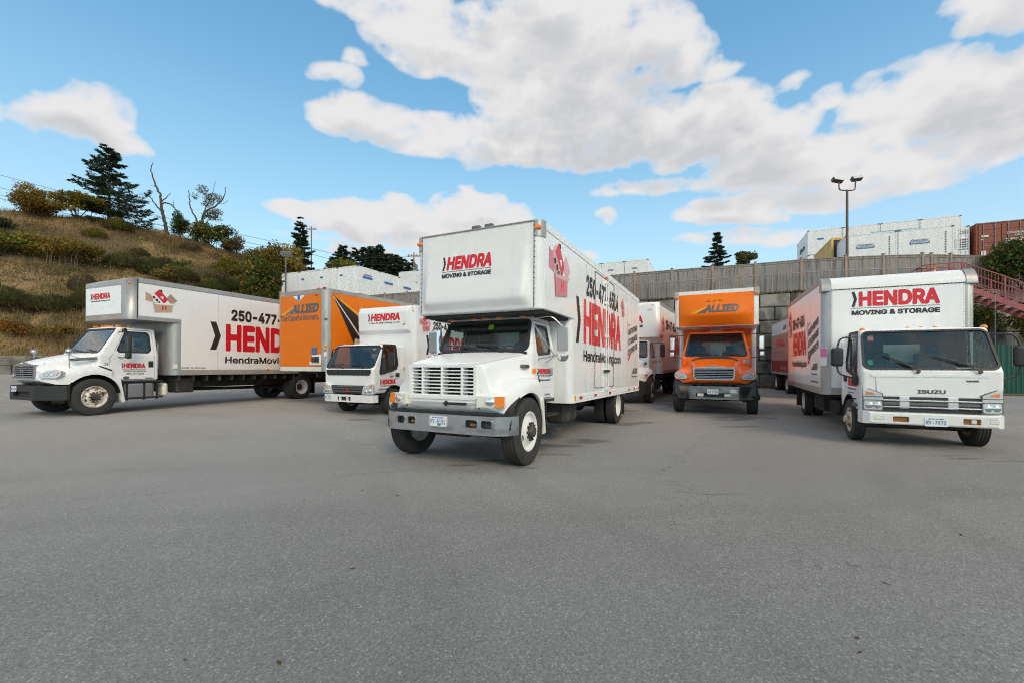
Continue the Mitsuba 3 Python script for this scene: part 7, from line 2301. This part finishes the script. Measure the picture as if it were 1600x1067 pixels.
def broadleaf(label, pos, H, crown, cols, n, size, seed, trunk_r=.14, nl=14, name='broadleaf_tree'):
    rs = np.random.RandomState(seed)
    t = Thing(name, label, 'tree', xf(*pos))
    rx, rz, zc = crown
    lob = [(a, b, c + zc - rz, d, e, f) for a, b, c, d, e, f in lobes_for(rs, nl, rx, rx, rz, 0, .42)]
    limbs = [tube([(0, 0, -.5), (0, 0, zc * .6), (.1, .05, zc)], [trunk_r, trunk_r * .8, trunk_r * .5], 8)]
    t.add('trunk', limbs[0], 'bark')
    t.add('limb', cat(*[tube([(0, 0, zc * .55), (l[0] * .5, l[1] * .5, (zc * .6 + l[2]) / 2), (l[0], l[1], l[2])], [trunk_r * .45, trunk_r * .3, .02], 5) for l in lob]), 'bark', kind='stuff')
    V, F, C = leaf_cloud(rs, n, lob, size, cols)
    put_colored(t.key + '__crown', V, F, C, None, t.M)
    return t


broadleaf('leafy tree turning orange at its top, left of the white containers', (-22.9, 40.6, 3.4), 7.6, (1.95, 3.0, 5.1), MG + DG + MG + OR, 6500, .15, 21, .16, 18)
broadleaf('orange and yellow autumn tree in front of the slim conifer', (-25.6, 49.0, 6.4), 8.6, (2.5, 3.1, 6.3), OR + YG + OR, 6000, .15, 22, .16, 18)
broadleaf('small round tree right of the dark conifer above the fence', (36.6, 70, 10.8), 9, (2.1, 1.6, 7.6), DG + OL, 3000, .17, 23, .2)
broadleaf('small yellow green tree behind the left white containers', (-22.2, 58, 7.5), 7, (2.5, 2.0, 6.2), YG + MG, 2200, .17, 24, .16)


def snag(label, base, lines, rad, M=None, leaves=None, seed=3, name='bare_tree'):
    """trunk and limbs as polylines (x right, depth, height in metres from the foot)"""
    t = Thing(name, label, 'tree', xf(*base))
    for i, (pts, r0, r1) in enumerate(lines):
        p = np.array(pts, float)
        s, g = np.linspace(0, 1, len(p)), np.linspace(0, 1, len(p) * 4)
        q = np.column_stack([PchipInterpolator(s, p[:, k])(g) for k in range(3)])
        rs = np.random.RandomState(seed + i)
        q[1:-1] += rs.normal(size=(len(q) - 2, 3)) * .035
        t.add('trunk' if i == 0 else 'limb', tube(q, np.linspace(r0, r1, len(q)), 7), 'snag_bark')
    if leaves:
        rs = np.random.RandomState(seed + 50)
        lob, cols, n, size = leaves
        V, F, C = leaf_cloud(rs, n, lob, size, cols)
        put_colored(t.key + '__foliage', V, F, C, None, t.M)
    return t


b1 = hp(5.05, 1.0)
snag('bare dead tree with a tall crooked limb on the hill crest', b1, [
    ([(0, 0, -.6), (-.35, 0, 1.2), (-.75, .1, 2.6), (-.9, .1, 3.6), (-1.05, .1, 5.0), (-1.7, .2, 6.2), (-2.2, .3, 7.4), (-2.45, .3, 8.6), (-2.25, .3, 9.6)], .24, .035),
    ([(-.8, .1, 2.9), (-1.3, -.3, 3.6), (-1.9, -.5, 4.6), (-2.2, -.5, 5.3)], .11, .03),
    ([(-.95, .1, 4.2), (-.55, .4, 4.9), (-.1, .6, 5.6)], .09, .025),
    ([(-.9, .1, 3.9), (-.2, .3, 4.1), (.5, .5, 3.5), (1.1, .6, 2.5)], .10, .06),
    ([(.35, .4, 3.6), (.45, .4, 4.1), (.4, .4, 4.5)], .05, .02),
    ([(-.6, 0, 1.9), (-1.3, -.3, 2.1), (-1.6, -.4, 1.8)], .05, .015),
    ([(-1.6, .2, 6.1), (-2.1, .3, 6.4), (-2.5, .3, 6.5)], .035, .012)], .2)
shrub('ivy covered stump between the two bare trees', hp(5.2, 1.0) + [.6, 0, 0], 1.35, 1.7, MG + DG, 2600, .11, 301, 'leafy', None, 'ivy_stump', 'plant', 12)
b2 = hp(5.62, 1.0)
snag('half bare madrone with a forked trunk and thin foliage on the crest', b2, [
    ([(0, 0, -.6), (.35, 0, 1.0), (.75, .1, 2.2), (1.05, .1, 3.3), (1.6, .2, 4.2), (2.7, .3, 4.9), (3.6, .3, 5.9), (4.0, .3, 7.4)], .22, .04),
    ([(.55, 0, 1.7), (.3, -.2, 2.9), (-.35, -.3, 4.2), (-.55, -.3, 5.6), (-.6, -.3, 6.7)], .13, .04),
    ([(1.0, .1, 3.2), (1.1, .3, 4.2), (1.5, .4, 5.2), (2.0, .4, 6.4), (2.5, .4, 8.2)], .09, .02),
    ([(2.9, .3, 5.1), (3.6, .4, 5.2), (4.2, .4, 5.6)], .05, .015)], .2,
    leaves=([(1.0, 0, 6.9, .8, .7, .7), (2.2, .3, 5.9, 1.3, 1.0, .6), (1.6, .1, 5.0, .8, .7, .5), (2.6, .3, 4.0, 1.0, .8, .45), (1.8, .2, 3.2, .9, .7, .4), (2.9, .2, 3.0, .7, .6, .35), (.2, -.2, 5.9, .5, .5, .5)], OL + BR + [(.12, .06, .04)], 1500, .10))
b3 = hp(6.05, 1.0)
snag('leaning madrone with sparse reddish foliage right of the forked one', b3, [
    ([(.6, 0, -.8), (0, 0, .2), (-1.2, 0, 1.2), (-1.7, .1, 2.2), (-1.1, .2, 3.6), (-.2, .2, 4.6)], .16, .03),
    ([(-1.6, 0, 1.9), (.2, .2, 2.6), (1.8, .3, 2.4), (2.6, .3, 1.9)], .08, .02)], .2,
    leaves=([(-.4, .1, 4.7, 1.1, .8, .6), (-1.6, .1, 3.0, 1.2, .9, .6), (.6, .2, 2.9, 1.2, .8, .4), (2.0, .3, 2.4, 1.1, .8, .5)], OL + DG + [(.16, .07, .04)], 1900, .10))
# crest fence
cf_ = Thing('crest_fence', 'thin chain-link fence with a pale rail along the hill crest', 'fence', np.eye(4))
pts = [hp(s, 1.02) + [0, 0, .0] for s in np.arange(3.9, 6.6, .14)]
cf_.add('rail', tube([p + [0, 0, 1.15] for p in pts], .035, 6), 'galvanised')
for p in pts[::2]:
    cf_.add('post', cyl(p - [0, 0, .3], p + [0, 0, 1.2], .035, 6), 'galvanised')

# plants on the right: ivy over the wall and shrub beside the fence
shrub('large leafy shrub spilling over the fence end at the top of the staircase', (28.4, 24.3, 5.6), 2.3, 1.6, DG + MG + [(.12, .07, .03)], 5200, .10, 401, 'leafy', None, 'shrub', 'shrub', 18, ry=1.5)
shrub('green climbing plant on the wall under the red staircase', (25.6, 23.9, 2.7), 1.5, 1.1, MG + YG + DG, 2600, .09, 402, 'leafy', None, 'climbing_plant', 'plant', 12, ry=.6)
shrub('yellow leaved plant on the wall at the right edge', (28.0, 23.6, 2.9), 1.4, 1.0, YG + MG, 1900, .09, 403, 'leafy', None, 'climbing_plant', 'plant', 10, ry=.6)
shrub('dark ivy hanging on the block wall behind the right truck', (23.8, 24.3, 3.1), 1.3, 1.3, DG + OL, 1500, .08, 404, 'leafy', None, 'climbing_plant', 'plant', 10, ry=.5)

# ------------------------------------------------------------------ utility poles, wires, lamp among the trees
poles = {}
for (x, y, zb, zt, lab, arm) in ((-34.2, 75, 9, 24.9, 'tall wooden utility pole beside the slim conifer', 1), (-26.5, 65, 6.4, 16.8, 'short utility pole with one crossarm above the white containers', 1), (-13.6, 61, 8, 16.9, 'utility pole with transformer close to the left edge of the nearest truck', 1)):
    t = Thing('utility_pole', lab, 'utility pole', np.eye(4))
    t.add('pole', cyl((x, y, zb), (x, y, zt), .125, 10, .085), 'pole_wood')
    t.add('crossarm', cbox(x - .85, x + .85, y - .06, y + .06, zt - .55, zt - .40, .01), 'pole_wood')
    for dx in (-.78, -.35, .35, .78):
        t.add('insulator', cyl((x + dx, y, zt - .40), (x + dx, y, zt - .22), .05, 8), 'grey_plastic')
    if x > -20:
        t.add('transformer', cyl((x + .35, y - .1, zt - 2.6), (x + .35, y - .1, zt - 1.7), .22, 12), 'grey_plastic')


def wire(label, a, b, sag, r=.028, group=None):
    a, b = np.array(a, float), np.array(b, float)
    q = np.linspace(0, 1, 25)
    p = a + (b - a) * q[:, None]
    p[:, 2] -= sag * 4 * q * (1 - q)
    t = Thing('overhead_wire', label, 'wire', np.eye(4), group)
    t.add('cable', tube(p, r, 5), 'wire_black')


for k, (z0, z1, lab) in enumerate(((35.5, 21.0, 'uppermost overhead wire crossing the sky at the left'), (33.0, 20.2, 'second overhead wire from the top at the left'), (31.6, 19.6, 'third overhead wire from the top at the left'), (31.0, 19.2, 'lowest overhead wire at the left'))):
    wire(lab, (-100, 62, z0 + .9), (-34.2, 75, z1), 1.2, .03)
for k, (z1, z2, lab) in enumerate(((21.2, 18.6, 'upper overhead wire right of the tall utility pole'), (20.2, 17.6, 'lower overhead wire right of the tall utility pole'))):
    wire(lab, (-34.2, 75, z1), (-13.6, 61, z2 - 2.2), .8, .03)
lp = Thing('street_lamp', 'small area lamp head among the trees left of the white containers', 'street lamp', np.eye(4))
lp.add('pole', cyl((-22.9, 44.5, 5.0), (-22.9, 44.5, 12.5), .07, 10), 'grey_plastic')
lp.add('lamp_head', rbox(-23.35, -22.45, 44.2, 44.8, 12.4, 12.85, .08, 10), 'grey_plastic')
lp.add('lens', cbox(-23.2, -22.6, 44.3, 44.7, 12.36, 12.41, .01), 'lamp_bowl')
